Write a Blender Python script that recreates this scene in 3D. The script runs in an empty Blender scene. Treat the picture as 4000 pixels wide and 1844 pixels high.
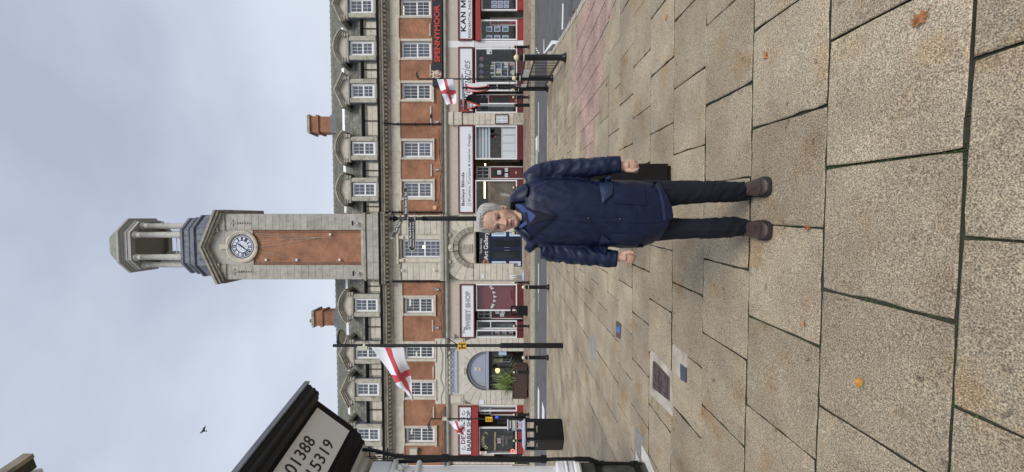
import bpy, bmesh, math, random
from mathutils import Vector, Matrix, noise as mnoise
random.seed(7)
S = bpy.context.scene
COL = S.collection
R = math.radians

# ------------------------------------------------------------------ camera
F = 1561.0; CH = 1.57; YAW = R(2.6)
cam = bpy.data.cameras.new('camera'); cam.sensor_width = 36; cam.lens = F/4000*36
cam.clip_end = 3000; cam.clip_start = .05
camo = bpy.data.objects.new('camera', cam); COL.objects.link(camo)
ca, sa = math.cos(YAW), math.sin(YAW)
# phone held in portrait: the picture's left is up. local x = down, local y = right
camo.matrix_world = Matrix(((0, ca, sa, 0), (0, sa, -ca, 0), (-1, 0, 0, CH), (0, 0, 0, 1)))
S.camera = camo

# ------------------------------------------------------------------ sky, sun, exposure
SUN_EL, SUN_AZ = R(48), R(152)
w = bpy.data.worlds.new('World'); S.world = w; w.use_nodes = True
nt = w.node_tree; N = nt.nodes; L = nt.links
bg = N['Background']
sky = N.new('ShaderNodeTexSky'); sky.sky_type = 'NISHITA'; sky.sun_disc = False
sky.sun_elevation = SUN_EL; sky.sun_rotation = SUN_AZ
tc = N.new('ShaderNodeTexCoord')
mp = N.new('ShaderNodeMapping'); mp.inputs['Scale'].default_value = (1, 1, 2.1)
n1 = N.new('ShaderNodeTexNoise'); n1.inputs['Scale'].default_value = 1.7; n1.inputs['Detail'].default_value = 5; n1.inputs['Roughness'].default_value = .5
L.new(tc.outputs['Generated'], mp.inputs['Vector']); L.new(mp.outputs[0], n1.inputs['Vector'])
rp = N.new('ShaderNodeValToRGB'); rp.color_ramp.elements[0].position = .36; rp.color_ramp.elements[1].position = .66
rp.color_ramp.elements[0].color = (3.15, 3.55, 4.4, 1); rp.color_ramp.elements[1].color = (4.5, 4.95, 5.75, 1)
L.new(n1.outputs['Fac'], rp.inputs['Fac'])
sx = N.new('ShaderNodeSeparateXYZ'); L.new(tc.outputs['Generated'], sx.inputs[0])
hz = N.new('ShaderNodeValToRGB'); hz.color_ramp.elements[0].position = .0; hz.color_ramp.elements[1].position = .62
hz.color_ramp.elements[0].color = (1, 1, 1, 1); hz.color_ramp.elements[1].color = (0, 0, 0, 1)
L.new(sx.outputs['Z'], hz.inputs['Fac'])
mh = N.new('ShaderNodeMixRGB'); mh.inputs['Color2'].default_value = (6.3, 6.6, 7.2, 1)
L.new(hz.outputs[0], mh.inputs['Fac']); L.new(rp.outputs[0], mh.inputs['Color1'])
ms = N.new('ShaderNodeMixRGB'); ms.inputs['Fac'].default_value = .06
L.new(mh.outputs[0], ms.inputs['Color1']); L.new(sky.outputs[0], ms.inputs['Color2'])
L.new(ms.outputs[0], bg.inputs['Color']); bg.inputs['Strength'].default_value = .1
sun = bpy.data.lights.new('sun', 'SUN'); sun.energy = 1.5; sun.angle = R(25); sun.color = (1, .96, .9)
suno = bpy.data.objects.new('sun', sun); COL.objects.link(suno)
sd = Vector((math.sin(SUN_AZ)*math.cos(SUN_EL), math.cos(SUN_AZ)*math.cos(SUN_EL), math.sin(SUN_EL)))
suno.rotation_euler = sd.to_track_quat('Z', 'Y').to_euler(); suno.location = (0, -20, 40)
S.view_settings.view_transform = 'Standard'; S.view_settings.look = 'None'
S.view_settings.exposure = 0.55; S.view_settings.gamma = 1
S.render.engine = 'CYCLES'

# ------------------------------------------------------------------ measuring helpers (photo pixel -> point on a known plane)
def ray(X, Y):
    u = (922-Y)/F; v = (X-2000)/F
    return ca*u-sa, sa*u+ca, -v
def fx(Y, D=28.0):
    d = ray(2000, Y); return d[0]*D/d[1]
def fz(X, Y=922, D=28.0):
    d = ray(X, Y); return CH+d[2]*D/d[1]
def camxy(xc, D):
    return (xc*ca-D*sa, xc*sa+D*ca)
YK0, YK1, YF = 15.35, 23.0, 28.0      # near kerb, far kerb, facade
def gz(x, y):
    k = max(0., min(1., (9-y)/6)); s = .003+.017*k*k*(3-2*k)
    z = .0145*y+s*max(-6, min(6, x))
    if y > YK1: z += .12+(y-YK1)*.052
    return z
def rz(x, y): return gz(x, min(y, YK1-.001))-.1
def gp(X, Y, fn=gz):
    d = ray(X, Y); t = 5.0
    for _ in range(60):
        z = fn(d[0]*t, d[1]*t); t = .5*t+.5*(CH-z)/max(1e-4, -d[2])
    return Vector((d[0]*t, d[1]*t, fn(d[0]*t, d[1]*t)))

# ------------------------------------------------------------------ materials
def nn(nt, t, **k):
    n = nt.nodes.new(t)
    for a, b in k.items():
        if a in n.inputs.keys(): n.inputs[a].default_value = b
        else: setattr(n, a, b)
    return n
def mat(name, col, rough=.6, metal=0., noise=0., nscale=8., col2=None, bump=0., bscale=30., spec=.5, emit=None, es=0., coat=0., dirt=None, rnd=0., stretch=None):
    m = bpy.data.materials.new(name); m.use_nodes = True; t = m.node_tree; b = t.nodes['Principled BSDF']
    b.inputs['Roughness'].default_value = rough; b.inputs['Metallic'].default_value = metal
    b.inputs['Specular IOR Level'].default_value = spec; b.inputs['Coat Weight'].default_value = coat
    c4 = tuple(col)+(1,); b.inputs['Base Color'].default_value = c4
    if emit: b.inputs['Emission Color'].default_value = tuple(emit)+(1,); b.inputs['Emission Strength'].default_value = es
    out = None
    geo = nn(t, 'ShaderNodeNewGeometry'); vec = geo.outputs['Position']
    if stretch:
        mp = nn(t, 'ShaderNodeMapping'); mp.inputs['Scale'].default_value = stretch
        t.links.new(vec, mp.inputs['Vector']); vec = mp.outputs[0]
    if noise or col2:
        n = nn(t, 'ShaderNodeTexNoise', Scale=nscale, Detail=6., Roughness=.6); t.links.new(vec, n.inputs['Vector'])
        r = nn(t, 'ShaderNodeValToRGB'); r.color_ramp.elements[0].position = .33; r.color_ramp.elements[1].position = .68
        c2 = tuple(col2) if col2 else tuple(x*(1-noise) for x in col)
        c1 = tuple(col) if col2 else tuple(min(1, x*(1+noise)) for x in col)
        r.color_ramp.elements[0].color = c2+(1,); r.color_ramp.elements[1].color = c1+(1,)
        t.links.new(n.outputs['Fac'], r.inputs['Fac']); out = r.outputs[0]
    if dirt:
        n = nn(t, 'ShaderNodeTexNoise', Scale=dirt[1], Detail=8., Roughness=.65); t.links.new(geo.outputs['Position'], n.inputs['Vector'])
        r = nn(t, 'ShaderNodeValToRGB'); r.color_ramp.elements[0].position = dirt[2]; r.color_ramp.elements[1].position = dirt[2]+.2
        t.links.new(n.outputs['Fac'], r.inputs['Fac'])
        mx = nn(t, 'ShaderNodeMixRGB'); mx.inputs['Color2'].default_value = tuple(dirt[0])+(1,)
        mx.inputs['Color1'].default_value = c4
        if out: t.links.new(out, mx.inputs['Color1'])
        t.links.new(r.outputs[0], mx.inputs['Fac']); out = mx.outputs[0]
    if rnd:
        oi = nn(t, 'ShaderNodeObjectInfo'); mr = nn(t, 'ShaderNodeMapRange'); mr.inputs['To Min'].default_value = 1-rnd; mr.inputs['To Max'].default_value = 1+rnd
        t.links.new(oi.outputs['Random'], mr.inputs['Value'])
        mx = nn(t, 'ShaderNodeMixRGB', blend_type='MULTIPLY'); mx.inputs['Fac'].default_value = 1
        mx.inputs['Color1'].default_value = c4
        if out: t.links.new(out, mx.inputs['Color1'])
        t.links.new(mr.outputs[0], mx.inputs['Color2']); out = mx.outputs[0]
    if out: t.links.new(out, b.inputs['Base Color'])
    if bump:
        n = nn(t, 'ShaderNodeTexNoise', Scale=bscale, Detail=4.); t.links.new(vec, n.inputs['Vector'])
        bp = nn(t, 'ShaderNodeBump', Strength=bump, Distance=.02); t.links.new(n.outputs['Fac'], bp.inputs['Height']); t.links.new(bp.outputs[0], b.inputs['Normal'])
    return m

def brick_mat(name, c1, c2, mortar, bw=.235, bh=.072, msize=.012):
    m = bpy.data.materials.new(name); m.use_nodes = True; t = m.node_tree; b = t.nodes['Principled BSDF']; b.inputs['Roughness'].default_value = .85
    geo = nn(t, 'ShaderNodeNewGeometry'); s = nn(t, 'ShaderNodeSeparateXYZ'); t.links.new(geo.outputs['Position'], s.inputs[0])
    ad = nn(t, 'ShaderNodeMath', operation='ADD'); t.links.new(s.outputs['X'], ad.inputs[0]); t.links.new(s.outputs['Y'], ad.inputs[1])
    c = nn(t, 'ShaderNodeCombineXYZ'); t.links.new(ad.outputs[0], c.inputs['X']); t.links.new(s.outputs['Z'], c.inputs['Y'])
    br = nn(t, 'ShaderNodeTexBrick'); br.inputs['Scale'].default_value = 1; br.inputs['Brick Width'].default_value = bw; br.inputs['Row Height'].default_value = bh
    br.inputs['Mortar Size'].default_value = msize; br.inputs['Mortar Smooth'].default_value = .3
    br.inputs['Color1'].default_value = c1+(1,); br.inputs['Color2'].default_value = c2+(1,); br.inputs['Mortar'].default_value = mortar+(1,); br.inputs['Bias'].default_value = -.1
    t.links.new(c.outputs[0], br.inputs['Vector'])
    n = nn(t, 'ShaderNodeTexNoise', Scale=.9, Detail=7., Roughness=.7); t.links.new(geo.outputs['Position'], n.inputs['Vector'])
    r = nn(t, 'ShaderNodeValToRGB'); r.color_ramp.elements[0].position = .3; r.color_ramp.elements[0].color = (.52, .5, .5, 1); r.color_ramp.elements[1].position = .62; r.color_ramp.elements[1].color = (1.05, 1.05, 1.05, 1)
    t.links.new(n.outputs['Fac'], r.inputs['Fac'])
    mx = nn(t, 'ShaderNodeMixRGB', blend_type='MULTIPLY'); mx.inputs['Fac'].default_value = 1
    t.links.new(br.outputs['Color'], mx.inputs['Color1']); t.links.new(r.outputs[0], mx.inputs['Color2']); t.links.new(mx.outputs[0], b.inputs['Base Color'])
    bp = nn(t, 'ShaderNodeBump', Strength=.6, Distance=.01); bp.invert = True; t.links.new(br.outputs['Fac'], bp.inputs['Height']); t.links.new(bp.outputs[0], b.inputs['Normal'])
    return m

def paving_mat(name, base, dark, light, rnd=.12, grain=75., stain=.9):
    m = bpy.data.materials.new(name); m.use_nodes = True; t = m.node_tree; b = t.nodes['Principled BSDF']
    b.inputs['Roughness'].default_value = .78; b.inputs['Specular IOR Level'].default_value = .35
    geo = nn(t, 'ShaderNodeNewGeometry'); P = geo.outputs['Position']
    def ns(sc, det, p0, p1, c0, c1, ro=.55):
        n = nn(t, 'ShaderNodeTexNoise', Scale=sc, Detail=det, Roughness=ro); t.links.new(P, n.inputs['Vector'])
        r = nn(t, 'ShaderNodeValToRGB'); r.color_ramp.elements[0].position = p0; r.color_ramp.elements[1].position = p1
        r.color_ramp.elements[0].color = c0+(1,); r.color_ramp.elements[1].color = c1+(1,)
        t.links.new(n.outputs['Fac'], r.inputs['Fac']); return n, r
    def mul(a, bq, f=1., mode='MULTIPLY'):
        mx = nn(t, 'ShaderNodeMixRGB', blend_type=mode); mx.inputs['Fac'].default_value = f
        t.links.new(a, mx.inputs['Color1']); t.links.new(bq, mx.inputs['Color2']); return mx.outputs[0]
    ng, rg = ns(grain, 3., .36, .66, dark, light)
    e = rg.color_ramp.elements.new(.5); e.color = base+(1,)
    v = nn(t, 'ShaderNodeTexVoronoi', Scale=grain*1.15); t.links.new(P, v.inputs['Vector'])
    rv = nn(t, 'ShaderNodeValToRGB'); t.links.new(v.outputs['Color'], rv.inputs['Fac'])
    rv.color_ramp.elements[0].position = .2; rv.color_ramp.elements[0].color = (.55, .54, .56, 1); rv.color_ramp.elements[1].position = .75; rv.color_ramp.elements[1].color = (1.3, 1.26, 1.2, 1)
    c = mul(rg.outputs[0], rv.outputs[0], .75)
    n2, r2 = ns(1.6, 5., .35, .7, (.72, .7, .69), (1.1, 1.1, 1.08)); c = mul(c, r2.outputs[0])
    n3, r3 = ns(2.7, 7., .54, .74, (1, 1, 1), (.88, .66, .40), .6); c = mul(c, r3.outputs[0], stain)
    n5, r5 = ns(14., 2., .70, .74, (1, 1, 1), (.45, .43, .42), .4); c = mul(c, r5.outputs[0], stain*.8)
    n4, r4 = ns(5.5, 4., .60, .72, (1, 1, 1), (.55, .52, .5), .7); c = mul(c, r4.outputs[0], .5)
    oi = nn(t, 'ShaderNodeObjectInfo'); mr = nn(t, 'ShaderNodeMapRange'); mr.inputs['To Min'].default_value = 1-rnd; mr.inputs['To Max'].default_value = 1+rnd
    t.links.new(oi.outputs['Random'], mr.inputs['Value']); c = mul(c, mr.outputs[0])
    t.links.new(c, b.inputs['Base Color'])
    bp = nn(t, 'ShaderNodeBump', Strength=.35, Distance=.004); t.links.new(ng.outputs['Fac'], bp.inputs['Height']); t.links.new(bp.outputs[0], b.inputs['Normal'])
    return m

def glass_mat(name, tint=(.8, .85, .85), refl=.12):
    m = bpy.data.materials.new(name); m.use_nodes = True; t = m.node_tree; o = t.nodes['Material Output']
    tr = nn(t, 'ShaderNodeBsdfTransparent'); tr.inputs['Color'].default_value = tint+(1,)
    gl = nn(t, 'ShaderNodeBsdfGlossy'); gl.inputs['Roughness'].default_value = .02
    fr = nn(t, 'ShaderNodeLayerWeight'); fr.inputs['Blend'].default_value = .08
    ad = nn(t, 'ShaderNodeMath', operation='ADD'); ad.inputs[1].default_value = refl; t.links.new(fr.outputs['Fresnel'], ad.inputs[0]); ad.use_clamp = True
    mx = nn(t, 'ShaderNodeMixShader'); t.links.new(ad.outputs[0], mx.inputs['Fac']); t.links.new(tr.outputs[0], mx.inputs[1]); t.links.new(gl.outputs[0], mx.inputs[2])
    t.links.new(mx.outputs[0], o.inputs['Surface']); return m

M = {}
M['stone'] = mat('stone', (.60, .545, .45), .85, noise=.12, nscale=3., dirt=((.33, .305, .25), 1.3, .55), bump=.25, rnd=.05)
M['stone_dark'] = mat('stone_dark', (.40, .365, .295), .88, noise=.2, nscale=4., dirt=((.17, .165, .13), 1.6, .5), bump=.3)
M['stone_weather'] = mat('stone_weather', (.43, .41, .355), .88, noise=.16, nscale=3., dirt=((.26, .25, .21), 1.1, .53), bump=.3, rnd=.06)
M['stone_moss'] = mat('stone_moss', (.46, .435, .35), .9, noise=.2, nscale=5., dirt=((.14, .145, .085), 2.2, .53), bump=.3)
M['render'] = mat('render', (.54, .465, .38), .8, noise=.07, nscale=4.)
M['joint'] = mat('joint', (.2, .18, .14), .9, noise=.2)
M['brick'] = brick_mat('brick', (.41, .155, .07), (.30, .10, .045), (.50, .33, .22))
M['brick_dark'] = brick_mat('brick_dark', (.29, .11, .055), (.21, .075, .04), (.33, .24, .17))
M['slate'] = mat('slate', (.165, .165, .14), .75, noise=.3, nscale=2.5, dirt=((.1, .11, .06), 1.4, .5), bump=.3, rnd=.3)
M['slate_green'] = mat('slate_green', (.15, .16, .10), .8, noise=.3, nscale=2.5, dirt=((.11, .12, .03), 2., .44), bump=.3, rnd=.25)
M['lead'] = mat('lead', (.155, .17, .2), .5, noise=.25, nscale=3., dirt=((.09, .1, .12), 2., .5))
M['ridge'] = mat('ridge', (.25, .26, .21), .85, noise=.2)
M['white'] = mat('white', (.8, .8, .8), .35, noise=.03)
M['mortar'] = mat('pale_mortar', (.52, .47, .395), .85, noise=.3, nscale=12., dirt=((.26, .22, .17), 6., .46))
M['white_old'] = mat('white_old', (.72, .71, .68), .6, noise=.06, dirt=((.4, .38, .34), 3., .62))
M['black'] = mat('black', (.007, .007, .008), .38, noise=.2, spec=.3)
M['black_matt'] = mat('black_matt', (.008, .008, .008), .6, spec=.25)
M['pane'] = mat('pane', (.075, .09, .12), .06, spec=.9, noise=.3, nscale=.8, rnd=.25)  # opaque panes: the reflected sky is put into the blue-grey base colour
M['pane_dark'] = mat('pane_dark', (.015, .018, .02), .08, spec=.35, rnd=.3)
M['glass'] = glass_mat('glass', (.95, .97, .97), .03)
M['glass_room'] = glass_mat('glass_room', (.6, .64, .68), .10)
M['red'] = mat('red', (.33, .035, .03), .5, noise=.06)
M['maroon'] = mat('maroon', (.13, .02, .022), .45, noise=.12)
M['cable_grey'] = mat('cable_grey', (.38, .36, .32), .6)
M['sign_white'] = mat('sign_white', (.76, .78, .82), .4)
M['sign_black'] = mat('sign_black', (.015, .015, .02), .4)
M['navy'] = mat('navy_paint', (.006, .011, .055), .4)
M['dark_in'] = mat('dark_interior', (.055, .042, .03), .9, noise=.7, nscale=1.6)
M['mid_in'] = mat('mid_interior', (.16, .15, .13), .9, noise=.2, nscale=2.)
M['text_black'] = mat('text_black', (.012, .012, .014), .5)
M['text_white'] = mat('text_white', (.8, .8, .8), .5)
M['text_red'] = mat('text_red', (.55, .05, .03), .45)
M['gold'] = mat('gold', (.62, .55, .30), .4, noise=.1)
M['brass'] = mat('brass', (.72, .66, .42), .35)
M['yellow'] = mat('yellow', (.75, .43, .02), .5)
M['grey_metal'] = mat('grey_metal', (.3, .31, .33), .45, metal=.3)
M['lilac'] = mat('lilac', (.42, .44, .55), .5)
M['brown'] = mat('planter_brown', (.06, .035, .025), .6, noise=.15)
M['terracotta'] = mat('terracotta', (.35, .2, .11), .8, noise=.2)
M['asphalt'] = mat('asphalt', (.115, .115, .12), .85, noise=.25, nscale=25., dirt=((.06, .058, .056), 1.2, .5), bump=.4, bscale=80., stretch=(.35, 1, 1))
M['paint'] = mat('road_paint', (.75, .75, .74), .7, noise=.1, nscale=8., dirt=((.3, .3, .3), 6., .64))
M['paint_yellow'] = mat('road_paint_yellow', (.56, .50, .22), .7, noise=.15)
M['kerb'] = mat('kerb', (.40, .37, .31), .85, noise=.18, nscale=6., rnd=.1)
M['pave_far'] = mat('pave_far', (.34, .26, .19), .85, noise=.2, nscale=2.5, col2=(.20, .13, .095), bump=.3, dirt=((.40, .34, .26), 1.1, .52))
M['moss'] = mat('joint_moss', (.05, .048, .035), .95, noise=.3, nscale=12., dirt=((.02, .05, .012), 3.5, .46))
M['joint_side'] = mat('joint_dirt', (.06, .055, .042), .95, noise=.3, nscale=20., dirt=((.02, .05, .012), 3.5, .5))
M['slab'] = paving_mat('slab', (.42, .355, .258), (.175, .148, .11), (.61, .53, .40), .13, 185.)
M['tactile'] = paving_mat('tactile', (.42, .30, .258), (.31, .215, .185), (.52, .385, .34), .07, 60., .25)
M['rust'] = mat('iron_cover', (.095, .066, .062), .6, noise=.25, nscale=20., bump=.2)
M['blue_plate'] = mat('blue_grey_plate', (.05, .07, .1), .5, noise=.3, nscale=30.)
M['leaf'] = mat('dry_leaf', (.40, .15, .055), .7, noise=.45, nscale=60., rnd=.25)
M['plant'] = mat('strap_leaf', (.24, .32, .11), .5, noise=.3, nscale=3., rnd=.3)
M['flag_w'] = mat('flag_white', (.78, .79, .83), .8)
M['flag_r'] = mat('flag_red', (.55, .07, .085), .8)

# ------------------------------------------------------------------ mesh builder
class MB:
    def __init__(s): s.v = []; s.f = []; s.m = []; s.cur = 0
    def add(s, vs, fs):
        o = len(s.v); s.v += [tuple(p) for p in vs]
        for f in fs: s.f.append(tuple(i+o for i in f)); s.m.append(s.cur)
        return s
    def box(s, x0, x1, y0, y1, z0, z1):
        if x0 > x1: x0, x1 = x1, x0
        if y0 > y1: y0, y1 = y1, y0
        if z0 > z1: z0, z1 = z1, z0
        return s.add([(x0, y0, z0), (x1, y0, z0), (x1, y1, z0), (x0, y1, z0), (x0, y0, z1), (x1, y0, z1), (x1, y1, z1), (x0, y1, z1)],
              [(0, 3, 2, 1), (4, 5, 6, 7), (0, 1, 5, 4), (1, 2, 6, 5), (2, 3, 7, 6), (3, 0, 4, 7)])
    def block(s, x0, x1, y0, y1, z0, z1, b=.015):
        # box whose front (y0) edges are chamfered
        return s.add([(x0+b, y0, z0+b), (x1-b, y0, z0+b), (x1-b, y0, z1-b), (x0+b, y0, z1-b),
               (x0, y0+b, z0), (x1, y0+b, z0), (x1, y0+b, z1), (x0, y0+b, z1),
               (x0, y1, z0), (x1, y1, z0), (x1, y1, z1), (x0, y1, z1)],
              [(0, 1, 2, 3), (0, 4, 5, 1), (1, 5, 6, 2), (2, 6, 7, 3), (3, 7, 4, 0), (4, 8, 9, 5), (5, 9, 10, 6), (6, 10, 11, 7), (7, 11, 8, 4)])
    def quad(s, a, b, c, d): return s.add([a, b, c, d], [(0, 1, 2, 3)])
    def prism(s, poly, y0, y1):
        n = len(poly)
        vs = [(x, y0, z) for x, z in poly]+[(x, y1, z) for x, z in poly]
        return s.add(vs, [tuple(range(n)), tuple(range(2*n-1, n-1, -1))]+[(i, i+n, (i+1) % n+n, (i+1) % n) for i in range(n)])
    def sweepx(s, prof, x0, x1):
        # profile of (y, z) points swept along x
        n = len(prof); vs = [(x0, y, z) for y, z in prof]+[(x1, y, z) for y, z in prof]
        return s.add(vs, [tuple(range(n)), tuple(range(2*n-1, n-1, -1))]+[(i, i+n, (i+1) % n+n, (i+1) % n) for i in range(n)])
    def tube(s, pts, r, n=8, cap=True):
        pts = [Vector(p) for p in pts]; rs = r if isinstance(r, (list, tuple)) else [r]*len(pts); rings = []
        for i, p in enumerate(pts):
            d = (pts[min(i+1, len(pts)-1)]-pts[max(i-1, 0)]).normalized()
            a = Vector((0, 0, 1)) if abs(d.z) < .9 else Vector((1, 0, 0))
            u = d.cross(a).normalized(); v = d.cross(u).normalized()
            rings.append([p+(u*math.cos(2*math.pi*k/n)+v*math.sin(2*math.pi*k/n))*rs[i] for k in range(n)])
        return s.loft(rings, cap)
    def loft(s, rings, cap=True):
        n = len(rings[0]); vs = [p for r in rings for p in r]; fs = []
        for i in range(len(rings)-1):
            for k in range(n): fs.append((i*n+k, i*n+(k+1) % n, (i+1)*n+(k+1) % n, (i+1)*n+k))
        if cap: fs += [tuple(range(n-1, -1, -1)), tuple((len(rings)-1)*n+k for k in range(n))]
        return s.add(vs, fs)
    def lathe(s, prof, c=(0, 0, 0), n=16, ax='z'):
        rings = []
        for r, h in prof:
            q = []
            for k in range(n):
                a = 2*math.pi*k/n; x, y = r*math.cos(a), r*math.sin(a)
                q.append((c[0]+x, c[1]+y, c[2]+h) if ax == 'z' else (c[0]+x, c[1]-h, c[2]+y) if ax == 'y' else (c[0]+h, c[1]+x, c[2]+y))
            rings.append(q)
        return s.loft(rings)
    def ball(s, c, r, n=12, m=8, sc=(1, 1, 1)):
        rings = []
        for i in range(m+1):
            t = math.pi*i/m; t = min(max(t, .02), math.pi-.02)
            rings.append([(c[0]+r*sc[0]*math.sin(t)*math.cos(2*math.pi*k/n), c[1]+r*sc[1]*math.sin(t)*math.sin(2*math.pi*k/n), c[2]-r*sc[2]*math.cos(t)) for k in range(n)])
        return s.loft(rings)
    def mesh(s, name, mats, smooth=False):
        me = bpy.data.meshes.new(name); me.from_pydata(s.v, [], s.f); me.validate()
        mats = mats if isinstance(mats, (list, tuple)) else [mats]
        for q in mats: me.materials.append(M[q] if isinstance(q, str) else q)
        if len(mats) > 1 and len(me.polygons) == len(s.m): me.polygons.foreach_set('material_index', s.m)
        bm = bmesh.new(); bm.from_mesh(me); bmesh.ops.recalc_face_normals(bm, faces=bm.faces); bm.to_mesh(me); bm.free()
        if smooth: me.polygons.foreach_set('use_smooth', [True]*len(me.polygons))
        return me
    def build(s, name, mats, parent=None, smooth=False, **k):
        return link(name, s.mesh(name, mats, smooth), parent, **k)
def link(name, me, parent=None, loc=None, world=True, kind=None):
    o = bpy.data.objects.new(name, me); COL.objects.link(o)
    if parent is not None:
        o.parent = parent
        if world: o.matrix_parent_inverse = WORLD(parent).inverted()
    if loc is not None: o.location = loc
    if kind: o['kind'] = kind
    return o
def WORLD(o):
    m = o.matrix_basis.copy()
    if o.parent: m = WORLD(o.parent) @ o.matrix_parent_inverse @ m
    return m
def smooth_by_angle(o, a=40):
    me = o.data; me.polygons.foreach_set('use_smooth', [True]*len(me.polygons))
    try: me.set_sharp_from_angle(angle=R(a))
    except Exception: pass
def tag(o, label, cat, group=None):
    o['label'] = label; o['category'] = cat
    if group: o['group'] = group
    return o
def thing(name, label, cat, loc=(0, 0, 0), rot=0., group=None):
    o = bpy.data.objects.new(name, None); COL.objects.link(o); o.location = loc; o.rotation_euler = (0, 0, rot); o.empty_display_size = .2
    return tag(o, label, cat, group)
def structure(o): o['kind'] = 'structure'; return o
KIDS = {}
def copy_tree(o, parent=None, loc=None, rot=None, label=None):
    c = o.copy(); COL.objects.link(c)
    if parent is not None: c.parent = parent
    if loc is not None: c.location = loc
    if rot is not None: c.rotation_euler = (0, 0, rot)
    if label: c['label'] = label
    for ch in o.children: copy_tree(ch, c)
    return c
def textmesh(s, bold=0., shear=0., extrude=.01, spacing=1.):
    cu = bpy.data.curves.new('t', 'FONT'); cu.body = s; cu.offset = bold; cu.shear = shear; cu.extrude = extrude; cu.space_character = spacing; cu.resolution_u = 4
    o = bpy.data.objects.new('t', cu); me = bpy.data.meshes.new_from_object(o); bpy.data.objects.remove(o); bpy.data.curves.remove(cu)
    return me
def lettering(s, x0, x1, z0, z1, y, m, parent, name='lettering', bold=0., shear=0., depth=.01, spacing=1., xf=None):
    """text filling the rectangle x0..x1, z0..z1 on the plane y, facing -y"""
    me = textmesh(s, bold, shear, .5, spacing)
    xs = [v.co.x for v in me.vertices]; ys = [v.co.y for v in me.vertices]
    ax, bx_, ay, by = min(xs), max(xs), min(ys), max(ys)
    for v in me.vertices:
        p = Vector((x0+(v.co.x-ax)/(bx_-ax)*(x1-x0), y-(depth if v.co.z > 0 else 0), z0+(v.co.y-ay)/(by-ay)*(z1-z0)))
        v.co = xf @ p if xf else p
    me.materials.append(M[m] if isinstance(m, str) else m)
    return link(name, me, parent)
def wall(mb, x0, x1, z0, z1, y, holes=(), depth=.25):
    """front sheet with rectangular holes and their reveals"""
    xs = sorted(set([x0, x1]+[min(max(h[i], x0), x1) for h in holes for i in (0, 1)])); zs = sorted(set([z0, z1]+[min(max(h[i], z0), z1) for h in holes for i in (2, 3)]))
    for a, b in zip(xs, xs[1:]):
        for c, d in zip(zs, zs[1:]):
            mx, mz = (a+b)/2, (c+d)/2
            if any(h[0] < mx < h[1] and h[2] < mz < h[3] for h in holes): continue
            mb.quad((a, y, c), (b, y, c), (b, y, d), (a, y, d))
    for h in holes:
        a, b, c, d = h[:4]
        mb.quad((a, y, c), (a, y+depth, c), (a, y+depth, d), (a, y, d)); mb.quad((b, y, c), (b, y, d), (b, y+depth, d), (b, y+depth, c))
        mb.quad((a, y, d), (a, y+depth, d), (b, y+depth, d), (b, y, d)); mb.quad((a, y, c), (b, y, c), (b, y+depth, c), (a, y+depth, c))
# ================================================================== GROUND
def kerb_x(y):
    """near kerb on the right, where the side street opens: plaza lies left of this x at depth y"""
    pts = [(-4, 4.0), (4.5, 4.05), (7.4, 4.15), (9.0, 4.45), (11.7, 5.05), (13.9, 5.55), (15.35, 6.1)]
    for (a, xa), (b, xb) in zip(pts, pts[1:]):
        if a <= y <= b: return xa+(xb-xa)*(y-a)/(b-a)
    return 4.0
def sheet(name, x0, x1, y0, y1, nx, ny, fn, m, off=0., clip=None):
    mb = MB(); xs = [x0+(x1-x0)*i/nx for i in range(nx+1)]; ys = [y0+(y1-y0)*i/ny for i in range(ny+1)]
    vs = []
    for y in ys:
        for x in xs:
            xx = min(x, clip(y)) if clip else x
            vs.append((xx, y, fn(xx, y)+off))
    mb.add(vs, [(j*(nx+1)+i, j*(nx+1)+i+1, (j+1)*(nx+1)+i+1, (j+1)*(nx+1)+i) for j in range(ny) for i in range(nx)])
    return structure(mb.build(name, m))
plaza = sheet('plaza', -40, 12, -40, YK0, 60, 90, gz, 'moss', -.016, kerb_x)
road = sheet('road', -60, 60, -40, YK1, 60, 80, rz, 'asphalt')
far_pave = sheet('far_pavement', -60, 60, YK1+.15, 60, 20, 8, lambda x, y: gz(x, min(y, 28.2)), 'pave_far')
ground = sheet('ground', -900, 900, 27, 1500, 4, 4, lambda x, y: .2, 'asphalt')
gb = sheet('ground', -900, 900, -900, 40, 4, 4, lambda x, y: -1.2, 'asphalt')

# --- slabs, 600 x 600 in running bond
PA = -R(1.32)                              # bond direction, turned a little right of the facade normal
pc, ps = math.cos(PA), math.sin(PA)
def prow(c, r): return (c*pc-r*ps, c*ps+r*pc)
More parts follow.
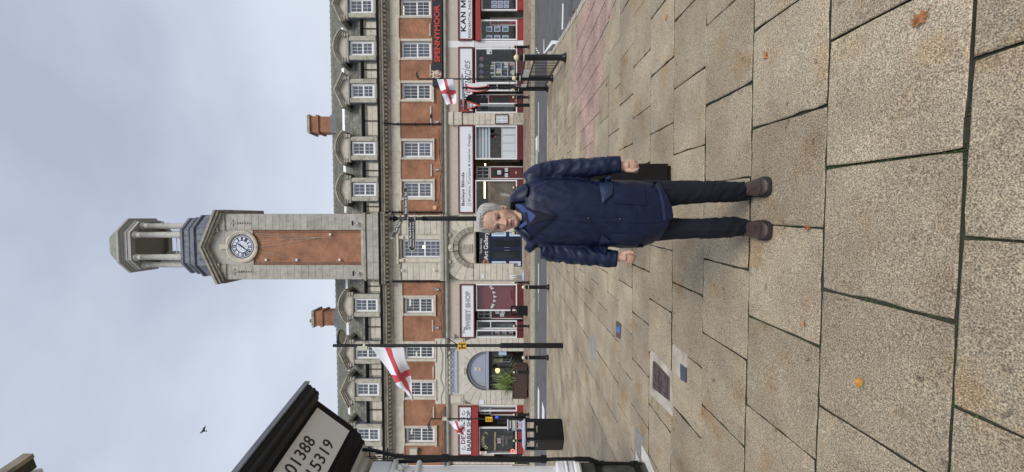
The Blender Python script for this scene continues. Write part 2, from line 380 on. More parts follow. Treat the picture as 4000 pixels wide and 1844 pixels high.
# pink tactile area (quad outlines in paving coordinates are found from the photograph's corners)
def inv(p): return (p.x*pc+p.y*ps, -p.x*ps+p.y*pc)
TAC = [[inv(gp(X, Y)) for X, Y in q] for q in ([(2392, -60), (2343, 392), (2225, 372), (2238, 190), (2305, -60)], [(2338, 390), (2318, 620), (2266, 620), (2264, 385)])]
def inside(pt, poly):
    x, y = pt; c = False
    for (x1, y1), (x2, y2) in zip(poly, poly[1:]+poly[:1]):
        if (y1 > y) != (y2 > y) and x < (x2-x1)*(y-y1)/(y2-y1)+x1: c = not c
    return c
def in_tac(c, r): return any(inside((c, r), q) for q in TAC)
def slab_geo(wd, ln, gap, b=.005, th=.04, seed=None):
    a, d = wd/2-gap/2, ln/2-gap/2
    if seed is None:
        vs = [(-a, -d, -th), (a, -d, -th), (a, d, -th), (-a, d, -th), (-a, -d, -b), (a, -d, -b), (a, d, -b), (-a, d, -b), (-a+b, -d+b, 0), (a-b, -d+b, 0), (a-b, d-b, 0), (-a+b, d-b, 0)]
        return vs, [(8, 9, 10, 11), (4, 5, 9, 8), (5, 6, 10, 9), (6, 7, 11, 10), (7, 4, 8, 11), (0, 1, 5, 4), (1, 2, 6, 5), (2, 3, 7, 6), (3, 0, 4, 7)]
    # worn slab: the arris wanders and is chipped here and there
    rr = random.Random(seed); k = 7; out = []
    for (x0, y0), (x1, y1) in (((-a, -d), (a, -d)), ((a, -d), (a, d)), ((a, d), (-a, d)), ((-a, d), (-a, -d))):
        for i in range(k):
            t = i/k; chip = rr.uniform(0, .0018)+(rr.uniform(.003, .009) if rr.random() < .12 else 0)+(.006 if i == 0 else 0)
            x, y = x0+(x1-x0)*t, y0+(y1-y0)*t; m_ = math.hypot(x, y); out.append((x-x/m_*chip, y-y/m_*chip))
    n = len(out); top = []
    for x, y in out:
        m_ = max(abs(x)/a, abs(y)/d); q = b*rr.uniform(.7, 1.6); top.append((x-math.copysign(min(q, abs(x)), x)*(abs(x) > a*.9), y-math.copysign(min(q, abs(y)), y)*(abs(y) > d*.9), 0))
    vs = [(x, y, -th) for x, y in out]+[(x, y, -b) for x, y in out]+top
    fs = [tuple(range(2*n, 3*n))]+[(n+i, n+(i+1) % n, 2*n+(i+1) % n, 2*n+i) for i in range(n)]+[(i, (i+1) % n, n+(i+1) % n, n+i) for i in range(n)]
    return vs, fs
cells = []
SLM = [0]*5+[1]*4
COVER = inv(gp(2580, 1490)); 
k = -5
while True:
    r0 = 1.38+.6*k; r1 = r0+.6
    if r0 > 15.4: break
    off = .2 if k % 2 == 0 else .5
    for j in range(-30, 22):
        c0 = off+.6*j; cells.append((c0+.3, r0+.3, .6, .6))
    k += 1
def column_zone(c, r): return c < -1.7 and r > 5.55
cells = [q for q in cells if not column_zone(q[0], q[1])]
for j in range(24):
    c1 = -1.9-.6*j
    if j % 2: cells.append((c1-.3, 5.58+.15, .6, .3))
    for i in range(0, 18): cells.append((c1-.3, 5.58+.6*i+(.3 if j % 2 else 0)+.3, .6, .6))
for k in range(8, 24, 2): cells.append((-1.75, 1.38+.6*k+.3, .3, .6))
vis = []
for c, r, a, b in cells:
    x, y = prow(c, r)
    if y > YK0-.35 or x > kerb_x(y)-.45 or x < -14: continue
    if in_tac(c, r): continue
    d = math.hypot(x, y)
    show = y > .9 and abs((x*ca+y*sa)/max(.1, y*ca-x*sa)) < .72
    vis.append((0 if show else 1, d, c, r, x, y, a, b))
vis.sort()
slab_me = []
for q in range(9):
    mb = MB(); vs, fs = slab_geo(.6, .6, .0048+.0018*(q % 3), seed=q+1)
    mb.add(vs, fs); mb.m = [0]*29+[1]*28; slab_me.append(mb.mesh('paving_slab', ['slab', 'joint_side']))
rest = MB()
for i, (s_, d, c, r, x, y, a, b) in enumerate(vis):
    if i < 300 and a == b:
        o = link('paving_slab', slab_me[(i*7+int(x*13)) % 9], plaza, world=False)
        o.location = (x+random.uniform(-.003, .003), y+random.uniform(-.003, .003), gz(x, y)+random.uniform(-.0025, .003))
        sl = (gz(x+.3, y)-gz(x-.3, y))/.6; sy = (gz(x, y+.3)-gz(x, y-.3))/.6
        o.rotation_euler = (math.atan(sy)+random.uniform(-.003, .003), -math.atan(sl)+random.uniform(-.003, .003), PA+random.uniform(-.006, .006))
    else:
        vs, fs = slab_geo(a, b, .012); t = random.uniform(-.002, .003)
        rest.add([(x+vx*pc-vy*ps, y+vx*ps+vy*pc, gz(x+vx, y+vy)+vz+t) for vx, vy, vz in vs], fs); rest.m[-9:] = SLM
rest.build('paving_slab', ['slab', 'joint_side'], plaza, kind='stuff')
tacb = MB()
for c_, r_ in [(c, r) for c in [-1.5+.3*q for q in range(30)] for r in [4.8+.3*q for q in range(26)]]:
    if any(in_tac(c_+a, r_+b) for a in (-.5, 0, .5) for b in (-.5, 0, .5)):
        pp = [prow(c_+a, r_+b) for a, b in ((-.15, -.15), (.15, -.15), (.15, .15), (-.15, .15))]
        if max(p[1] for p in pp) < YK0-.2 and all(p[0] < kerb_x(p[1]) for p in pp): tacb.add([(x, y, gz(x, y)-.0075) for x, y in pp], [(0, 1, 2, 3)])
for i in range(52):
    y0, y1 = -.3+.3*i, -.3+.3*(i+1); y1 = min(y1, YK0-.1)
    if y1 > y0: tacb.add([(x, y, gz(x, y)-.009) for x, y in ((kerb_x(y0)-1.1, y0), (kerb_x(y0)-.02, y0), (kerb_x(y1)-.02, y1), (kerb_x(y1)-1.1, y1))], [(0, 1, 2, 3)])
for i in range(19): tacb.add([(x, y, gz(x, y)-.0105) for x, y in ((-14+i, YK0-.9), (-13+i, YK0-.9), (-13+i, YK0-.1), (-14+i, YK0-.1))], [(0, 1, 2, 3)])
tacb.build('paving_bed', 'slab', plaza)
# tactile slabs 400 x 400 with raised blisters
tb = MB(); vs, fs = slab_geo(.4, .4, .012); tb.add(vs, fs)
for i in range(6):
    for j in range(6):
        cx, cy = -.1667+.0667*i, -.1667+.0667*j
        ring = [(cx+.0125*math.cos(q*math.pi/3), cy+.0125*math.sin(q*math.pi/3), .005) for q in range(6)]
        low = [(cx+.0165*math.cos(q*math.pi/3), cy+.0165*math.sin(q*math.pi/3), .0) for q in range(6)]
        tb.add(low+ring, [(q, (q+1) % 6, 6+(q+1) % 6, 6+q) for q in range(6)]+[(6, 7, 8, 9, 10, 11)])
tb.m[5:9] = [1]*4
tme = tb.mesh('tactile_slab', ['tactile', 'joint_side'])
for i in range(-10, 40):
    for j in range(-5, 40):
        c, r = -.2+.4*i, 5.0+.4*j
        if in_tac(c, r):
            x, y = prow(c, r)
            o = link('tactile_slab', tme, plaza, world=False); o.location = (x, y, gz(x, y)+.002); o.rotation_euler = (.0145, 0, PA)

# --- kerbs
kerb = structure(MB().box(-60, -59.9, YK0, YK0+.01, -.3, 0).build('kerb', 'kerb'))
kme = MB().add(*[[(-.455, -.075, -.2), (.455, -.075, -.2), (.455, .075, -.2), (-.455, .075, -.2), (-.452, -.075, 0), (.452, -.075, 0), (.452, .066, 0), (-.452, .066, 0), (-.452, .075, -.012), (.452, .075, -.012)],
        [(4, 5, 6, 7), (7, 6, 9, 8), (8, 9, 2, 3), (0, 1, 5, 4), (1, 2, 9, 6, 5), (0, 4, 7, 8, 3)]]).mesh('kerb_stone', 'kerb')
def kerb_run(p0, p1, flip):
    d = Vector(p1)-Vector(p0); n = max(1, round(d.length/.92)); a = math.atan2(d.y, d.x)
    for i in range(n):
        p = Vector(p0)+d*((i+.5)/n); o = link('kerb_stone', kme, kerb, world=False)
        o.location = (p.x, p.y, gz(p.x, p.y if not flip else max(p.y, YK1+.01))+.004); o.rotation_euler = (0, 0, a+(math.pi if flip else 0)); o.scale = (d.length/n/.92, 1, 1)
kerb_run((-14, YK0-.02), (6.1, YK0-.02), False)
for (a, b) in ((15.33, 13.9), (13.9, 11.7), (11.7, 9.0), (9.0, 7.4), (7.4, 4.5), (4.5, 0)):
    kerb_run((kerb_x(a)+.06, a), (kerb_x(b)+.06, b), False)
kerb_run((-22, YK1+.075), (22, YK1+.075), True)
# --- pale buff setts strip behind the far kerb and small inset stones
MB().box(-22, 22, YK1+.16, YK1+.42, .2, gz(0, YK1+.3)+.006).build('edging_strip', 'kerb', far_pave)
# --- painted lines on the road
def mark(name, pts, m='paint'):
    mb = MB(); mb.add([(x, y, rz(x, y)+.004) for x, y in pts], [tuple(range(len(pts)))]); return mb.build(name, m, road)
for a, b, w_, m in ((-22, 22, .07, 'paint_yellow'), (-22, 22, .07, 'paint_yellow')): pass
for i, y0 in enumerate((YK0+.24, YK0+.42)):
    for x0 in range(-3, 5, 2): mark('yellow_line', [(x0, y0), (x0+2, y0), (x0+2, y0+.08), (x0, y0+.08)], 'paint_yellow')
for y0 in (YK1-.32, YK1-.16):
    for x0 in range(-18, 14, 4): mark('yellow_line', [(x0, y0), (x0+4, y0), (x0+4, y0+.08), (x0, y0+.08)], 'paint_yellow')
def pmark(name, px, m='paint'): return mark(name, [(p.x, p.y) for p in (gp(X, Y, rz) for X, Y in px)], m)
pmark('edge_line', [(2102.5, 400), (2104.5, 400), (2104.5, 594), (2102.5, 594)])
pmark('edge_line', [(2102.5, 1030), (2105, 1030), (2105, 1146), (2102.5, 1146)])
pmark('edge_line', [(2103, 1150), (2104, 1150), (2104, 1215), (2103, 1215)])
pmark('centre_line', [(2092, 541), (2100, 528), (2100, 583), (2093, 590)])
pmark('centre_line', [(2093, 590), (2094, 590), (2095, 640), (2093, 640)])
pmark('centre_line', [(2096.5, 588), (2099, 586), (2099, 650), (2096.5, 650)])
pmark('centre_line', [(2101, 1508), (2107, 1529), (2106, 1700), (2100, 1700)])
pmark('centre_line', [(2118, 1567), (2127, 1600), (2126, 1705), (2117, 1705)])
pmark('lane_dash', [(2197, 14), (2202, 14), (2200, 115), (2194, 115)])
pmark('lane_dash', [(2197, -90), (2202, -90), (2202, -30), (2197, -30)])
pmark('give_way_triangle', [(2155, 158), (2190, 160), (2190, 174), (2160, 172)])
pmark('give_way_triangle', [(2155, 158), (2160, 172), (2126, 210), (2123, 208)])
pmark('give_way_triangle', [(2124, 154), (2126, 154), (2126, 208), (2123, 208)])
for i in range(5):
    t = i/5; X0, Y0 = 2085+24*t, 178+42*t
    pmark('give_way_dash', [(X0, Y0), (X0+6, Y0), (X0+8.4, Y0+5), (X0+2.2, Y0+5)])
# --- covers, plates and paint on the plaza
def flat(name, px, m, parent=plaza, h=.004, z=None, **k):
    pts = [gp(X, Y) for X, Y in px]; mb = MB(); n = len(pts)
    vs = [(p.x, p.y, p.z-.02) for p in pts]+[(p.x, p.y, p.z+h) for p in pts]
    mb.add(vs, [tuple(range(n, 2*n))]+[(i, (i+1) % n, n+(i+1) % n, n+i) for i in range(n)])
    return mb.build(name, m, parent, **k)
flat('mortar_patch', [(2541, 1371), (2560, 1378), (2628, 1456), (2629, 1628), (2541, 1538)], M['mortar'])
hc = flat('hydrant_cover', [(2553, 1409), (2562, 1413), (2618, 1475), (2618, 1566), (2552, 1515)], M['rust'], None, .010)
tag(hc, 'brown cast iron hydrant cover set in pale mortar in the paving', 'manhole cover')
cp = [gp(X, Y) for X, Y in ((2553, 1409), (2618, 1475), (2618, 1566), (2552, 1515))]
def bil(u, v): return cp[0].lerp(cp[3], u).lerp(cp[1].lerp(cp[2], u), v)
mb = MB()
for v in (.12, .88):
    a, b = bil(.05, v), bil(.95, v); mb.box(min(a.x, b.x), max(a.x, b.x), (a.y+b.y)/2-.012, (a.y+b.y)/2+.012, a.z, a.z+.018)
for u in (.12, .3, .7, .88):
    for v in (.32, .68):
        a = bil(u, v); mb.box(a.x-.02, a.x+.02, a.y-.05, a.y+.05, a.z, a.z+.018)
for u in (.5,):
    for v in (.2, .8):
        a = bil(u, v); mb.box(a.x-.06, a.x+.06, a.y-.015, a.y+.015, a.z, a.z+.018)
mb.build('raised_rib', 'rust', hc, kind='stuff')
for s_, v in (('FIRE', .36), ('HYDRANT', .52)):
    me = textmesh(s_, .01, 0, .01); a = bil(.5, v); wdt = max(q.co.x for q in me.vertices)
    for q in me.vertices: q.co = Vector((a.x+(q.co.x-wdt/2)*.05, a.y-.02+q.co.y*.06, a.z+.012+(.006 if q.co.z > 0 else 0)))
    me.materials.append(M['rust']); link('lettering', me, hc)
flat('mortar_patch', [(2629, 1342), (2650, 1360), (2683, 1382), (2686, 1432), (2660, 1478), (2630, 1452)], M['mortar'])
bp = flat('stop_tap_plate', [(2660, 1420), (2683, 1438), (2683, 1495), (2661, 1482)], M['blue_plate'], None, .008)
tag(bp, 'small blue-grey square stop tap plate beside the hydrant cover', 'cover plate')
b2 = flat('plaque', [(2408, 1252), (2427, 1266), (2424, 1325), (2407, 1316)], M['rust'], None, .006)
tag(b2, 'little dark plaque with bright blue middle set flush in the paving', 'plaque')
fl = flat('blue_inlay', [(2411, 1276), (2424, 1278), (2422, 1300), (2411, 1297)], mat('blue_inlay', (.04, .2, .55), .4, noise=.4, nscale=60.), b2, .010)
flat('grey_patch', [(2308, 1305), (2325, 1310), (2330, 1420), (2309, 1390)], bpy.data.materials['grey_concrete'] if 'grey_concrete' in bpy.data.materials else mat('grey_plate', (.27, .265, .25), .7, noise=.15), plaza, .005)
flat('concrete_patch', [(2480, 1668), (2485, 1672), (2516, 1712), (2512, 1752), (2497, 1790), (2480, 1800)], mat('grey_concrete', (.24, .235, .215), .85, noise=.2, nscale=14.), plaza, .005)
for px in ([(2485, 1760), (2489, 1778), (2499, 1795), (2498, 1850), (2483, 1850)], [(2509, 1737), (2517, 1756), (2530, 1780), (2543, 1815), (2558, 1850), (2522, 1850), (2507, 1795)]):
    flat('paint_patch', px, mat('white_ground_paint', (.62, .61, .57), .8, noise=.1, nscale=10., dirt=((.2, .19, .17), 9., .62)), plaza, .007)
# --- leaves
def leaf(X, Y, size, rot, label, fold=.3, m='leaf'):
    p = gp(X, Y); mb = MB()
    out = [(0, -.6), (.12, -.42), (.38, -.45), (.30, -.18), (.55, .02), (.30, .10), (.34, .38), (.12, .30), (0, .62), (-.14, .28), (-.40, .34), (-.30, .06), (-.5, -.1), (-.28, -.2), (-.34, -.44), (-.1, -.40)]
    top = [(x*size, y*size, size*fold*abs(x)+.004+size*.08*math.sin(5*y)) for x, y in out]
    c = [(0, 0, .004)]
    mb.add(c+top, [(0, i+1, (i+1) % 16+1) for i in range(16)]); mb.tube([(0, -.6*size, .006), (.02*size, -.95*size, .012)], size*.03, 4)
    o = mb.build('fallen_leaf', m); o.location = p+Vector((0, 0, .002)); o.rotation_euler = (0, 0, rot)
    return tag(o, label, 'leaf', 'dry leaves on the paving')
leaf(3600, 76, .058, .6, 'large curled orange leaf on the nearest paving at the right')
leaf(2995, 216, .05, 2.2, 'brown orange leaf lying two slabs right of the man')
leaf(3362, 1496, .045, 1.0, 'bright yellow orange leaf on a slab in front of the man', m=mat('leaf_yellow', (.52, .24, .05), .7, noise=.2, nscale=40.))
leaf(3142, 1268, .04, 1.9, 'small pale brown leaf near a slab joint before the man', m=mat('leaf_pale', (.42, .23, .12), .7, noise=.2, nscale=40.))
leaf(2604, 70, .05, .3, 'rust coloured leaf on the paving near the pink tactile slabs')
leaf(2371, 330, .06, 1.3, 'dry tan leaf beside the edge of the pink tactile slabs')
leaf(2381, 66, .06, .2, 'rolled brown leaf by the kerb edge of the pink tactile slabs')
leaf(3160, 890, .035, .2, 'shrivelled brown leaf lying in the joint by the left shoe', .8)
lm = MB()
for i in range(260):
    x = random.uniform(3.5, 15); y = YK1-random.uniform(.02, .35)**1.3 if i % 2 else YK1+random.uniform(.2, 2.2)
    z = (rz if y < YK1 else gz)(x, y)+.012; a = random.uniform(0, 6); s = random.uniform(.03, .07)
    lm.add([(x+s*math.cos(a), y+s*math.sin(a), z), (x+s*math.cos(a+1.5), y+s*math.sin(a+1.5), z+.02), (x-s*math.cos(a), y-s*math.sin(a), z+.01), (x+s*math.cos(a-1.5), y+s*math.sin(a-1.5), z)], [(0, 1, 2, 3)])
for i in range(40):
    p = gp(random.uniform(2230, 2265), random.uniform(30, 110), rz); a = random.uniform(0, 6); s = random.uniform(.02, .05)
    lm.add([(p.x+s*math.cos(a), p.y+s*math.sin(a), p.z+.01), (p.x+s*math.cos(a+1.5), p.y+s*math.sin(a+1.5), p.z+.03), (p.x-s*math.cos(a), p.y-s*math.sin(a), p.z+.01), (p.x+s*math.cos(a-1.5), p.y+s*math.sin(a-1.5), p.z+.01)], [(0, 1, 2, 3)])
lo = lm.build('leaf_litter', 'leaf'); lo['kind'] = 'stuff'
# moss tufts in the joints near the camera
mm = MB()
for i in range(5200):
    k = random.randint(-2, 5); r = 1.38+.6*k+random.uniform(-.012, .012); c = random.uniform(-2.2, 2.2); x, y = prow(c, r)
    if random.random() < .25:
        k = random.randint(-1, 4); r = 1.38+.6*k+random.uniform(0, .6); c = (.2 if k % 2 == 0 else .5)+.6*random.randint(-5, 3)+random.uniform(-.008, .008); x, y = prow(c, r)
    if mnoise.noise(Vector((x*2.3, y*2.3, 0))) < .0: continue
    z = gz(x, y)-.012; s = random.uniform(.002, .0055); h = random.uniform(.004, .013)
    mm.add([(x-s, y-s, z), (x+s, y-s, z), (x, y+s, z), (x+random.uniform(-s, s), y, z+h)], [(0, 1, 3), (1, 2, 3), (2, 0, 3)])
mo = mm.build('moss', mat('moss_green', (.05, .09, .02), .95, noise=.4, nscale=30.)); mo['kind'] = 'stuff'
# ================================================================== TOWN HALL
XR = fx(-90)+3; XL = fx(1818)
ZB = .80
TH = thing('town_hall', 'long brick and stone civic building with shops below and dormered slate roof', 'building', (0, YF, ZB))
def bx(name, m, x0, x1, y0, y1, z0, z1, parent=None):
    return MB().box(x0, x1, y0, y1, z0, z1).build(name, m, parent or TH)
ZW0, ZW1 = 7.13, 9.17           # first-floor window frame
WIN = [(30, 62), (194, 62), (357, 62), (583, 64), (741, 62), (1193.5, 58), (1372, 58), (1521.5, 57), (1701, 53)]
WX = [fx(c) for c, _ in WIN]; WW = 1.10
WX = [fx(-135)]+WX
CX0, CX1 = fx(1094), fx(839)                     # central stone bay
# --- first floor brick wall with window openings
holes = [(x-WW/2-.02, x+WW/2+.02, ZW0-.02, ZW1+.02) for x in WX]
for a, b in ((XL, CX0), (CX1, XR)):
    mb = MB(); wall(mb, a, b, 6.3, 9.3, YF, [h for h in holes if a < h[0] < b], .3); mb.build('brick_wall', 'brick', TH)
# back and ends of the building shell
bx('rear_wall', 'brick_dark', XL, XR, YF+9, YF+9.2, 0, 12)
mb = MB(); mb.quad((XL, YF, .5), (XL, YF+9, .5), (XL, YF+9, 12), (XL, YF, 12)); mb.quad((XR, YF, .5), (XR, YF+9, .5), (XR, YF+9, 12), (XR, YF, 12)); mb.build('end_wall', 'brick_dark', TH)
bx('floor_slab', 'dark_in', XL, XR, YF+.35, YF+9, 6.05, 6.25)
# --- sash windows: window > frame, sash, panes
def make_window(w_, h_, cols, rows, split=.5, reveal=.16, m='pane', inset=.0):
    """built about its own foot: x centred, z from 0, front at y = 0"""
    fr = MB(); t = .075
    fr.box(-w_/2, -w_/2+t, -.05, .07, 0, h_); fr.box(w_/2-t, w_/2, -.05, .07, 0, h_); fr.box(-w_/2+t, w_/2-t, -.05, .07, 0, t*1.2); fr.box(-w_/2+t, w_/2-t, -.05, .07, h_-t, h_)
    root = fr.build('window', 'white', None)
    zs = h_*split
    for a, b, y in ((t*1.2, zs, -.02), (zs, h_-t, .02)):
        sb = MB(); q = .05; x0, x1 = -w_/2+t+.002, w_/2-t-.002
        sb.box(x0, x0+q, y-.02, y+.02, a, b); sb.box(x1-q, x1, y-.02, y+.02, a, b); sb.box(x0+q, x1-q, y-.02, y+.02, a, a+q*1.1); sb.box(x0+q, x1-q, y-.02, y+.02, b-q*1.1, b)
        g0, g1, h0, h1 = x0+q, x1-q, a+q*1.1, b-q*1.1
        for i in range(1, cols): x = g0+(g1-g0)*i/cols; sb.box(x-.011, x+.011, y-.014, y+.012, h0, h1)
        for j in range(1, rows): z = h0+(h1-h0)*j/rows; sb.box(g0, g1, y-.013, y+.011, z-.011, z+.011)
        s = sb.build('sash', 'white', root, )
        cw, chh = (g1-g0)/cols, (h1-h0)/rows
        key = ('pane', round(cw, 4), round(chh, 4), m)
        if key not in KIDS: KIDS[key] = MB().box(-cw/2, cw/2, .0, .006, -chh/2, chh/2).mesh('pane', m)
        for i in range(cols):
            for j in range(rows):
                p = link('pane', KIDS[key], root, world=False)
                p.location = (g0+cw*(i+.5), y+.004, h0+chh*(j+.5)); p.rotation_euler = (random.uniform(-.006, .006), 0, random.uniform(-.006, .006))
    return root
def put_window(proto, x, y, z, first):
    o = proto if first else copy_tree(proto)
    o.parent = TH; o.matrix_parent_inverse = WORLD(TH).inverted(); o.location = (x, y, z); return o
pw = make_window(WW, ZW1-ZW0, 4, 2, .47)
for i, x in enumerate(WX): put_window(pw, x, YF+.16, ZW0, i == 0)
# curtains / interiors behind are dark; lit ceiling panels seen through three windows
lit = mat('ceiling_panel', (1, .95, .7), .5, emit=(1, .9, .58), es=1.3); gwin = [i for i, (c, _) in enumerate([(0, 0)]+WIN) if c in (30, 357, 1193.5, 1372, 1521.5, 1701)]
gpane = None
for i in gwin:
    w_o = [o for o in TH.children if o.name.startswith('window') and o.type == 'MESH'][i]
    for ch in w_o.children:
        if ch.name.startswith('pane'):
            if gpane is None: gpane = ch.data.copy(); gpane.materials.clear(); gpane.materials.append(M['glass_room'])
            ch.data = gpane
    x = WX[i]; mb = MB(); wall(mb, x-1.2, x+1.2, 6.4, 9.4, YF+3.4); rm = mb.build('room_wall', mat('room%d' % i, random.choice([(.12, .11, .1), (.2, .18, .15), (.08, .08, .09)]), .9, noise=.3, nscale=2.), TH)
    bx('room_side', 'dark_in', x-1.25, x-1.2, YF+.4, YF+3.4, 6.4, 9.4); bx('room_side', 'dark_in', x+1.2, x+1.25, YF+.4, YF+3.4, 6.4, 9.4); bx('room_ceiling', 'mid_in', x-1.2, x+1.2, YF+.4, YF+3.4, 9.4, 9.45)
for Yc, X, wd, lab in ((1184, 1600, .5, 'upper lit ceiling panel in the window above the sweet shop sign'), (1203, 1583, .4, 'second lit ceiling panel in the window above the sweet shop sign'), (1388, 1625, .4, 'lit ceiling panel in the window behind the large flag'), (1690, 1606, .3, 'lit lamp glowing in the leftmost brick framed window'), (44, 1574, .9, 'lit yellow strip at the top of the window above the letters'), (1545, 1690, .3, 'yellow lit object low in the window left of the large flag')):
    y_ = YF+1.3; tag(MB().box(fx(Yc, y_)-wd/2, fx(Yc, y_)+wd/2, y_, y_+.3, fz(X, Yc, y_)-.03, fz(X, Yc, y_)+.03).build('ceiling_light', lit), lab, 'light')
for i, (hh, c_) in enumerate(((.5, 'white_old'), (.75, 'mid_in'), (.35, 'white_old'))):
    x = WX[[2, 4, 6][i]]; 

# --- stone window surrounds
for x in WX:
    mb = MB(); o = .17; x0, x1 = x-WW/2, x+WW/2
    mb.block(x0-o, x0-.004, YF-.07, YF+.08, ZW0-.08, ZW1+.06, .02); mb.block(x1+.004, x1+o, YF-.07, YF+.08, ZW0-.08, ZW1+.06, .02)
    mb.block(x0-o-.03, x1+o+.03, YF-.11, YF+.1, ZW1+.062, ZW1+.15, .02)
    mb.build('window_surround', 'stone', TH)
    MB().block(x0-o-.05, x1+o+.05, YF-.13, YF+.12, ZW0-.2, ZW0-.082, .02).build('sill', 'stone', TH)
# --- terracotta bars under the brick panels
bars = [(WX[i]+WX[i+1])/2 for i in range(0, 5) ]
for a in [118, 278, 440, 470, 665, 1272, 1455, 1610]:
    x = fx(a); MB().block(x-.42, x+.42, YF-.07, YF+.01, 7.13, 7.22, .012).build('stone_bar', 'stone', TH)
# --- frieze, dentils, cornice
mb = MB()
for a, b in ((XL, CX0), (CX1, XR)):
    mb.sweepx([(YF+.1, 9.30), (YF-.06, 9.30), (YF-.08, 9.36), (YF-.02, 9.40), (YF+.1, 9.40)], a, b)
mb.build('string_course', 'stone', TH)
for xs, xe in ((XL, CX0), (CX1, XR)):
  while xs < xe-.02:
    wd = random.uniform(1.35, 1.65)
    wd = xe-xs if xe-xs-wd < .4 else wd
    MB().block(xs+.004, xs+wd-.004, YF-.02, YF+.1, 9.405, 9.93, .012).build('frieze_block', 'stone', TH)
    xs += wd
mb = MB()
PROF = [(YF+.2, 9.93), (YF-.05, 9.93), (YF-.09, 10.0), (YF-.12, 10.06), (YF-.12, 10.26), (YF-.52, 10.28), (YF-.52, 10.36), (YF-.56, 10.40), (YF-.62, 10.45), (YF-.62, 10.50), (YF+.2, 10.52)]
mb.sweepx(PROF, XL-.3, CX0-.02); mb.sweepx(PROF, CX1+.02, XR)
mb.sweepx([(y-.22, z) for y, z in PROF[:-1]]+[(YF+.2, 10.52)], CX0-.16, CX1+.16)
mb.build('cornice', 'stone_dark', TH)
md = MB().box(-.055, .055, -.26, 0, 0, .13).mesh('modillion', 'stone')
x = XL
while x < XR:
    y = YF-.12-(.22 if CX0-.1 < x < CX1+.1 else 0)
    o = link('modillion', md, TH); o.location = (x, y, 10.14); x += .3
mb = MB()
for a, b, dy in ((XL-.3, CX0-.2, 0), (CX1+.2, XR, 0), (CX0-.18, CX1+.18, -.2)):
    mb.sweepx([(YF-.66+dy, 10.505), (YF-.56+dy, 10.505), (YF-.56+dy, 10.65), (YF-.58+dy, 10.65), (YF-.6+dy, 10.53), (YF-.64+dy, 10.56), (YF-.68+dy, 10.65), (YF-.70+dy, 10.65)], a, b)
mb.build('gutter', 'black', TH)
# --- attic wall with stone panels, black gutter, downpipes
YA = YF+.32
mb = MB(); wall(mb, XL, XR, 10.5, 12.0, YA); mb.build('attic_wall', 'stone_moss', TH)
DORM = [(22, 't'), (188, 's'), (355, 't'), (580, 's'), (740, 's'), (1193, 's'), (1377, 't'), (1523, 't'), (1699.5, 's')]
DX = [fx(c, YF) for c, _ in DORM]
dx_all = sorted([(x, DORM[i][1]) for i, x in enumerate(DX)]+[(fx(-140), 's')])
segs = []
xs = [x for x, _ in dx_all]
TX0, TX1 = fx(1093), fx(836)           # tower
for a, b in zip([XL-.6]+xs, xs+[XR]):
    l, r_ = (a+.84 if a in xs else XL+.05), (b-.84 if b in xs else XR)
    if l < TX0 < r_ and l < TX1 < r_: segs += [(l, TX0-.05), (TX1+.05, r_)]
    elif r_-l > .3: segs.append((l, r_))
for a, b in segs:
    n = 1 if b-a < 1.2 else 2
    for i in range(n):
        p0, p1 = a+.1+(b-a-.2)*i/n, a+.1+(b-a-.2)*(i+1)/n
        for z0, z1 in ((10.86, 11.32), (11.33, 11.66)): MB().block(p0+.01, p1-.01, YA-.06, YA+.05, z0, z1, .012).build('attic_block', 'stone', TH)
    mb = MB(); mb.sweepx([(YA+.05, 11.68), (YA-.05, 11.68), (YA-.09, 11.74), (YA-.09, 11.84), (YA+.05, 11.84)], a, b); mb.build('attic_moulding', 'stone_weather', TH)
    mb = MB(); mb.sweepx([(YA-.06, 11.86), (YA-.22, 11.86), (YA-.26, 11.98), (YA-.26, 12.02), (YA-.06, 12.02)], a-.05, b+.05)
    xm = (a+b)/2+random.uniform(-.1, .1); mb.tube([(xm, YA-.16, 11.9), (xm, YA-.1, 11.75), (xm, YA-.1, 10.95), (xm, YA-.2, 10.8)], .035, 8); mb.box(xm-.06, xm+.06, YA-.24, YA-.1, 10.72, 10.84)
    mb.build('attic_gutter', 'black', TH)
# --- roof: steep skirt of big slates, white flashing, upper slope, ridge
Y1, Z1, Y2, Z2, Y3, Z3 = YA-.1, 12.0, YA+1.0, 13.72, YA+3.3, 15.52
mb = MB(); RX0, RX1 = XL-.1, XR
mb.quad((RX0, Y1, Z1-.03), (RX1, Y1, Z1-.03), (RX1, Y2, Z2-.03), (RX0, Y2, Z2-.03)); mb.quad((RX0, Y2, Z2-.03), (RX1, Y2, Z2-.03), (RX1, Y3, Z3-.03), (RX0, Y3, Z3-.03))
mb.quad((RX0, Y3, Z3-.03), (RX1, Y3, Z3-.03), (RX1, YF+9.2, 12), (RX0, YF+9.2, 12)); mb.add([(RX0, Y1, Z1), (RX0, Y2, Z2), (RX0, Y3, Z3), (RX0, YF+9.2, 12)], [(0, 1, 2, 3)])
roof = mb.build('roof', 'slate', TH)
def slate_me(w_, l_):
    return [(-w_/2, 0, -l_*.5), (w_/2, 0, -l_*.5), (w_/2, 0, l_*.5), (-w_/2, 0, l_*.5)]
sk = Vector((0, Y2-Y1, Z2-Z1)); skl = sk.length; sd_ = sk/skl; nrm = Vector((0, -sd_.z, sd_.y))
sl_me = []
for q in range(6):
    w_ = [.24, .30, .34, .38, .28, .42][q]; mb = MB(); a = w_/2-.006; l = skl/6+.05
    mb.add([(-a, 0, 0), (a, 0, 0), (a, 0, l), (-a, 0, l), (-a, -.022, 0), (a, -.022, 0), (a, -.004, l), (-a, -.004, l)], [(4, 5, 6, 7), (0, 1, 5, 4), (0, 4, 7, 3), (1, 2, 6, 5)])
    sl_me.append((w_, mb.mesh('slate', 'slate'), mb))
ang = math.atan2(sd_.y, sd_.z)
cand = []
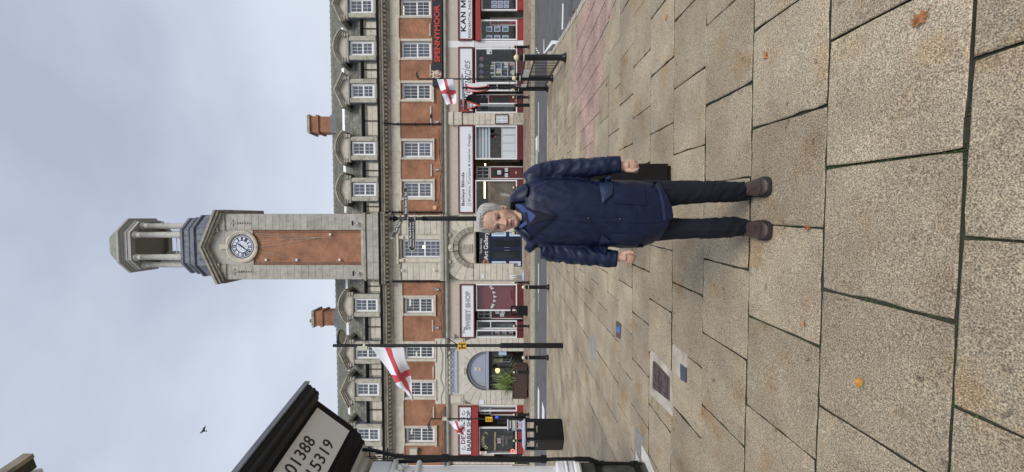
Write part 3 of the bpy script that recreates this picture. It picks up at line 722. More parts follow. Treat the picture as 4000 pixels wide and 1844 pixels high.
for j in range(6):
    for a, b in segs:
        x = a-.02-random.uniform(0, .15)
        while x < b:
            q = random.randrange(6); cand.append((x+sl_me[q][0]/2, j, q)); x += sl_me[q][0]
cand = [c for c in cand]
random.shuffle(cand); cand.sort(key=lambda c: 0 if -13 < c[0] < 13 else 1)
rest = MB(); rot = Matrix.Rotation(-ang, 4, 'X')
for i, (x, j, q) in enumerate(cand):
    base = Vector((x, Y1, Z1))+sd_*(skl*j/6)+nrm*(.012+random.uniform(0, .008))
    if i < 300:
        o = link('slate', sl_me[q][1], roof); o.location = base; o.rotation_euler = (-ang+.012, random.uniform(-.02, .02), 0)
    else:
        t = sl_me[q][2]; rest.add([base+rot @ Vector(v) for v in t.v], t.f)
rest.build('slate', 'slate', roof, kind='stuff')
up = Vector((0, Y3-Y2, Z3-Z2)); upl = up.length; ud = up/upl; un = Vector((0, -ud.z, ud.y)); ur = Matrix.Rotation(-math.atan2(ud.y, ud.z), 4, 'X')
rest = MB(); nj = 13
for j in range(nj):
    x = RX0+random.uniform(-.2, 0)
    while x < RX1:
        w_ = random.uniform(.2, .36); base = Vector((x+w_/2, Y2, Z2))+ud*(upl*j/nj)+un*(.01+random.uniform(0, .006)); a = w_/2-.008; l = upl/nj+.04
        rest.add([base+ur @ Vector(v) for v in ((-a, 0, 0), (a, 0, 0), (a, 0, l), (-a, 0, l), (-a, -.022, 0), (a, -.022, 0), (a, -.003, l), (-a, -.003, l))], [(4, 5, 6, 7), (0, 1, 5, 4), (0, 4, 7, 3), (1, 2, 6, 5)]); x += w_
rest.build('slate', 'slate', roof, kind='stuff')
for a, b in segs: MB().sweepx([(Y2-.07, Z2-.07), (Y2-.03, Z2+.13), (Y2+.06, Z2+.15), (Y2+.06, Z2-.02)], a+.05, b-.05).build('flashing', 'white', roof)
mb = MB(); x = RX0
while x < RX1:
    mb.prism([(x, Z3-.12), (x+.44, Z3-.12), (x+.44, Z3+.06), (x, Z3+.06)], Y3-.14, Y3+.14); mb.prism([(x+.4, Z3-.1), (x+.47, Z3-.1), (x+.47, Z3+.09), (x+.4, Z3+.09)], Y3-.16, Y3+.16); x += .45
mb.build('ridge_tile', 'ridge', roof)
# --- dormers
def make_dormer(kind):
    root = MB().box(-.80, .80, .0, 3.2, .0, .3).build('dormer', 'stone_moss', None)
    jb = MB()
    for s in (-1, 1):
        a, b = sorted((s*.80, s*.50)); jb.block(a, b, -.06, .5, .3, 2.14, .015)
        for q in range(5): pass
    jb.box(-.50, .50, .2, .5, .3, .44)
    jb.build('jamb', 'stone_moss', root)
    hb = MB(); hb.sweepx([(.4, 2.14), (-.08, 2.14), (-.11, 2.2), (-.08, 2.26), (-.08, 2.34), (.4, 2.34)], -.82, .82); hb.build('lintel', 'stone_weather', root)
    cb = MB()
    for s in (-1, 1):
        cb.prism([(s*.77, .3), (s*.83, .3), (s*.83, 2.42), (s*.77, 2.42)], .0, 2.6)
    cb.box(-.77, .77, .45, 2.6, 2.2, 2.42); cb.build('lead_cheek', 'lead', root)
    # brackets
    for s in (-1, 1):
        bb = MB(); a, b = sorted((s*.98, s*.72)); bb.block(a, b, -.2, .1, 2.30, 2.46, .02); bb.block(a+.03, b-.03, -.15, .1, 2.13, 2.30, .02); bb.block(a-.03, b+.03, -.24, .1, 2.46, 2.52, .01); bb.build('bracket', 'stone_weather', root)
    # pediment
    n = 14; pb = MB(); W = 1.18
    if kind == 's':
        c = lambda t, r0, z0: (t*W*r0, z0+(.53*(1-t*t)))
        for (r0, lo_, hi, y0) in ((1., 0.02, .12, -.34), (.97, -.07, .02, -.27), (.93, -.15, -.07, -.2)):
            up_ = [c(-1+2*i/n, r0, 2.52+hi) for i in range(n+1)]; dn = [c(-1+2*i/n, r0, 2.52+lo_) for i in range(n+1)]
            for i in range(n): pb.prism([dn[i], dn[i+1], up_[i+1], up_[i]], y0, 1.2)
        tym = [(-.8, 2.34), (.8, 2.34)]+[(W*.93*(.86-1.72*i/n), 2.38+.53*(1-(.86-1.72*i/n)**2)) for i in range(n+1)]
    else:
        for (r0, lo_, hi, y0) in ((1., .02, .13, -.34), (.97, -.08, .02, -.27), (.93, -.17, -.08, -.2)):
            for s in (-1, 1): pb.prism([(0, 3.03+lo_), (s*W*r0, 2.48+lo_), (s*W*r0, 2.48+hi), (0, 3.03+hi)], y0, 1.2)
        tym = [(-.8, 2.34), (.8, 2.34), (.9, 2.45), (0, 2.9), (-.9, 2.45)]
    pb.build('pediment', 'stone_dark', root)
    tb_ = MB(); tb_.prism(tym, -.04, .3); tb_.build('tympanum', 'stone', root)
    rf = MB()
    if kind == 's':
        for i in range(n):
            a, b = -1+2*i/n, -1+2*(i+1)/n; rf.quad((a*W, -.3, 2.65+.53*(1-a*a)), (b*W, -.3, 2.65+.53*(1-b*b)), (b*W, 3.0, 2.65+.53*(1-b*b)), (a*W, 3.0, 2.65+.53*(1-a*a)))
    else:
        for s in (-1, 1): rf.quad((0, -.3, 3.17), (s*W, -.3, 2.62), (s*W, 3.2, 2.62), (0, 3.2, 3.17))
    rf.build('dormer_roof', 'lead', root)
    win = make_window(.94, 1.62, 3, 2, .47)
    win.parent = root; win.location = (0, .1, .46)
    # flatten to keep three levels: panes and sashes go under the dormer
    for ch in list(win.children):
        ch.parent = root; ch.location = Vector(ch.location)+win.location
    MB().block(-.53, .53, -.02, .3, .3, .455, .02).build('sill', 'stone_weather', root)
    return root
protos = {}
for x, kd in dx_all:
    if kd not in protos: o = protos[kd] = make_dormer(kd); o.parent = TH; o.matrix_parent_inverse = WORLD(TH).inverted()
    else: o = copy_tree(protos[kd])
    o.location = (x, YF+.02, 10.62)
# --- chimneys
for (Y0, Y1_, kind) in ((455, 515, 1), (1218, 1272, 0)):
    D = Y3-.3; x0, x1 = fx(Y1_, D), fx(Y0, D); zt = fz(1216, 922, D)
    mb = MB(); mb.box(x0, x1, D, D+1.2, 15, fz(1255, 922, D)); mb.box(x0-.1, x1+.1, D-.1, D+1.3, fz(1255, 922, D)+.001, fz(1245, 922, D)); mb.box(x0-.02, x1+.02, D-.02, D+1.2, fz(1245, 922, D)+.001, zt-.12)
    ch = mb.build('chimney', 'brick', TH)
    mb = MB(); mb.box(x0-.13, x1+.13, D-.13, D+1.3, zt-.119, zt+.02); mb.box(x0-.05, x1+.05, D-.05, D+1.2, zt+.021, zt+.12); mb.build('chimney_cap', 'stone_dark', ch); MB().box(x0-.1, x1+.1, D-.12, D+.1, 15.2, 15.6).build('lead_apron', 'lead', ch)
    if not kind:
        mb = MB(); mb.lathe([(.16, 0), (.13, .3), (.15, .32), (.15, .36), (.1, .36)], ((x0+.25), D+.5, zt+.12), 12); mb.build('chimney_pot', 'terracotta', ch)
# --- first floor: downpipes
for Yc, z0 in ((486, 6.4), (829, 6.4), (1099, 6.4)):
    x = fx(Yc); mb = MB(); mb.tube([(x, YF-.55, 10.5), (x, YF-.4, 10.2), (x, YF-.12, 9.9), (x, YF-.1, z0)], .055, 8)
    for z in (9.4, 8.2, 7.2): mb.box(x-.08, x+.08, YF-.17, YF, z, z+.07)
    mb.build('downpipe', 'black', TH)
# --- black-topped lower cornice and stone band over the shops
mb = MB()
LP = [(YF+.1, 5.98), (YF-.10, 5.98), (YF-.14, 6.04), (YF-.24, 6.08), (YF-.26, 6.16), (YF-.26, 6.22), (YF+.1, 6.30)]
mb.sweepx(LP, XL-.1, XR); mb.build('shop_cornice', 'stone_weather', TH)
mb = MB()
for a, b in ((XL, fx(1590)), (fx(1318), CX0-.02), (CX1+.02, fx(345)-.02)):
    mb.sweepx([(YF-.24, 6.225), (YF-.02, 6.305), (YF-.02, 6.42), (YF-.1, 6.44), (YF-.2, 6.34), (YF-.25, 6.28)], a, b)
mb.build('lead_capping', mat('dark_capping', (.06, .058, .05), .7, noise=.4, nscale=4.), TH)
# cables that loop along the capping, each its own piece
for k, (a, b) in enumerate(((500, 825), (1105, 1315), (1325, 1575), (1600, 1780))):
    n = 26; pts = []
    for i in range(n+1):
        t = i/n; x = fx(a+(b-a)*t); pts.append((x, YF-.1, 6.55+.07*math.sin(9*t*(1+k*.3))+.05*math.sin(23*t)))
    MB().tube(pts, .014, 5).build('cable', 'black', TH)
# ------------------------------------------------------------------ ground floor: rendered band, piers, shopfronts
def seg(Y0, Y1): return fx(Y1), fx(Y0)        # left x, right x  (Y0 < Y1 in the photo)
SH = {'kan': seg(-90, 160), 'mem': seg(186, 441), 'bai': seg(489, 834), 'swe': seg(1108, 1320), 'bar': seg(1581, 1777)}
def band(a, b):
    bx('plaster_band', 'render', a, b, YF-.03, YF+.3, 5.27, 5.98)
for k in SH: band(*SH[k])
# white pillar between the first two shops, with fluting
a, b = seg(160, 186)
mb = MB(); mb.box(a, b, YF-.02, YF+.4, ZB-.1, 5.98)
for i in range(4): x = a+.06+(b-a-.12)*(i+.5)/4; mb.box(x-.03, x+.03, YF-.05, YF-.02, 1.2, 4.05)
mb.box(a-.002, b+.002, YF-.06, YF, ZB-.1, 1.15); mb.box(a-.002, b+.002, YF-.07, YF, 4.15, 4.3); mb.build('pilaster', 'white', TH)
# stone block piers
def block_pier(Y0, Y1, ztop=5.98, n=None, m='stone', y=None):
    a, b = seg(Y0, Y1); y = YF-.08 if y is None else y; bx('pier_core', 'joint', a+.02, b-.02, y+.05, YF+.4, ZB-.2, ztop)
    MB().block(a-.02, b+.02, y-.03, YF+.2, ZB-.15, ZB+.62, .02).build('plinth', 'stone_moss', TH)
    z = ZB+.64; h = .395
    while z < ztop-.2:
        h2 = min(h, ztop-z)
        MB().block(a, b, y, YF+.1, z+.008, z+h2-.008, .018).build('stone_block', m, TH); z += h2
block_pier(443, 488, 5.0); block_pier(1778, 1813, 5.95)
a, b = seg(440, 490)
mb = MB(); mb.block(a, b, YF-.16, YF+.2, 5.02, 5.95, .02); mb.block(a-.05, b+.05, YF-.22, YF+.2, 5.6, 5.75, .02); mb.build('capital', 'stone', TH)
# a recess with floor, back and sides for every shop
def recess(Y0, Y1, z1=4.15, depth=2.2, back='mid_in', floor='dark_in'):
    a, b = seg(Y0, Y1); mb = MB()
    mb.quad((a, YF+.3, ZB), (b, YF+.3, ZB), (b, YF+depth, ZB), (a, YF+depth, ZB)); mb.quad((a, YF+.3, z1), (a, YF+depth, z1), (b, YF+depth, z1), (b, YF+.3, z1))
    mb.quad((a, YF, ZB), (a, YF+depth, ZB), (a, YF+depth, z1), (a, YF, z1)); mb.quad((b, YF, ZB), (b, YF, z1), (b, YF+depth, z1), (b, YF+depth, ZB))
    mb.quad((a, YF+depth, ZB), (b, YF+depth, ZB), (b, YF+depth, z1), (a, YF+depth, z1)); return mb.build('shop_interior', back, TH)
def fascia(key, Y0, Y1, z0, z1, label, mframe='maroon', mface='sign_white', lit=True):
    a, b = seg(Y0, Y1)
    s = thing('shop_sign', label, 'sign', ((a+b)/2, YF-.1, z0))
    mb = MB(); t = .085; y0, y1 = YF-.16, YF-.035
    mb.box(a, b, y0, y1, z0, z0+t); mb.box(a, b, y0, y1, z1-t, z1); mb.box(a, a+t, y0, y1, z0+t, z1-t); mb.box(b-t, b, y0, y1, z0+t, z1-t)
    mb.build('sign_frame', mframe, s); MB().box(a+t, b-t, YF-.11, YF-.036, z0+t, z1-t).build('sign_board', mface, s)
    return s
def wframe(Y0, Y1, z0, z1, bars=(), hb=(), t=.09, y=YF, m='white', glass='glass', name='shop_window'):
    a, b = seg(Y0, Y1); mb = MB()
    mb.box(a, a+t, y-.05, y+.08, z0, z1); mb.box(b-t, b, y-.05, y+.08, z0, z1); mb.box(a+t, b-t, y-.05, y+.08, z0, z0+t*.9); mb.box(a+t, b-t, y-.05, y+.08, z1-t*.7, z1)
    for q in bars: x = fx(q); mb.box(x-.05, x+.05, y-.045, y+.075, z0+t*.9, z1-t*.7)
    for q in hb: mb.box(a+t, b-t, y-.04, y+.07, q-.03, q+.03)
    o = mb.build(name, m, TH)
    if glass: MB().box(a+t, b-t, y, y+.012, z0+t*.9, z1-t*.7).build('pane', glass, o)
    return o
def riser(Y0, Y1, z1, m='maroon', n=2):
    a, b = seg(Y0, Y1); o = MB().box(a, b, YF-.06, YF+.2, ZB-.15, z1).build('stall_riser', m, TH)
    for i in range(n):
        x0, x1 = a+(b-a)*i/n+.06, a+(b-a)*(i+1)/n-.06; mb = MB()
        mb.box(x0, x1, YF-.085, YF-.06, ZB+.09, ZB+.12); mb.box(x0, x1, YF-.085, YF-.06, z1-.1, z1-.07); mb.box(x0, x0+.03, YF-.085, YF-.06, ZB+.12, z1-.1); mb.box(x1-.03, x1, YF-.085, YF-.06, ZB+.12, z1-.1)
        mb.build('riser_panel', m, o)
    return o
def door(Y0, Y1, z1, y, m='maroon', glass_z=(1.75, 2.95), posters=()):
    a, b = seg(Y0, Y1); mb = MB(); t = .13
    g0, g1 = glass_z
    mb.box(a, b, y, y+.06, ZB+.02, g0); mb.box(a, b, y, y+.06, g1, z1); mb.box(a, a+t, y, y+.06, g0, g1); mb.box(b-t, b, y, y+.06, g0, g1)
    o = mb.build('shop_door', m, TH); MB().box(a+t, b-t, y+.02, y+.03, g0, g1).build('pane', 'pane_dark', o)
    MB().box(a+.3, b-.3, y-.03, y, ZB+.45, ZB+.52).build('letter_plate', 'brass', o)
    mb = MB(); mb.box(a-.07, a, y-.02, y+.1, ZB, z1+.06); mb.box(b, b+.07, y-.02, y+.1, ZB, z1+.06); mb.box(a, b, y-.02, y+.1, z1+.005, z1+.07); mb.build('door_frame', 'white_old', o)
    return o
def fanlight(Y0, Y1, z0, z1, y, cols, m='white_old'):
    a, b = seg(Y0, Y1); mb = MB(); t = .07
    mb.box(a, a+t, y, y+.06, z0, z1); mb.box(b-t, b, y, y+.06, z0, z1); mb.box(a+t, b-t, y, y+.06, z0, z0+t); mb.box(a+t, b-t, y, y+.06, z1-t, z1)
    for i in range(1, cols): x = a+(b-a)*i/cols; mb.box(x-.02, x+.02, y, y+.05, z0+t, z1-t)
    mb.box(a+t, b-t, y, y+.05, (z0+z1)/2-.02, (z0+z1)/2+.02)
    o = mb.build('fanlight', m, TH); MB().box(a+t, b-t, y+.03, y+.036, z0+t, z1-t).build('pane', 'pane_dark', o)
def card(name, Y0, Y1, z0, z1, y, m, label, cat, group=None, th=.012):
    a, b = seg(Y0, Y1); o = MB().box(a, b, y, y+th, z0, z1).build(name, m); return tag(o, label, cat, group)
def lines_on(o, x0, x1, z0, z1, y, n, m='text_black', name='print'):
    mb = MB(); h = (z1-z0)/n
    for i in range(n): mb.box(x0+random.uniform(0, .12)*(x1-x0), x1-random.uniform(0, .4)*(x1-x0), y-.004, y, z0+h*i+h*.3, z0+h*i+h*.6)
    return mb.build(name, m, o)
# ---- shop 1: estate agent
recess(-90, 160)
s = fascia('kan', -90, 160, 4.22, 5.23, 'white fascia board with bold black KAN M above the red blind box')
for ch_, Ya, Yb in (('K', 126, 101), ('A', 100, 74), ('N', 71, 50)): lettering(ch_, fx(Ya), fx(Yb), 4.72, 5.06, YF-.11, 'text_black', s, bold=.03)
mb = MB(); xa, xb = fx(33), fx(5); t_ = .085; xm = (xa+xb)/2
for q in ([(xa, 4.72), (xa+t_, 4.72), (xa+t_, 5.06), (xa, 5.06)], [(xb-t_, 4.72), (xb, 4.72), (xb, 5.06), (xb-t_, 5.06)]): mb.prism(q, YF-.12, YF-.111)
for q in ([(xa+t_, 5.06), (xa+t_, 4.93), (xm-.03, 4.72), (xm+.03, 4.72), (xm, 4.83)], [(xb-t_, 5.06), (xm, 4.83), (xm+.03, 4.72), (xb-t_, 4.93)]): mb.prism(q, YF-.12, YF-.111)
mb.build('lettering', 'text_black', s)
lettering('RESIDENTIAL SALES', fx(150), fx(-3), 4.38, 4.55, YF-.11, 'text_black', s)
a, b = seg(-90, 163); bl = MB().box(a, b, YF-.28, YF-.02, 3.72, 4.05).build('blind_box', 'red', TH)
wframe(78, 158, 1.22, 3.72, m='white'); riser(78, 158, 1.22, 'red', 2)
wframe(-90, 42, 1.22, 3.66, y=YF+.02); riser(-90, 40, 1.22, 'red', 3)
door(48, 72, 3.05, YF+.9, 'red'); 
a, b = seg(-20, 34); MB().box(a, b, YF+.2, YF+.24, 1.35, 3.25).build('display_board', 'black_matt', TH)
pc_ = []
for i, (x0, x1) in enumerate(((98, 120), (133, 156), (-2, 12), (14, 26))):
    for j in range(3):
        z1 = (3.36-.56*j) if i < 2 else (2.98-.42*j); hh = .42 if i < 2 else .36
        c = card('property_card', x0, x1, z1-hh, z1, YF+.16, mat('card%d%d' % (i, j), (.55+.1*(j % 2), .6, .75), .5), ['top', 'middle', 'bottom'][j]+' lit property card in the '+['inner right', 'left', 'far right', 'centre right'][i]+' column of the estate agent window', 'card', "property cards in the estate agent's window")
        a, b = seg(x0, x1); MB().box(a+.05, b-.12, YF+.145, YF+.157, z1-hh+.06, z1-.06).build('photo', mat('cardphoto%d%d' % (i, j), (.06, .1+.03*j, .14+.04*i), .5, noise=.5, nscale=14.), c); lines_on(c, b-.11, b-.02, z1-hh+.05, z1-.05, YF+.157, 4)
# ---- shop 2: gift shop
recess(186, 441, back='dark_in')
s = fascia('mem', 187, 440, 4.22, 5.25, 'white fascia board with grey script Memories half hidden by road signs')
lettering('Memories', fx(398), fx(238), 4.44, 5.0, YF-.11, mat('text_grey', (.1, .1, .12), .5), s, shear=.35, bold=-.006)
lettering('Cards & Gifts', fx(345), fx(277), 4.36, 4.5, YF-.11, M['text_grey'] if 'text_grey' in M else 'text_black', s)
wframe(188, 328, 1.22, 4.1, y=YF); riser(188, 331, 1.22, 'maroon', 3)
wframe(316, 352, 1.22, 4.1, y=YF+.25, hb=(3.2, 2.6)); riser(332, 352, 1.22, 'maroon', 1)
door(358, 400, 3.2, YF+.8, 'maroon'); fanlight(354, 402, 3.3, 4.1, YF+.8, 2)
wframe(403, 442, 1.22, 4.1, y=YF); riser(403, 442, 1.22, 'maroon', 1)
# display shelves and ornaments
dm = MB(); a, b = seg(234, 292)
for z in (1.4, 1.85, 2.3, 2.75): dm.box(a, b, YF+.35, YF+.75, z, z+.04)
for x in (a, b-.04): dm.box(x, x+.04, YF+.35, YF+.75, 1.35, 3.0)
tag(dm.build('display_shelf', 'white_old'), 'white open shelf unit displaying gifts inside the gift shop window', 'shelf')
for i in range(16):
    x = b-.25-(b-a-.3)*(i//4)/4+random.uniform(-.04, .04); z = [1.44, 1.89, 2.34, 2.79][i % 4]; h = random.uniform(.15, .34); wd = random.uniform(.08, .2)
    tag(MB().block(x, x+wd, YF+.38, YF+.55, z, z+h, .02).build('gift_box', mat('gift%d' % i, random.choice([(.5, .5, .52), (.6, .55, .45), (.1, .12, .2), (.55, .3, .3)]), .6)), 'small gift box, %s along %s of the white shelf unit' % (['rightmost', 'second', 'third', 'last'][i//4], ['the bottom shelf', 'the second shelf', 'the third shelf', 'the top shelf'][i % 4]), 'gift box', 'boxed gifts on the white shelf unit')
bc = [((.55, .25, .27), 'pink'), ((.5, .5, .55), 'silver'), ((.24, .22, .5), 'purple'), ((.5, .3, .3), 'dusky pink')]
for i, (Yc, c) in enumerate(zip((219, 246, 271, 292), bc)):
    x = fx(Yc); z = 3.72; mb = MB(); mb.ball((x, YF+.5, z), .15, 10, 8, (1, 1, 1.15)); mb.tube([(x, YF+.5, z-.16), (x+.02, YF+.5, z-.55)], .006, 4)
    tag(mb.build('balloon', mat('balloon%d' % i, c[0], .3)), c[1]+' balloon hanging near the top of the gift shop window', 'balloon')
# window sticker sign
c = card('window_notice', 187, 212, 2.95, 3.3, YF-.03, 'sign_white', 'small pale notice with a blue square stuck beside the white pillar', 'notice'); a, b = seg(187, 212); lines_on(c, a+.05, b-.03, 2.98, 3.27, YF-.03, 4); MB().box(a+.03, a+.14, YF-.036, YF-.03, 2.99, 3.1).build('blue_square', 'navy', c)
# notice case on the pier
a, b = seg(449, 486); c = thing('notice_case', 'glazed notice board with black frame fixed on the stone pier', 'notice board', ((a+b)/2, YF-.1, 1.8))
z0, z1 = fz(1986, 460), fz(1934, 460); mb = MB(); mb.box(a, b, YF-.16, YF-.08, z0, z0+.05); mb.box(a, b, YF-.16, YF-.08, z1-.05, z1); mb.box(a, a+.05, YF-.16, YF-.08, z0+.05, z1-.05); mb.box(b-.05, b, YF-.16, YF-.08, z0+.05, z1-.05); mb.build('case_frame', 'black', c)
MB().box(a+.05, b-.05, YF-.13, YF-.082, z0+.05, z1-.05).build('sheet', 'sign_white', c)
for i in range(3):
    for j in range(2): x = a+.08+.2*i; lines_on(c, x, x+.15, z0+.1+.38*j, z0+.42+.38*j, YF-.13, 5)
# ---- shop 3: blinds
recess(489, 834, back='dark_in')
s = fascia('bai', 490, 833, 4.22, 5.3, 'long white fascia board reading Baileys Blinds over the blinds shop')
lettering('Baileys Blinds', fx(804), fx(674), 4.82, 5.08, YF-.11, 'text_black', s, bold=.015)
lettering('Shutters, Curtains & Interior Design', fx(788), fx(525), 4.4, 4.63, YF-.11, 'text_black', s)
mb = MB(); mb.box(fx(804), fx(674), YF-.118, YF-.11, 4.70, 4.715); mb.box(fx(803), fx(793), YF-.118, YF-.11, 4.42, 4.6); mb.build('underline', 'text_black', s)
MB().box(fx(801.5), fx(794.5), YF-.122, YF-.118, 4.44, 4.58).build('emblem', 'sign_white', s)
wframe(491, 623, 1.22, 4.12, y=YF); riser(491, 624, 1.22, 'maroon', 3)
wframe(703, 833, 1.22, 4.12, y=YF); riser(702, 833, 1.22, 'maroon', 3)
door(648, 692, 3.08, YF+.75, 'maroon'); fanlight(645, 694, 3.18, 4.12, YF+.75, 3)
a, b = seg(494, 620)
for j in range(6):
    z = 3.12+.158*j; tag(MB().box(a+.03, b-.03, YF+.18, YF+.2, z, z+.10).build('blind_slat', mat('vane_white', (.7, .72, .78), .6) if j == 0 else bpy.data.materials['vane_white']), 'pale horizontal blind band in the upper right window of the blinds shop', 'blind', 'bands of the striped roller blind') if False else None
bl = thing('striped_blind', 'grey and white striped roller blind drawn half way down the blinds shop window', 'blind', ((a+b)/2, YF+.2, 3.1))
vg = mat('blind_grey', (.26, .28, .34), .7); vw = mat('blind_white', (.70, .72, .76), .7)
for j in range(9):
    z = 3.10+.112*j; MB().box(a+.03, b-.03, YF+.18, YF+.195, z, z+.112).build('blind_stripe', vw if j % 2 == 0 else vg, bl)
sh = thing('plantation_shutter', 'low white slatted shutters inside the lower blinds shop window', 'shutter', ((a+b)/2, YF+.15, 1.3))
mb = MB(); q = (b-a)/4
for i in range(5): x = a+.02+(b-a-.04)*i/4; mb.box(x-.03, x+.03, YF+.12, YF+.16, 1.3, 2.25)
mb.box(a, b, YF+.12, YF+.16, 2.25, 2.31); mb.box(a, b, YF+.12, YF+.16, 1.29, 1.33); mb.build('shutter_frame', 'white', sh)
sl = MB().add([(-q/2+.05, -.02, -.028), (q/2-.05, -.02, -.028), (q/2-.05, .012, .03), (-q/2+.05, .012, .03), (-q/2+.05, -.012, -.03), (q/2-.05, -.012, -.03), (q/2-.05, .02, .026), (-q/2+.05, .02, .026)], [(0, 1, 2, 3), (7, 6, 5, 4), (0, 4, 5, 1), (2, 6, 7, 3)]).mesh('slat', 'white')
for i in range(4):
    for j in range(14): o = link('slat', sl, sh); o.location = (a+.02+(b-a-.04)*(i+.5)/4, YF+.14, 1.37+.064*j)
# interior of the blinds shop: boards, strip lights
mb = MB(); a2, b2 = seg(492, 622); mb.box(a2, b2, YF+1.5, YF+1.55, 1.0, 3.2); tag(mb.build('sample_stand', mat('sample_board', (.10, .075, .05), .7, noise=.7, nscale=3.)), 'dark sample display panel behind the opening between blind and shutters', 'panel')
tag(MB().ball((fx(519), YF+1.2, 2.82), .12, 10, 8, (1, .5, 1.3)).build('ornament', mat('red_orn', (.5, .06, .02), .4)), 'round red ornament hanging behind the blinds shop window', 'ornament')
glow = mat('strip_light', (1, .85, .6), .5, emit=(1, .72, .36), es=6.)
for k, (Y0, Y1) in enumerate(((706, 772), (645, 690), (627, 636))):
    a3, b3 = seg(Y0, Y1); zz = fz(1890, 740); tag(MB().box(a3, b3, YF+.95+.3*k, YF+1.03+.3*k, zz-.03, zz+.05).build('strip_light', glow), 'lit warm strip light '+['glowing at the ceiling of the left blinds shop window', 'showing through the panes above the blinds shop door', 'end glowing right of the blinds shop door'][k], 'light')
mb = MB(); a3, b3 = seg(706, 830); mb.box(a3, b3, YF+1.3, YF+1.4, 1.0, 3.3); tag(mb.build('sample_rack', mat('rack_board', (.2, .145, .09), .7, noise=.5, nscale=2.)), 'brown board rack of fabric samples in the left blinds shop window', 'rack')
mb = MB()
for i in range(26):
    an = random.uniform(0, 6.28); x = fx(762)+.22*math.cos(an)*random.random(); z = 1.9+random.uniform(0, .6); mb.tube([(fx(762), YF+.6, 1.7), (x, YF+.6+.1*math.sin(an), z)], .008, 4); mb.ball((x, YF+.6+.1*math.sin(an), z), .02, 5, 4)
tag(mb.build('twig_ornament', 'white_old'), 'white twig ornament standing in the left blinds shop window', 'ornament')
for i, (Y0, Y1, z0, z1) in enumerate(((661, 677, 2.35, 2.62), (651, 666, 1.86, 2.08), (673, 688, 1.86, 2.08))):
    c = card('door_notice', Y0, Y1, z0, z1, YF+.735, 'sign_white', ['upper', 'lower right', 'lower left'][i]+' white paper notice on the glass of the blinds shop door', 'notice', 'notices on the blinds shop door'); a3, b3 = seg(Y0, Y1); lines_on(c, a3+.03, b3-.02, z0+.03, z1-.03, YF+.735, 3)
# ---- shop 4: sweet shop
recess(1108, 1320, back='dark_in')
s = fascia('swe', 1109, 1319, 4.2, 5.22, 'white fascia board reading The Sweet Shop in black candy stripe letters')
t = lettering('SWEET SHOP', fx(1286), fx(1136), 4.50, 4.86, YF-.11, 'text_black', s, bold=.05)
lettering('The', fx(1302), fx(1276), 4.86, 5.05, YF-.11, 'text_black', s, shear=.1)
# candy stripes: white slivers cut across the letters
me = textmesh('SWEET SHOP', .012, 0, .5); xs_ = [v.co.x for v in me.vertices]; ys_ = [v.co.y for v in me.vertices]; X0, X1 = fx(1285.5), fx(1136.5)
mb = MB(); n = 62
for i in range(n):
    x = X0+(X1-X0)*(i+.5)/n
    mb.add([(x-.01, YF-.125, 4.50), (x+.008, YF-.125, 4.50), (x+.058, YF-.125, 4.86), (x+.04, YF-.125, 4.86)], [(0, 1, 2, 3)])
bpy.data.meshes.remove(me); mb.build('candy_stripe', 'sign_white', s)
wframe(1109, 1214, 1.22, 4.1, y=YF); riser(1109, 1214, 1.22, 'maroon', 3)
a, b = seg(1111, 1211); tag(MB().box(a, b, YF+.3, YF+.34, 1.25, 4.05).build('backing_board', mat('maroon_board', (.19, .025, .035), .5, noise=.1)), 'plain maroon backing board filling the sweet shop window', 'board')
bu = thing('bunting', 'string of white triangular flags across the maroon sweet shop window', 'bunting', (fx(1160), YF+.2, 3.0)); pts = []
for i in range(13):
    t = i/12; Y = 1112+98*t; pts.append((fx(Y), YF+.2, 3.28-.62*(1-(2*t-1)**2)*.55-.1*t))
MB().tube(pts, .012, 4).build('cord', 'text_black', bu)
for i in range(7):
    p = pts[min(12, 1+int(i*1.8))]; mb = MB(); mb.prism([(p[0]-.11, p[2]), (p[0]+.11, p[2]), (p[0], p[2]-.24)], YF+.185, YF+.195); mb.build('pennant', 'sign_white', bu)
door(1223, 1254, 3.05, YF+.85, 'maroon'); fanlight(1220, 1256, 3.13, 4.08, YF+.85, 2)
for i, (Y0, Y1, z0, z1) in enumerate(((1222, 1237, 2.5, 2.78), (1225, 1236, 2.1, 2.4), (1236, 1248, 2.15, 2.45))):
    c = card('door_notice', Y0, Y1, z0, z1, YF+.835, 'sign_white', ['upper', 'lower right', 'lower left'][i]+' paper notice on the dark glass of the sweet shop door', 'notice', 'notices on the sweet shop door'); a3, b3 = seg(Y0, Y1); lines_on(c, a3+.03, b3-.02, z0+.03, z1-.03, YF+.835, 3)
wframe(1256, 1290, 1.22, 4.1, y=YF+.35, hb=(3.1,)); riser(1256, 1290, 1.22, 'maroon', 1)
wframe(1288, 1319, 1.22, 4.1, y=YF); riser(1288, 1319, 1.22, 'maroon', 1)
mb = MB(); a, b = seg(1290, 1317)
for z in (1.5, 2.0, 2.5, 3.0): mb.box(a, b, YF+.5, YF+.9, z, z+.03)
tag(mb.build('display_shelf', 'white_old'), 'stepped shelves behind the narrow left window of the sweet shop', 'shelf')
for i in range(18):
    x = a+.06+(b-a-.12)*((i % 6)+.5)/6; z = [1.53, 2.03, 2.53][i//6]; mb = MB(); mb.lathe([(.045, 0), (.05, .02), (.05, .2), (.035, .23), (.04, .25), (.0, .26)], (x, YF+.6, z), 8)
    tag(mb.build('sweet_jar', mat('jar%d' % i, random.choice([(.5, .35, .1), (.2, .35, .4), (.45, .1, .08), (.4, .4, .42)]), .2)), 'sweet jar, %s from the left on the %s shelf of the sweet shop window' % (['first', 'second', 'third', 'fourth', 'fifth', 'sixth'][i % 6], ['lowest', 'second', 'third'][i//6]), 'jar', 'jars on the sweet shop shelves')
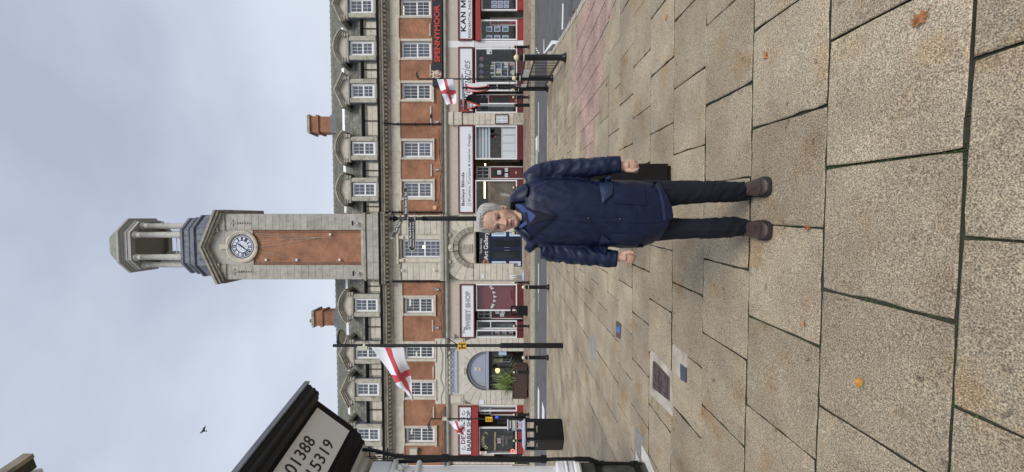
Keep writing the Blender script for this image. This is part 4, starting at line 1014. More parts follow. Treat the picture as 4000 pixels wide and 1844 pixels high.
# ---- shop 5: barber
recess(1581, 1777, back='dark_in')
s = fascia('bar', 1583, 1776, 4.42, 5.42, 'white fascia board reading BARBER SHOP in black over a red blind box', 'maroon')
lettering('BARBER SHOP', fx(1757), fx(1601), 4.52, 4.80, YF-.11, 'text_black', s, bold=.012)
lettering("DEVERE'S", fx(1731), fx(1626), 4.92, 5.22, YF-.11, mat('text_darkred', (.16, .03, .04), .5), s, bold=.02)
for sgn, Yc in ((1, 1612), (-1, 1748)):
    pts = []; x = fx(Yc)
    for i in range(20): t = i/19*6; r = .03+.022*t; pts.append((x+sgn*.35*0+r*math.cos(t)*1.1, YF-.12, 5.06+r*math.sin(t)))
    MB().tube(pts, .016, 5).build('scroll', 'text_black', s)
a, b = seg(1582, 1777); MB().box(a, b, YF-.28, YF-.02, 3.98, 4.40).build('blind_box', 'red', TH)
wframe(1582, 1606, 1.22, 3.95, y=YF, m='white'); riser(1582, 1608, 1.22, 'red', 1)
door(1612, 1640, 3.1, YF+.8, 'maroon'); fanlight(1612, 1640, 3.18, 3.95, YF+.8, 2)
wframe(1668, 1774, 1.24, 3.95, y=YF, m='white'); riser(1668, 1774, 1.16, 'red', 2)
bs = thing('window_lettering', 'gold and white painted barber lettering on the barber shop glass', 'sign', (fx(1722), YF, 1.4))
gold = 'gold'
word = "DEVERE'S"
for i, chh in enumerate(word):
    t = (i+.5)/len(word); ang = (t-.5)*2.0; cx = fx(1720)+.62*math.sin(ang)*1.0; cz = 3.0+.62*math.cos(ang)-.05
    me = textmesh(chh, .01, 0, .01); wd = max(v.co.x for v in me.vertices) if len(me.vertices) else .3
    for v in me.vertices:
        lx, lz = (v.co.x-wd/2)*.27, v.co.y*.30; v.co = Vector((cx+lx*math.cos(-ang*.8)-lz*math.sin(-ang*.8), YF-.012-(.006 if v.co.z > 0 else 0), cz+lx*math.sin(-ang*.8)+lz*math.cos(-ang*.8)))
    me.materials.append(M[gold]); link('lettering', me, bs)
lettering('BARBER', fx(1742), fx(1700), 2.15, 2.32, YF-.002, mat('glass_letter', (.22, .23, .2), .5), bs); lettering('SHOP', fx(1736), fx(1706), 1.88, 2.06, YF-.002, bpy.data.materials['glass_letter'], bs)
lettering('TRADITIONAL', fx(1760), fx(1686), 2.72, 2.86, YF-.002, 'gold', bs)
def union_flag(name, x0, x1, z0, z1, y, label, parent=None):
    o = MB().box(x0, x1, y, y+.01, z0, z1).build(name, mat(name+'_blue', (.02, .03, .2), .6), parent)
    if label: tag(o, label, 'flag')
    w_, h_ = x1-x0, z1-z0; mb = MB()
    for (ax, az, bx_, bz) in ((x0, z0, x1, z1), (x0, z1, x1, z0)):
        d = Vector((bx_-ax, 0, bz-az)).normalized(); n = Vector((-d.z, 0, d.x))*h_*.09
        mb.add([Vector((ax, y-.003, az))-n, Vector((bx_, y-.003, bz))-n, Vector((bx_, y-.003, bz))+n, Vector((ax, y-.003, az))+n], [(0, 1, 2, 3)])
    mb.box(x0, x1, y-.006, y-.004, (z0+z1)/2-h_*.16, (z0+z1)/2+h_*.16); mb.box((x0+x1)/2-h_*.16, (x0+x1)/2+h_*.16, y-.006, y-.004, z0, z1); mb.build('white_cross', 'text_white', o)
    mb = MB(); mb.box(x0, x1, y-.01, y-.008, (z0+z1)/2-h_*.09, (z0+z1)/2+h_*.09); mb.box((x0+x1)/2-h_*.09, (x0+x1)/2+h_*.09, y-.01, y-.008, z0, z1); mb.build('red_cross', 'text_red', o); return o
union_flag('window_flag', fx(1733), fx(1713), 2.38, 2.62, YF+.04, 'small union flag sticker in the barber shop window')
o = MB(); o.lathe([(.0, 0), (.1, .02), (.11, .08), (.09, .1), (.09, .42), (.11, .44), (.1, .5), (.0, .52)], (fx(1762), YF-.2, 3.35), 12); bp_ = o.build('barber_pole', 'white', smooth=True); tag(bp_, 'short red and white striped barber pole on the window edge', 'barber pole')
hb_ = MB()
for k in range(3):
    pts = [(fx(1762)+.094*math.cos(t/4+k*2.1), YF-.2+.094*math.sin(t/4+k*2.1), 3.46+t*.0125) for t in range(25)]; hb_.tube(pts, .018, 5)
hb_.build('red_spiral', 'text_red', bp_)
MB().box(fx(1762)-.03, fx(1762)+.03, YF-.2, YF, 3.36, 3.42).build('wall_bracket', 'black', bp_)
ring = MB(); n = 20
rr = [[(fx(1765)+(.11+.035*math.cos(q*math.pi/3))*math.cos(2*math.pi*i/n), YF+.1+.03*math.sin(q*math.pi/3), 1.52+(.11+.035*math.cos(q*math.pi/3))*math.sin(2*math.pi*i/n)) for q in range(6)] for i in range(n+1)]
ring.loft(rr, False); tag(ring.build('ring_light', mat('red_glow', (.9, .1, .08), .5, emit=(1, .12, .1), es=2.2)), 'glowing red ring light low in the barber shop window', 'light')
for k, (Yc, z) in enumerate(((1591, 2.85), (1655, 2.7))):
    tag(MB().box(fx(Yc)-.05, fx(Yc)+.05, YF+.9, YF+.96, z-.1, z+.1).build('blue_lamp', mat('blue_glow%d' % k, (.05, .08, .9), .5, emit=(.04, .08, 1), es=1.3)), ['blue light glowing through the narrow right window of the barber shop', 'blue light glowing inside the dark barber shop doorway'][k], 'light')

for Y0, Y1_ in ((440.5, 443.5), (487.5, 490), (832.5, 843), (1091, 1110.5), (1316.5, 1323), (1577, 1584.5), (1775.5, 1779)):
    a, b = seg(Y0, Y1_); bx('stone_jamb', 'stone', a, b, YF-.02, YF+.4, ZB-.2, 5.98)

# furnishings seen dimly inside the shops
rr = random.Random(21)
for (Y0, Y1_, nm) in ((1672, 1770, 'barber shop'), (1612, 1664, 'barber shop doorway'), (190, 232, 'gift shop right end'), (404, 440, 'gift shop left window'), (1258, 1288, 'sweet shop porch'), (84, 96, 'estate agent')):
    k = max(1, int((Y1_-Y0)/24))
    for i in range(k):
        y_ = YF+1.7; a, b = fx(Y1_-(Y1_-Y0)*i/k-3, y_), fx(Y1_-(Y1_-Y0)*(i+1)/k+3, y_); z0 = 1.0+rr.uniform(0, .3); z1 = z0+rr.uniform(1.0, 1.9)
        f_ = thing('picture_frame' if i % 2 else 'cabinet', '%s at the back of the %s, %s from the left' % (['dark cabinet', 'framed mirror'][i % 2], nm, ['first', 'second', 'third', 'fourth', 'fifth'][i]), 'frame' if i % 2 else 'cabinet', ((a+b)/2, y_, z0))
        mb = MB(); mb.box(a, b, y_, y_+.1, z0, z0+.06); mb.box(a, b, y_, y_+.1, z1-.06, z1); mb.box(a, a+.06, y_, y_+.1, z0+.06, z1-.06); mb.box(b-.06, b, y_, y_+.1, z0+.06, z1-.06); mb.build('frame', 'brown', f_)
        MB().box(a+.06, b-.06, y_+.04, y_+.09, z0+.06, z1-.06).build('mirror' if i % 2 else 'door', mat('furn%d%d' % (Y0, i), rr.choice([(.22, .2, .17), (.12, .09, .06), (.3, .3, .32), (.08, .1, .13)]), .5, noise=.4, nscale=3.), f_)
# ------------------------------------------------------------------ arched stone bays
def arch_bay(x0, x1, z0, ztop, cx, zs, r, rb, y, m, ring_m, n, ring, zjamb, step=.395, rx=None):
    """rusticated bay x0..x1 with a round arch centred cx, springing zs, opening radius r, voussoir ring to rb"""
    rx = rx or r
    P = lambda a, q: (cx+q*rx/r*math.cos(a), zs+q*math.sin(a))
    # backing sheet pierced by the arch, jambs below
    mb = MB(); k = 24
    for i in range(k):
        a, b = math.pi*i/k, math.pi*(i+1)/k; p, q = P(a, r*.995), P(b, r*.995)
        def out(an):
            dx, dz = math.cos(an), math.sin(an); t = min(((x1-cx)/dx if dx > 1e-6 else (x0-cx)/dx if dx < -1e-6 else 1e9), ((ztop-zs)/dz if dz > 1e-6 else 1e9)); return (cx+dx*t, zs+dz*t)
        o1, o2 = out(a), out(b)
        mb.add([(p[0], y+.05, p[1]), (o1[0], y+.05, o1[1]), (o2[0], y+.05, o2[1]), (q[0], y+.05, q[1])], [(0, 1, 2, 3)])
        mb.add([(p[0], y, p[1]), (q[0], y, q[1]), (q[0], y+.5, q[1]), (p[0], y+.5, p[1])], [(0, 1, 2, 3)])
    mb.box(x0+.01, cx-rx*.995, y+.05, y+.5, z0-.2, zs); mb.box(cx+rx*.995, x1-.01, y+.05, y+.5, z0-.2, zs); mb.build('arch_backing', 'joint', TH)
    # ring of voussoirs
    if ring:
        for i in range(ring):
            a, b = math.pi*i/ring+.012, math.pi*(i+1)/ring-.012; poly = [P(a+(b-a)*j/3, r) for j in range(4)]+[P(b-(b-a)*j/3, rb) for j in range(4)]
            mb = MB(); mb.prism(poly, y-.01, y+.1); mb.build('voussoir', ring_m, TH)
    # outer radial stones reaching the stepped bed joints of the bay
    q = rb+.012 if ring else r
    for i in range(n):
        a, b = math.pi*i/n+.006, math.pi*(i+1)/n-.006
        def lim(an):
            dx, dz = math.cos(an), math.sin(an); t = min(((x1-cx)/dx if dx > 1e-6 else (x0-cx)/dx if dx < -1e-6 else 1e9), ((ztop-zs)/dz if dz > 1e-6 else 1e9)); return t
        pts = [P(a+(b-a)*j/4, q) for j in range(5)]; ou = []
        for j in range(5):
            an = b-(b-a)*j/4; t = max(min(lim(an), rb+1.0), q+.05); ou.append((cx+math.cos(an)*t, zs+math.sin(an)*t))
        mb = MB(); mb.prism(pts+ou, y-.02, y+.1); mb.build('voussoir', m, TH)
    # jamb blocks below the springing
    z = z0
    while z < zs-.1:
        h = min(step, zs-z)
        for a, b in ((x0, cx-rx), (cx+rx, x1)):
            if b-a > .12: MB().block(a, b, y-.02, y+.3, z+.008, z+h-.008, .018).build('stone_block', m, TH)
        z += h
# --- central bay under the tower
YC = YF-.22
CXm = fx(968, YC); c0, c1 = fx(1094, YC), fx(840, YC)
zc_base = .80
za = fz(1849, 970, YC); zcrown = fz(1772, 970, YC)
rin = (fx(909, YC)-fx(1033, YC))/2
for a, b in ((c0, fx(1043, YC)), (fx(902, YC), c1)): MB().block(a-.02, b+.02, YC-.06, YC+.3, zc_base-.15, 1.42, .02).build('plinth', 'stone_moss', TH)
arch_bay(c0, c1, 1.43, 5.95, CXm, za, rin, rin+.33, YC, 'stone', mat('voussoir_dark', (.33, .295, .235), .88, noise=.2, nscale=4., rnd=.12), 11, 13, 1.4, .40)
mb = MB(); k = 16; mb.prism([(CXm-rin, za)]+[(CXm+rin*math.cos(math.pi-math.pi*i/k), za+rin*math.sin(math.pi-math.pi*i/k)) for i in range(1, k)]+[(CXm+rin, za)], YC+.2, YC+.3); mb.build('tympanum', 'stone', TH)
mb = MB(); mb.sweepx([(YC+.25, za-.18), (YC+.02, za-.18), (YC-.03, za-.1), (YC-.03, za-.04), (YC+.02, za), (YC+.25, za)], CXm-rin-.02, CXm+rin+.02); mb.build('transom', 'stone_dark', TH)
# coat of arms: plain carved shield panel with generic relief
sx0, sx1, sz0, sz1 = fx(988, YC), fx(955, YC), za+.10, fz(1802, 970, YC)
sp = MB().prism([(sx0, sz0), (sx1, sz0), (sx1+.02, sz1-.12), (sx1-.1, sz1), ((sx0+sx1)/2, sz1+.04), (sx0+.1, sz1), (sx0-.02, sz1-.12)], YC+.12, YC+.21).build('carved_panel', 'stone_weather', TH)
mb = MB(); rr = random.Random(4)
for i in range(26):
    x = sx0+.1+(sx1-sx0-.2)*rr.random(); z = sz0+.1+(sz1-sz0-.2)*rr.random(); mb.ball((x, YC+.115, z), rr.uniform(.025, .06), 7, 5, (1, .5, 1.2))
mb.build('relief', 'stone_dark', sp)
# keystone with carved head
mb = MB(); kx = CXm+.02; mb.prism([(kx-.17, za+rin-.06), (kx+.17, za+rin-.06), (kx+.23, 5.72), (kx-.23, 5.72)], YC-.12, YC+.15); ks = mb.build('keystone', 'stone_dark', TH)
mb = MB(); mb.ball((kx, YC-.1, 5.83), .2, 12, 8, (1, .7, .95)); mb.ball((kx, YC-.24, 5.8), .06, 8, 6); mb.box(kx-.26, kx+.26, YC-.2, YC+.1, 5.68, 5.74); mb.box(kx-.24, kx-.14, YC-.16, YC, 5.74, 5.95); mb.box(kx+.14, kx+.24, YC-.16, YC, 5.74, 5.95); mb.build('carving', 'stone', ks)
# doors and sign of the gallery
gx0, gx1 = fx(1042, YC), fx(901, YC)
s = thing('gallery_sign', 'black sign with white words The Bob Abley Art Gallery above blue doors', 'sign', ((gx0+gx1)/2, YC+.1, 3.75))
sz0_, sz1_ = fz(1914, 970, YC), fz(1871, 970, YC)
MB().box(gx0, gx1, YC+.06, YC+.14, sz0_, sz1_).build('sign_board', 'sign_black', s)
lettering('Art Gallery', fx(1014, YC), fx(907, YC), sz0_+.05, sz0_+.44, YC+.06, 'text_white', s, bold=.008)
lettering('The Bob Abley', fx(991, YC), fx(931, YC), sz1_-.24, sz1_-.07, YC+.06, 'text_white', s)
mb = MB(); mb.lathe([(0, 0), (.2, 0), (.2, .02), (0, .02)], (fx(1024, YC), YC+.062, sz0_+.3), 16, 'y'); mb.prism([(fx(1024, YC)-.03, sz0_+.48), (fx(1024, YC)+.03, sz0_+.48), (fx(1024, YC), sz0_+.66)], YC+.042, YC+.06); em = mb.build('emblem', mat('emblem_tan', (.42, .2, .13), .6, noise=.3, nscale=9.), s)
MB().lathe([(0, 0), (.11, 0), (.11, .015), (0, .015)], (fx(1024, YC), YC+.04, sz0_+.3), 14, 'y').build('emblem_centre', mat('emblem_brown', (.14, .05, .04), .6), em)
dz0, dz1 = .86, sz0_-.01
fr = MB(); t = .09
fr.box(gx0, gx1, YC+.1, YC+.2, dz1-.08, dz1); fr.box(gx0, gx0+.03, YC+.1, YC+.2, dz0, dz1-.08); fr.box(gx1-.03, gx1, YC+.1, YC+.2, dz0, dz1-.08)
dl, dr = fx(1016, YC), fx(929, YC)
fr.box(dl-.08, dl, YC+.1, YC+.2, dz0, dz1-.08); fr.box(dr, dr+.08, YC+.1, YC+.2, dz0, dz1-.08)
zm = fz(1983, 970, YC); 
for a, b in ((gx0+.03, dl-.08), (dr+.08, gx1-.03)): fr.box(a, b, YC+.1, YC+.2, zm-.1, zm+.1); fr.box(a, b, YC+.1, YC+.2, dz0, dz0+.07)
door_o = fr.build('gallery_door_frame', 'navy', TH)
bx('step', 'stone_dark', gx0, gx1, YC-.1, YC+.5, .7, .86)
mb = MB(); dm_ = (dl+dr)/2
for a, b in ((dl, dm_-.01), (dm_+.01, dr)):
    mb.box(a, a+.1, YC+.14, YC+.19, dz0, dz1-.08); mb.box(b-.1, b, YC+.14, YC+.19, dz0, dz1-.08); mb.box(a+.1, b-.1, YC+.14, YC+.19, dz0, dz0+.16); mb.box(a+.1, b-.1, YC+.14, YC+.19, dz1-.2, dz1-.08)
gd = mb.build('gallery_door', 'navy', TH)
for a, b in ((dl+.1, dm_-.11), (dm_+.11, dr-.1)): MB().box(a, b, YC+.16, YC+.17, dz0+.16, dz1-.2).build('pane', 'pane_dark', gd)
for x in (dm_-.1, dm_+.1):
    MB().tube([(x, YC+.14, 1.72), (x, YC+.06, 1.74), (x, YC+.06, 2.08), (x, YC+.14, 2.1)], .018, 6).build('pull_handle', 'grey_metal', gd)
for i, (a, b, z0_, z1_) in enumerate(((gx0+.05, dl-.1, zm+.12, dz1-.1), (gx0+.05, dl-.1, dz0+.1, zm-.12), (dr+.1, gx1-.05, zm+.12, dz1-.1), (dr+.1, gx1-.05, dz0+.1, zm-.12))):
    c = tag(MB().box(a, b, YC+.12, YC+.15, z0_, z1_).build('gallery_poster', mat('poster_blue%d' % i, (.55, .68, .8) if i != 1 else (.62, .66, .85), .5)), ['upper', 'lower'][i % 2]+' pale printed poster in the '+['left', 'right'][i//2]+' side panel of the gallery doors', 'poster', 'posters beside the gallery doors'); lines_on(c, a+.1, b-.08, z0_+.1, z1_-.25, YC+.12, 9); lines_on(c, a+.12, b-.05, z1_-.2, z1_-.08, YC+.12, 2, 'navy')
# first floor of the central bay: plain blocks, big window
wx0, wx1, wz0, wz1 = fx(1008, YC), fx(936, YC), fz(1731, 970, YC), fz(1572, 970, YC)
mb = MB(); wall(mb, c0+.01, c1-.01, 6.2, 9.9, YC+.06, [(wx0, wx1, wz0, wz1)], .3); mb.build('stone_wall', 'joint', TH)
for a, b in ((c0, wx0-.34), (wx1+.34, c1)):
    z = wz0+.02; 
    while z < 9.28:
        h = min(.415, 9.3-z); MB().block(a, b, YC, YC+.12, z+.006, z+h-.006, .014).build('stone_block', 'stone', TH); z += .415
mb = MB()
for s_ in (0, 1):
    a, b = ((wx0-.32, wx0-.003), (wx1+.003, wx1+.32))[s_]; mb.block(a, b, YC-.03, YC+.15, wz0+.02, wz1+.05, .02); mb.block(a+.06, b-.06, YC-.14, YC+.1, wz1-.12, wz1+.2, .02)
mb.block(wx0-.4, wx1+.4, YC-.16, YC+.15, wz1+.22, wz1+.36, .02); mb.box(wx0-.32, wx1+.32, YC-.02, YC+.15, wz1+.055, wz1+.215); mb.build('window_surround', 'stone', TH)
cw = make_window(wx1-wx0-.03, wz1-wz0-.04, 4, 3, .46); cw.parent = TH; cw.matrix_parent_inverse = WORLD(TH).inverted(); cw.location = ((wx0+wx1)/2, YC+.2, wz0+.02)
tag(MB().box(fx(966, YC)-.09, fx(966, YC)+.09, YC+.2, YC+.24, 7.6, 7.85).build('ceiling_light', mat('lit_lamp', (1, .9, .6), .5, emit=(1, .85, .5), es=1.6)), 'small lit lamp seen in the tall window over the gallery arch', 'light')
mb = MB(); mb.sweepx([(YC+.2, 9.30), (YC-.05, 9.30), (YC-.08, 9.36), (YC-.02, 9.42), (YC-.02, 9.93), (YC+.2, 9.93)], c0, c1); mb.build('frieze', 'stone_dark', TH)
mb = MB(); mb.sweepx([(y-.24, z+.003) for y, z in LP[1:-1]]+[(YF-.1, 6.3), (YF-.1, 5.985)], c0-.03, c1+.03); mb.sweepx([(YC-.2, 6.31), (YC, 6.31), (YC, 6.6), (YC-.12, 6.6), (YC-.2, 6.5)], c0-.03, c1+.03); mb.build('bay_cornice', 'stone_weather', TH)
for x in (CXm-.95, CXm+.9): MB().block(x-.13, x+.13, YC-.14, YC+.1, 5.8, 6.0, .015).build('bracket', 'stone_dark', TH)
# --- Kitson bay
YJ = YF-.1
k0, k1 = fx(1580, YJ), fx(1321, YJ); kx = fx(1449, YJ); kr = (fx(1372, YJ)-fx(1525, YJ))/2; kz = fz(1900, 1449, YJ)
arch_bay(k0, k1, ZB-.1, 4.98, kx, kz, kr, kr+.16, YJ, mat('stone_cream', (.60, .56, .48), .8, noise=.08, nscale=3., rnd=.04, bump=.15), 'stone', 13, 0, .8, .40)
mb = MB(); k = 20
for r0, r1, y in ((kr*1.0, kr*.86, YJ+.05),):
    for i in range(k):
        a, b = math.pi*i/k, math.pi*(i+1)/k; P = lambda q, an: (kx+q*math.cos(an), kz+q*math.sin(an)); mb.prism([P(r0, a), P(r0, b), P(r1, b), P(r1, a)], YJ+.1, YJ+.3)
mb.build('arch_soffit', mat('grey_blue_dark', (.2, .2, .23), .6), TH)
fanl = MB(); fanl.prism([(kx+kr*.87*math.cos(math.pi*i/k), kz+kr*.87*math.sin(math.pi*i/k)) for i in range(k+1)], YJ+.2, YJ+.3); fo = fanl.build('fan_panel', mat('grey_blue', (.34, .37, .45), .5), TH)
mb = MB()
for q in (.80, .73):
    pts = [(kx+kr*q*math.cos(math.pi*i/k), YJ+.195, kz+.09+(kr*q-.09)*math.sin(math.pi*i/k)) for i in range(k+1)]; mb.tube(pts+[pts[0]], .016, 5)
mb.build('panel_bead', 'lilac', fo); mb = MB(); mb.box(kx-kr, kx+kr, YJ+.1, YJ+.3, kz-.16, kz+.0); mb.build('transom', bpy.data.materials['grey_blue'], TH)
cr = MB(); cr.box(kx-.15+.05, kx+.17+.05, YJ+.17, YJ+.2, kz+.35, kz+.92); cb_ = cr.build('crest_plaque', 'lilac', fo); mb = MB(); mb.ball((kx+.06, YJ+.165, kz+.7), .1, 8, 6, (1, .4, 1)); mb.prism([(kx-.04, kz+.42), (kx+.16, kz+.42), (kx+.18, kz+.55), (kx-.06, kz+.55)], YJ+.15, YJ+.17); mb.build('crest', 'gold', cb_)
mb = MB(); x0, x1, z1_ = kx-kr, kx+kr, kz-.17
mb.box(x0, x1, YJ+.2, YJ+.3, z1_-.22, z1_); xs_ = [x0, fx(1500, YJ), fx(1440, YJ), fx(1402, YJ), x1]
for x in xs_: mb.box(x-.05, x+.05, YJ+.2, YJ+.3, ZB, z1_-.22)
mb.box(x0, x1, YJ+.21, YJ+.29, ZB, ZB+.12); da = mb.build('arch_door', 'black', TH)
for a, b in zip(xs_, xs_[1:]): MB().box(a+.05, b-.05, YJ+.25, YJ+.26, ZB+.12, z1_-.22).build('pane', 'glass', da)
mb = MB(); mb.quad((x0, YF+2, ZB), (x1, YF+2, ZB), (x1, YF+2, z1_), (x0, YF+2, z1_)); mb.quad((x0, YF+.2, ZB), (x1, YF+.2, ZB), (x1, YF+2, ZB), (x0, YF+2, ZB)); mb.quad((x0, YF+.2, z1_), (x1, YF+.2, z1_), (x1, YF+2, z1_), (x0, YF+2, z1_)); mb.quad((x0, YF+.2, ZB), (x0, YF+2, ZB), (x0, YF+2, z1_), (x0, YF+.2, z1_)); mb.quad((x1, YF+.2, ZB), (x1, YF+2, ZB), (x1, YF+2, z1_), (x1, YF+.2, z1_)); mb.build('shop_interior', 'dark_in', TH)
tag(MB().box(fx(1430, YJ), fx(1403, YJ), YF+.6, YF+.62, 2.25, 2.9).build('yellow_poster', mat('poster_y', (.4, .36, .14), .6, noise=.4, nscale=5.)), 'olive yellow poster behind the black glazed arch door', 'poster')
tag(MB().ball((fx(1463, YJ), YF+.7, 2.62), .22, 12, 8, (1, 1, .8)).build('lamp', mat('warm_lamp', (1, .8, .4), .5, emit=(1, .75, .32), es=1.1)), 'warm lit round lamp inside the black arch door behind the plant', 'lamp')
c = tag(MB().box(fx(1391, YJ), fx(1372, YJ), YJ+.19, YJ+.2, fz(1978, 1380, YJ), fz(1948, 1380, YJ)).build('door_poster', mat('poster_lb', (.45, .62, .78), .5)), 'pale blue notice stuck on the right pane of the arch door', 'poster'); lines_on(c, fx(1390, YJ), fx(1374, YJ), fz(1976, 1380, YJ), fz(1950, 1380, YJ), YJ+.19, 7, 'lilac')
MB().tube([(fx(1416, YJ), YJ+.17, 1.7), (fx(1416, YJ), YJ+.17, 2.5)], .02, 6).build('pull_handle', 'grey_metal', da)
s = thing('arch_sign', 'grey blue sign panel reading John Kitson Architects over the stone arch', 'sign', (kx, YJ, 5.3))
zz0, zz1 = fz(1787, 1449, YJ), fz(1752, 1449, YJ); MB().box(fx(1535, YJ), fx(1371, YJ), YJ-.05, YJ+.1, zz0, zz1).build('sign_board', mat('sign_grey', (.44, .47, .55), .5), s)
lettering('JOHN KITSON ARCHITECTS', fx(1531, YJ), fx(1338, YJ)-.35, zz0+.16, zz1-.17, YJ-.05, mat('letter_grey', (.23, .235, .25), .5), s, bold=.008, depth=.03)
for a, b in ((k0, fx(1541, YJ)), (fx(1366, YJ), k1)):
    for z0_, z1_ in ((4.985, 5.93),):
        mb = MB(); mb.block(a+.1, b-.1, YJ-.05, YJ+.2, z0_+.02, z1_, .02); mb.box(a+.16, b-.16, YJ-.09, YJ-.05, z0_+.16, z1_-.05)
        for q in range(6): zq = z0_+.06+.15*q; mb.box(a, a+.1, YJ-.02, YJ+.2, zq, zq+.07); mb.box(b-.1, b, YJ-.02, YJ+.2, zq, zq+.07)
        mb.build('carved_bracket', bpy.data.materials['stone_cream'], TH)
bx('bay_fill', bpy.data.materials['stone_cream'], k0, k1, YJ+.02, YJ+.3, 4.90, 5.97)
x0, x1 = fx(1541, YJ), fx(1366, YJ)
for i in range(9):
    x = x0+(x1-x0)*(i+.5)/9; MB().block(x-.12, x+.12, YJ-.12, YJ+.1, 5.92, 6.05, .015).build('modillion', 'stone', TH)
mb = MB(); mb.block(kx-.14, kx+.14, YJ-.08, YJ+.05, kz+kr+.02, 5.0, .02); mb.block(kx-.2, kx+.2, YJ-.12, YJ+.05, 4.93, 5.02, .015); mb.build('keystone', bpy.data.materials['stone_cream'], TH)
bx('stone_apron', bpy.data.materials['stone_cream'], fx(1577), fx(1322), YF-.06, YF+.1, 6.31, 7.03)
tag(MB().box(fx(1578, YJ), fx(1561, YJ), YJ-.06, YJ-.025, fz(1891, 1570, YJ), fz(1872, 1570, YJ)).build('name_plate', 'sign_white'), 'small white name plate on the stone pier left of the arch', 'sign')
tag(MB().box(fx(1094, YC)+.14, fx(1094, YC)+.42, YC-.05, YC-.02, 3.52, 3.68).build('name_plate', 'sign_white'), 'small white plate on the stone pier left of the gallery sign', 'sign')
# ================================================================== CLOCK TOWER
CT = thing('clock_tower', 'tall square stone clock tower with brick panel and open columned lantern', 'clock tower', (CXm, YC+2.3, 10.5))
def tb(name, m, mb): return mb.build(name, m, CT)
tx0, tx1 = fx(1091.5, YC), fx(836, YC); tcx = (tx0+tx1)/2; tw = tx1-tx0; tcy = YC+tw/2
TZ = lambda X: fz(X, 964, YC)
z_str, z_sh0, z_br0, z_br1 = TZ(1430), TZ(1424), TZ(1410), TZ(987)
zk = TZ(1488)
tb('tower_base', 'stone_weather', MB().box(tx0, tx1, YC, YC+tw, 10.5, z_str))
for i in range(4):
    a, b = tx0+.05+(tw-.1)*i/4, tx0+.05+(tw-.1)*(i+1)/4
    for za_, zb_ in ((zk+.1, (zk+z_str)/2), ((zk+z_str)/2+.01, z_str-.1)): tb('stone_block', 'stone_weather', MB().block(a+.006, b-.006, YC-.06, YC+.05, za_, zb_, .012))
mb = MB(); mb.box(tx0-.09, tx1+.09, YC-.12, YC+tw+.1, z_str, z_str+.08); mb.box(tx0-.05, tx1+.05, YC-.08, YC+tw+.06, z_str+.081, z_str+.17); tb('string_course', 'stone_dark', mb)
zsh = z_str+.17; ztop = TZ(876)
bx0, bx1 = fx(1035.5, YC), fx(898, YC)
mb = MB(); mb.box(tx0+.02, tx1-.02, YC+.22, YC+tw, zsh, ztop); tb('tower_core', 'stone_weather', mb)
tb('brick_panel', 'brick', MB().box(bx0, bx1, YC+.13, YC+.2, z_br0, z_br1))
mb = MB(); w3 = .36
mb.box(bx0, bx0+w3*.55, YC+.09, YC+.129, z_br0, z_br1); mb.box(bx1-w3*.55, bx1, YC+.09, YC+.129, z_br0, z_br1); tb('brick_margin', 'brick_dark', mb)
nb = 20
for s_ in (0, 1):
    a, b = ((tx0, bx0), (bx1, tx1))[s_]; z = zsh
    while z < ztop-.05:
        h = min((ztop-zsh)/nb, ztop-z); m1 = (a*.45+b*.55) if nb % 2 == 0 else (a*.6+b*.4)
        tb('stone_block', 'stone_weather', MB().block(a+.003, b-.003, YC, YC+.24, z+.004, z+h-.004, .008)); nb_ = 0; z += h
# side faces of the tower get the same courses
mb = MB(); z = zsh
while z < ztop-.05:
    h = (ztop-zsh)/20; mb.box(tx1-.01, tx1+.012, YC+.26, YC+tw, z+.006, z+h-.006); mb.box(tx0-.012, tx0+.01, YC+.26, YC+tw, z+.006, z+h-.006); z += h
tb('side_ashlar', 'stone_weather', mb)
tb('spandrel', 'stone_weather', MB().box(bx0+.002, bx1-.002, YC+.05, YC+.22, z_br1+.002, ztop+.2))
tb('panel_sill', 'stone_weather', MB().box(bx0+.004, bx1-.004, YC+.02, YC+.22, zsh, z_br0-.003))
# carved drops on the pilasters
for Yc in (871, 1061):
    x = fx(Yc, YC); mb = MB(); zt = TZ(908); mb.box(x-.05, x+.05, YC-.05, YC+.02, zt-.039, zt+.12); mb.box(x-.22, x+.22, YC-.045, YC+.02, zt-.12, zt-.04); mb.box(x-.05, x+.05, YC-.05, YC+.02, zt-.3, zt-.121); mb.box(x-.03, x+.03, YC-.02, YC+.02, zt-1.4, zt-.301)
    for q in range(6): mb.ball((x, YC-.01, zt-.4-.17*q), .085-.006*q, 8, 6)
    tb('carved_drop', 'stone_dark', mb)
# clock
clx, clz = fx(963.5, YC), TZ(944.5); rd = .82
clk = MB(); k = 48
clk.lathe([(1.12, .0), (1.12, .10), (1.02, .13), (.98, .10), (.92, .10), (.84, .04), (.84, .0)], (clx, YC+.06, clz), 48, 'y')
clock = tb('clock', 'stone', clk)
MB().lathe([(0, 0), (rd, 0), (rd, .03), (0, .03)], (clx, YC+.07, clz), 48, 'y').build('dial', mat('dial_white', (.72, .76, .84), .35), clock)
yd = YC+.036
def annulus(r0, r1, n=48, y=yd):
    mb = MB()
    for i in range(n):
        a, b = 2*math.pi*i/n, 2*math.pi*(i+1)/n; mb.add([(clx+q*math.cos(t), y, clz+q*math.sin(t)) for q, t in ((r0, a), (r1, a), (r1, b), (r0, b))], [(0, 1, 2, 3)])
    return mb
navyb = mat('clock_blue', (.012, .016, .05), .4)
annulus(.77, .835).build('chapter_ring', navyb, clock); annulus(.66, .70).build('chapter_ring', navyb, clock); annulus(.40, .445).build('chapter_ring', navyb, clock)
mb = MB()
for i in range(60):
    a = 2*math.pi*i/60; mb.ball((clx+.735*math.cos(a), yd, clz+.735*math.sin(a)), .022, 6, 4, (1, .3, 1))
mb.build('minute_mark', navyb, clock)
ROM = ['XII', 'I', 'II', 'III', 'IIII', 'V', 'VI', 'VII', 'VIII', 'IX', 'X', 'XI']
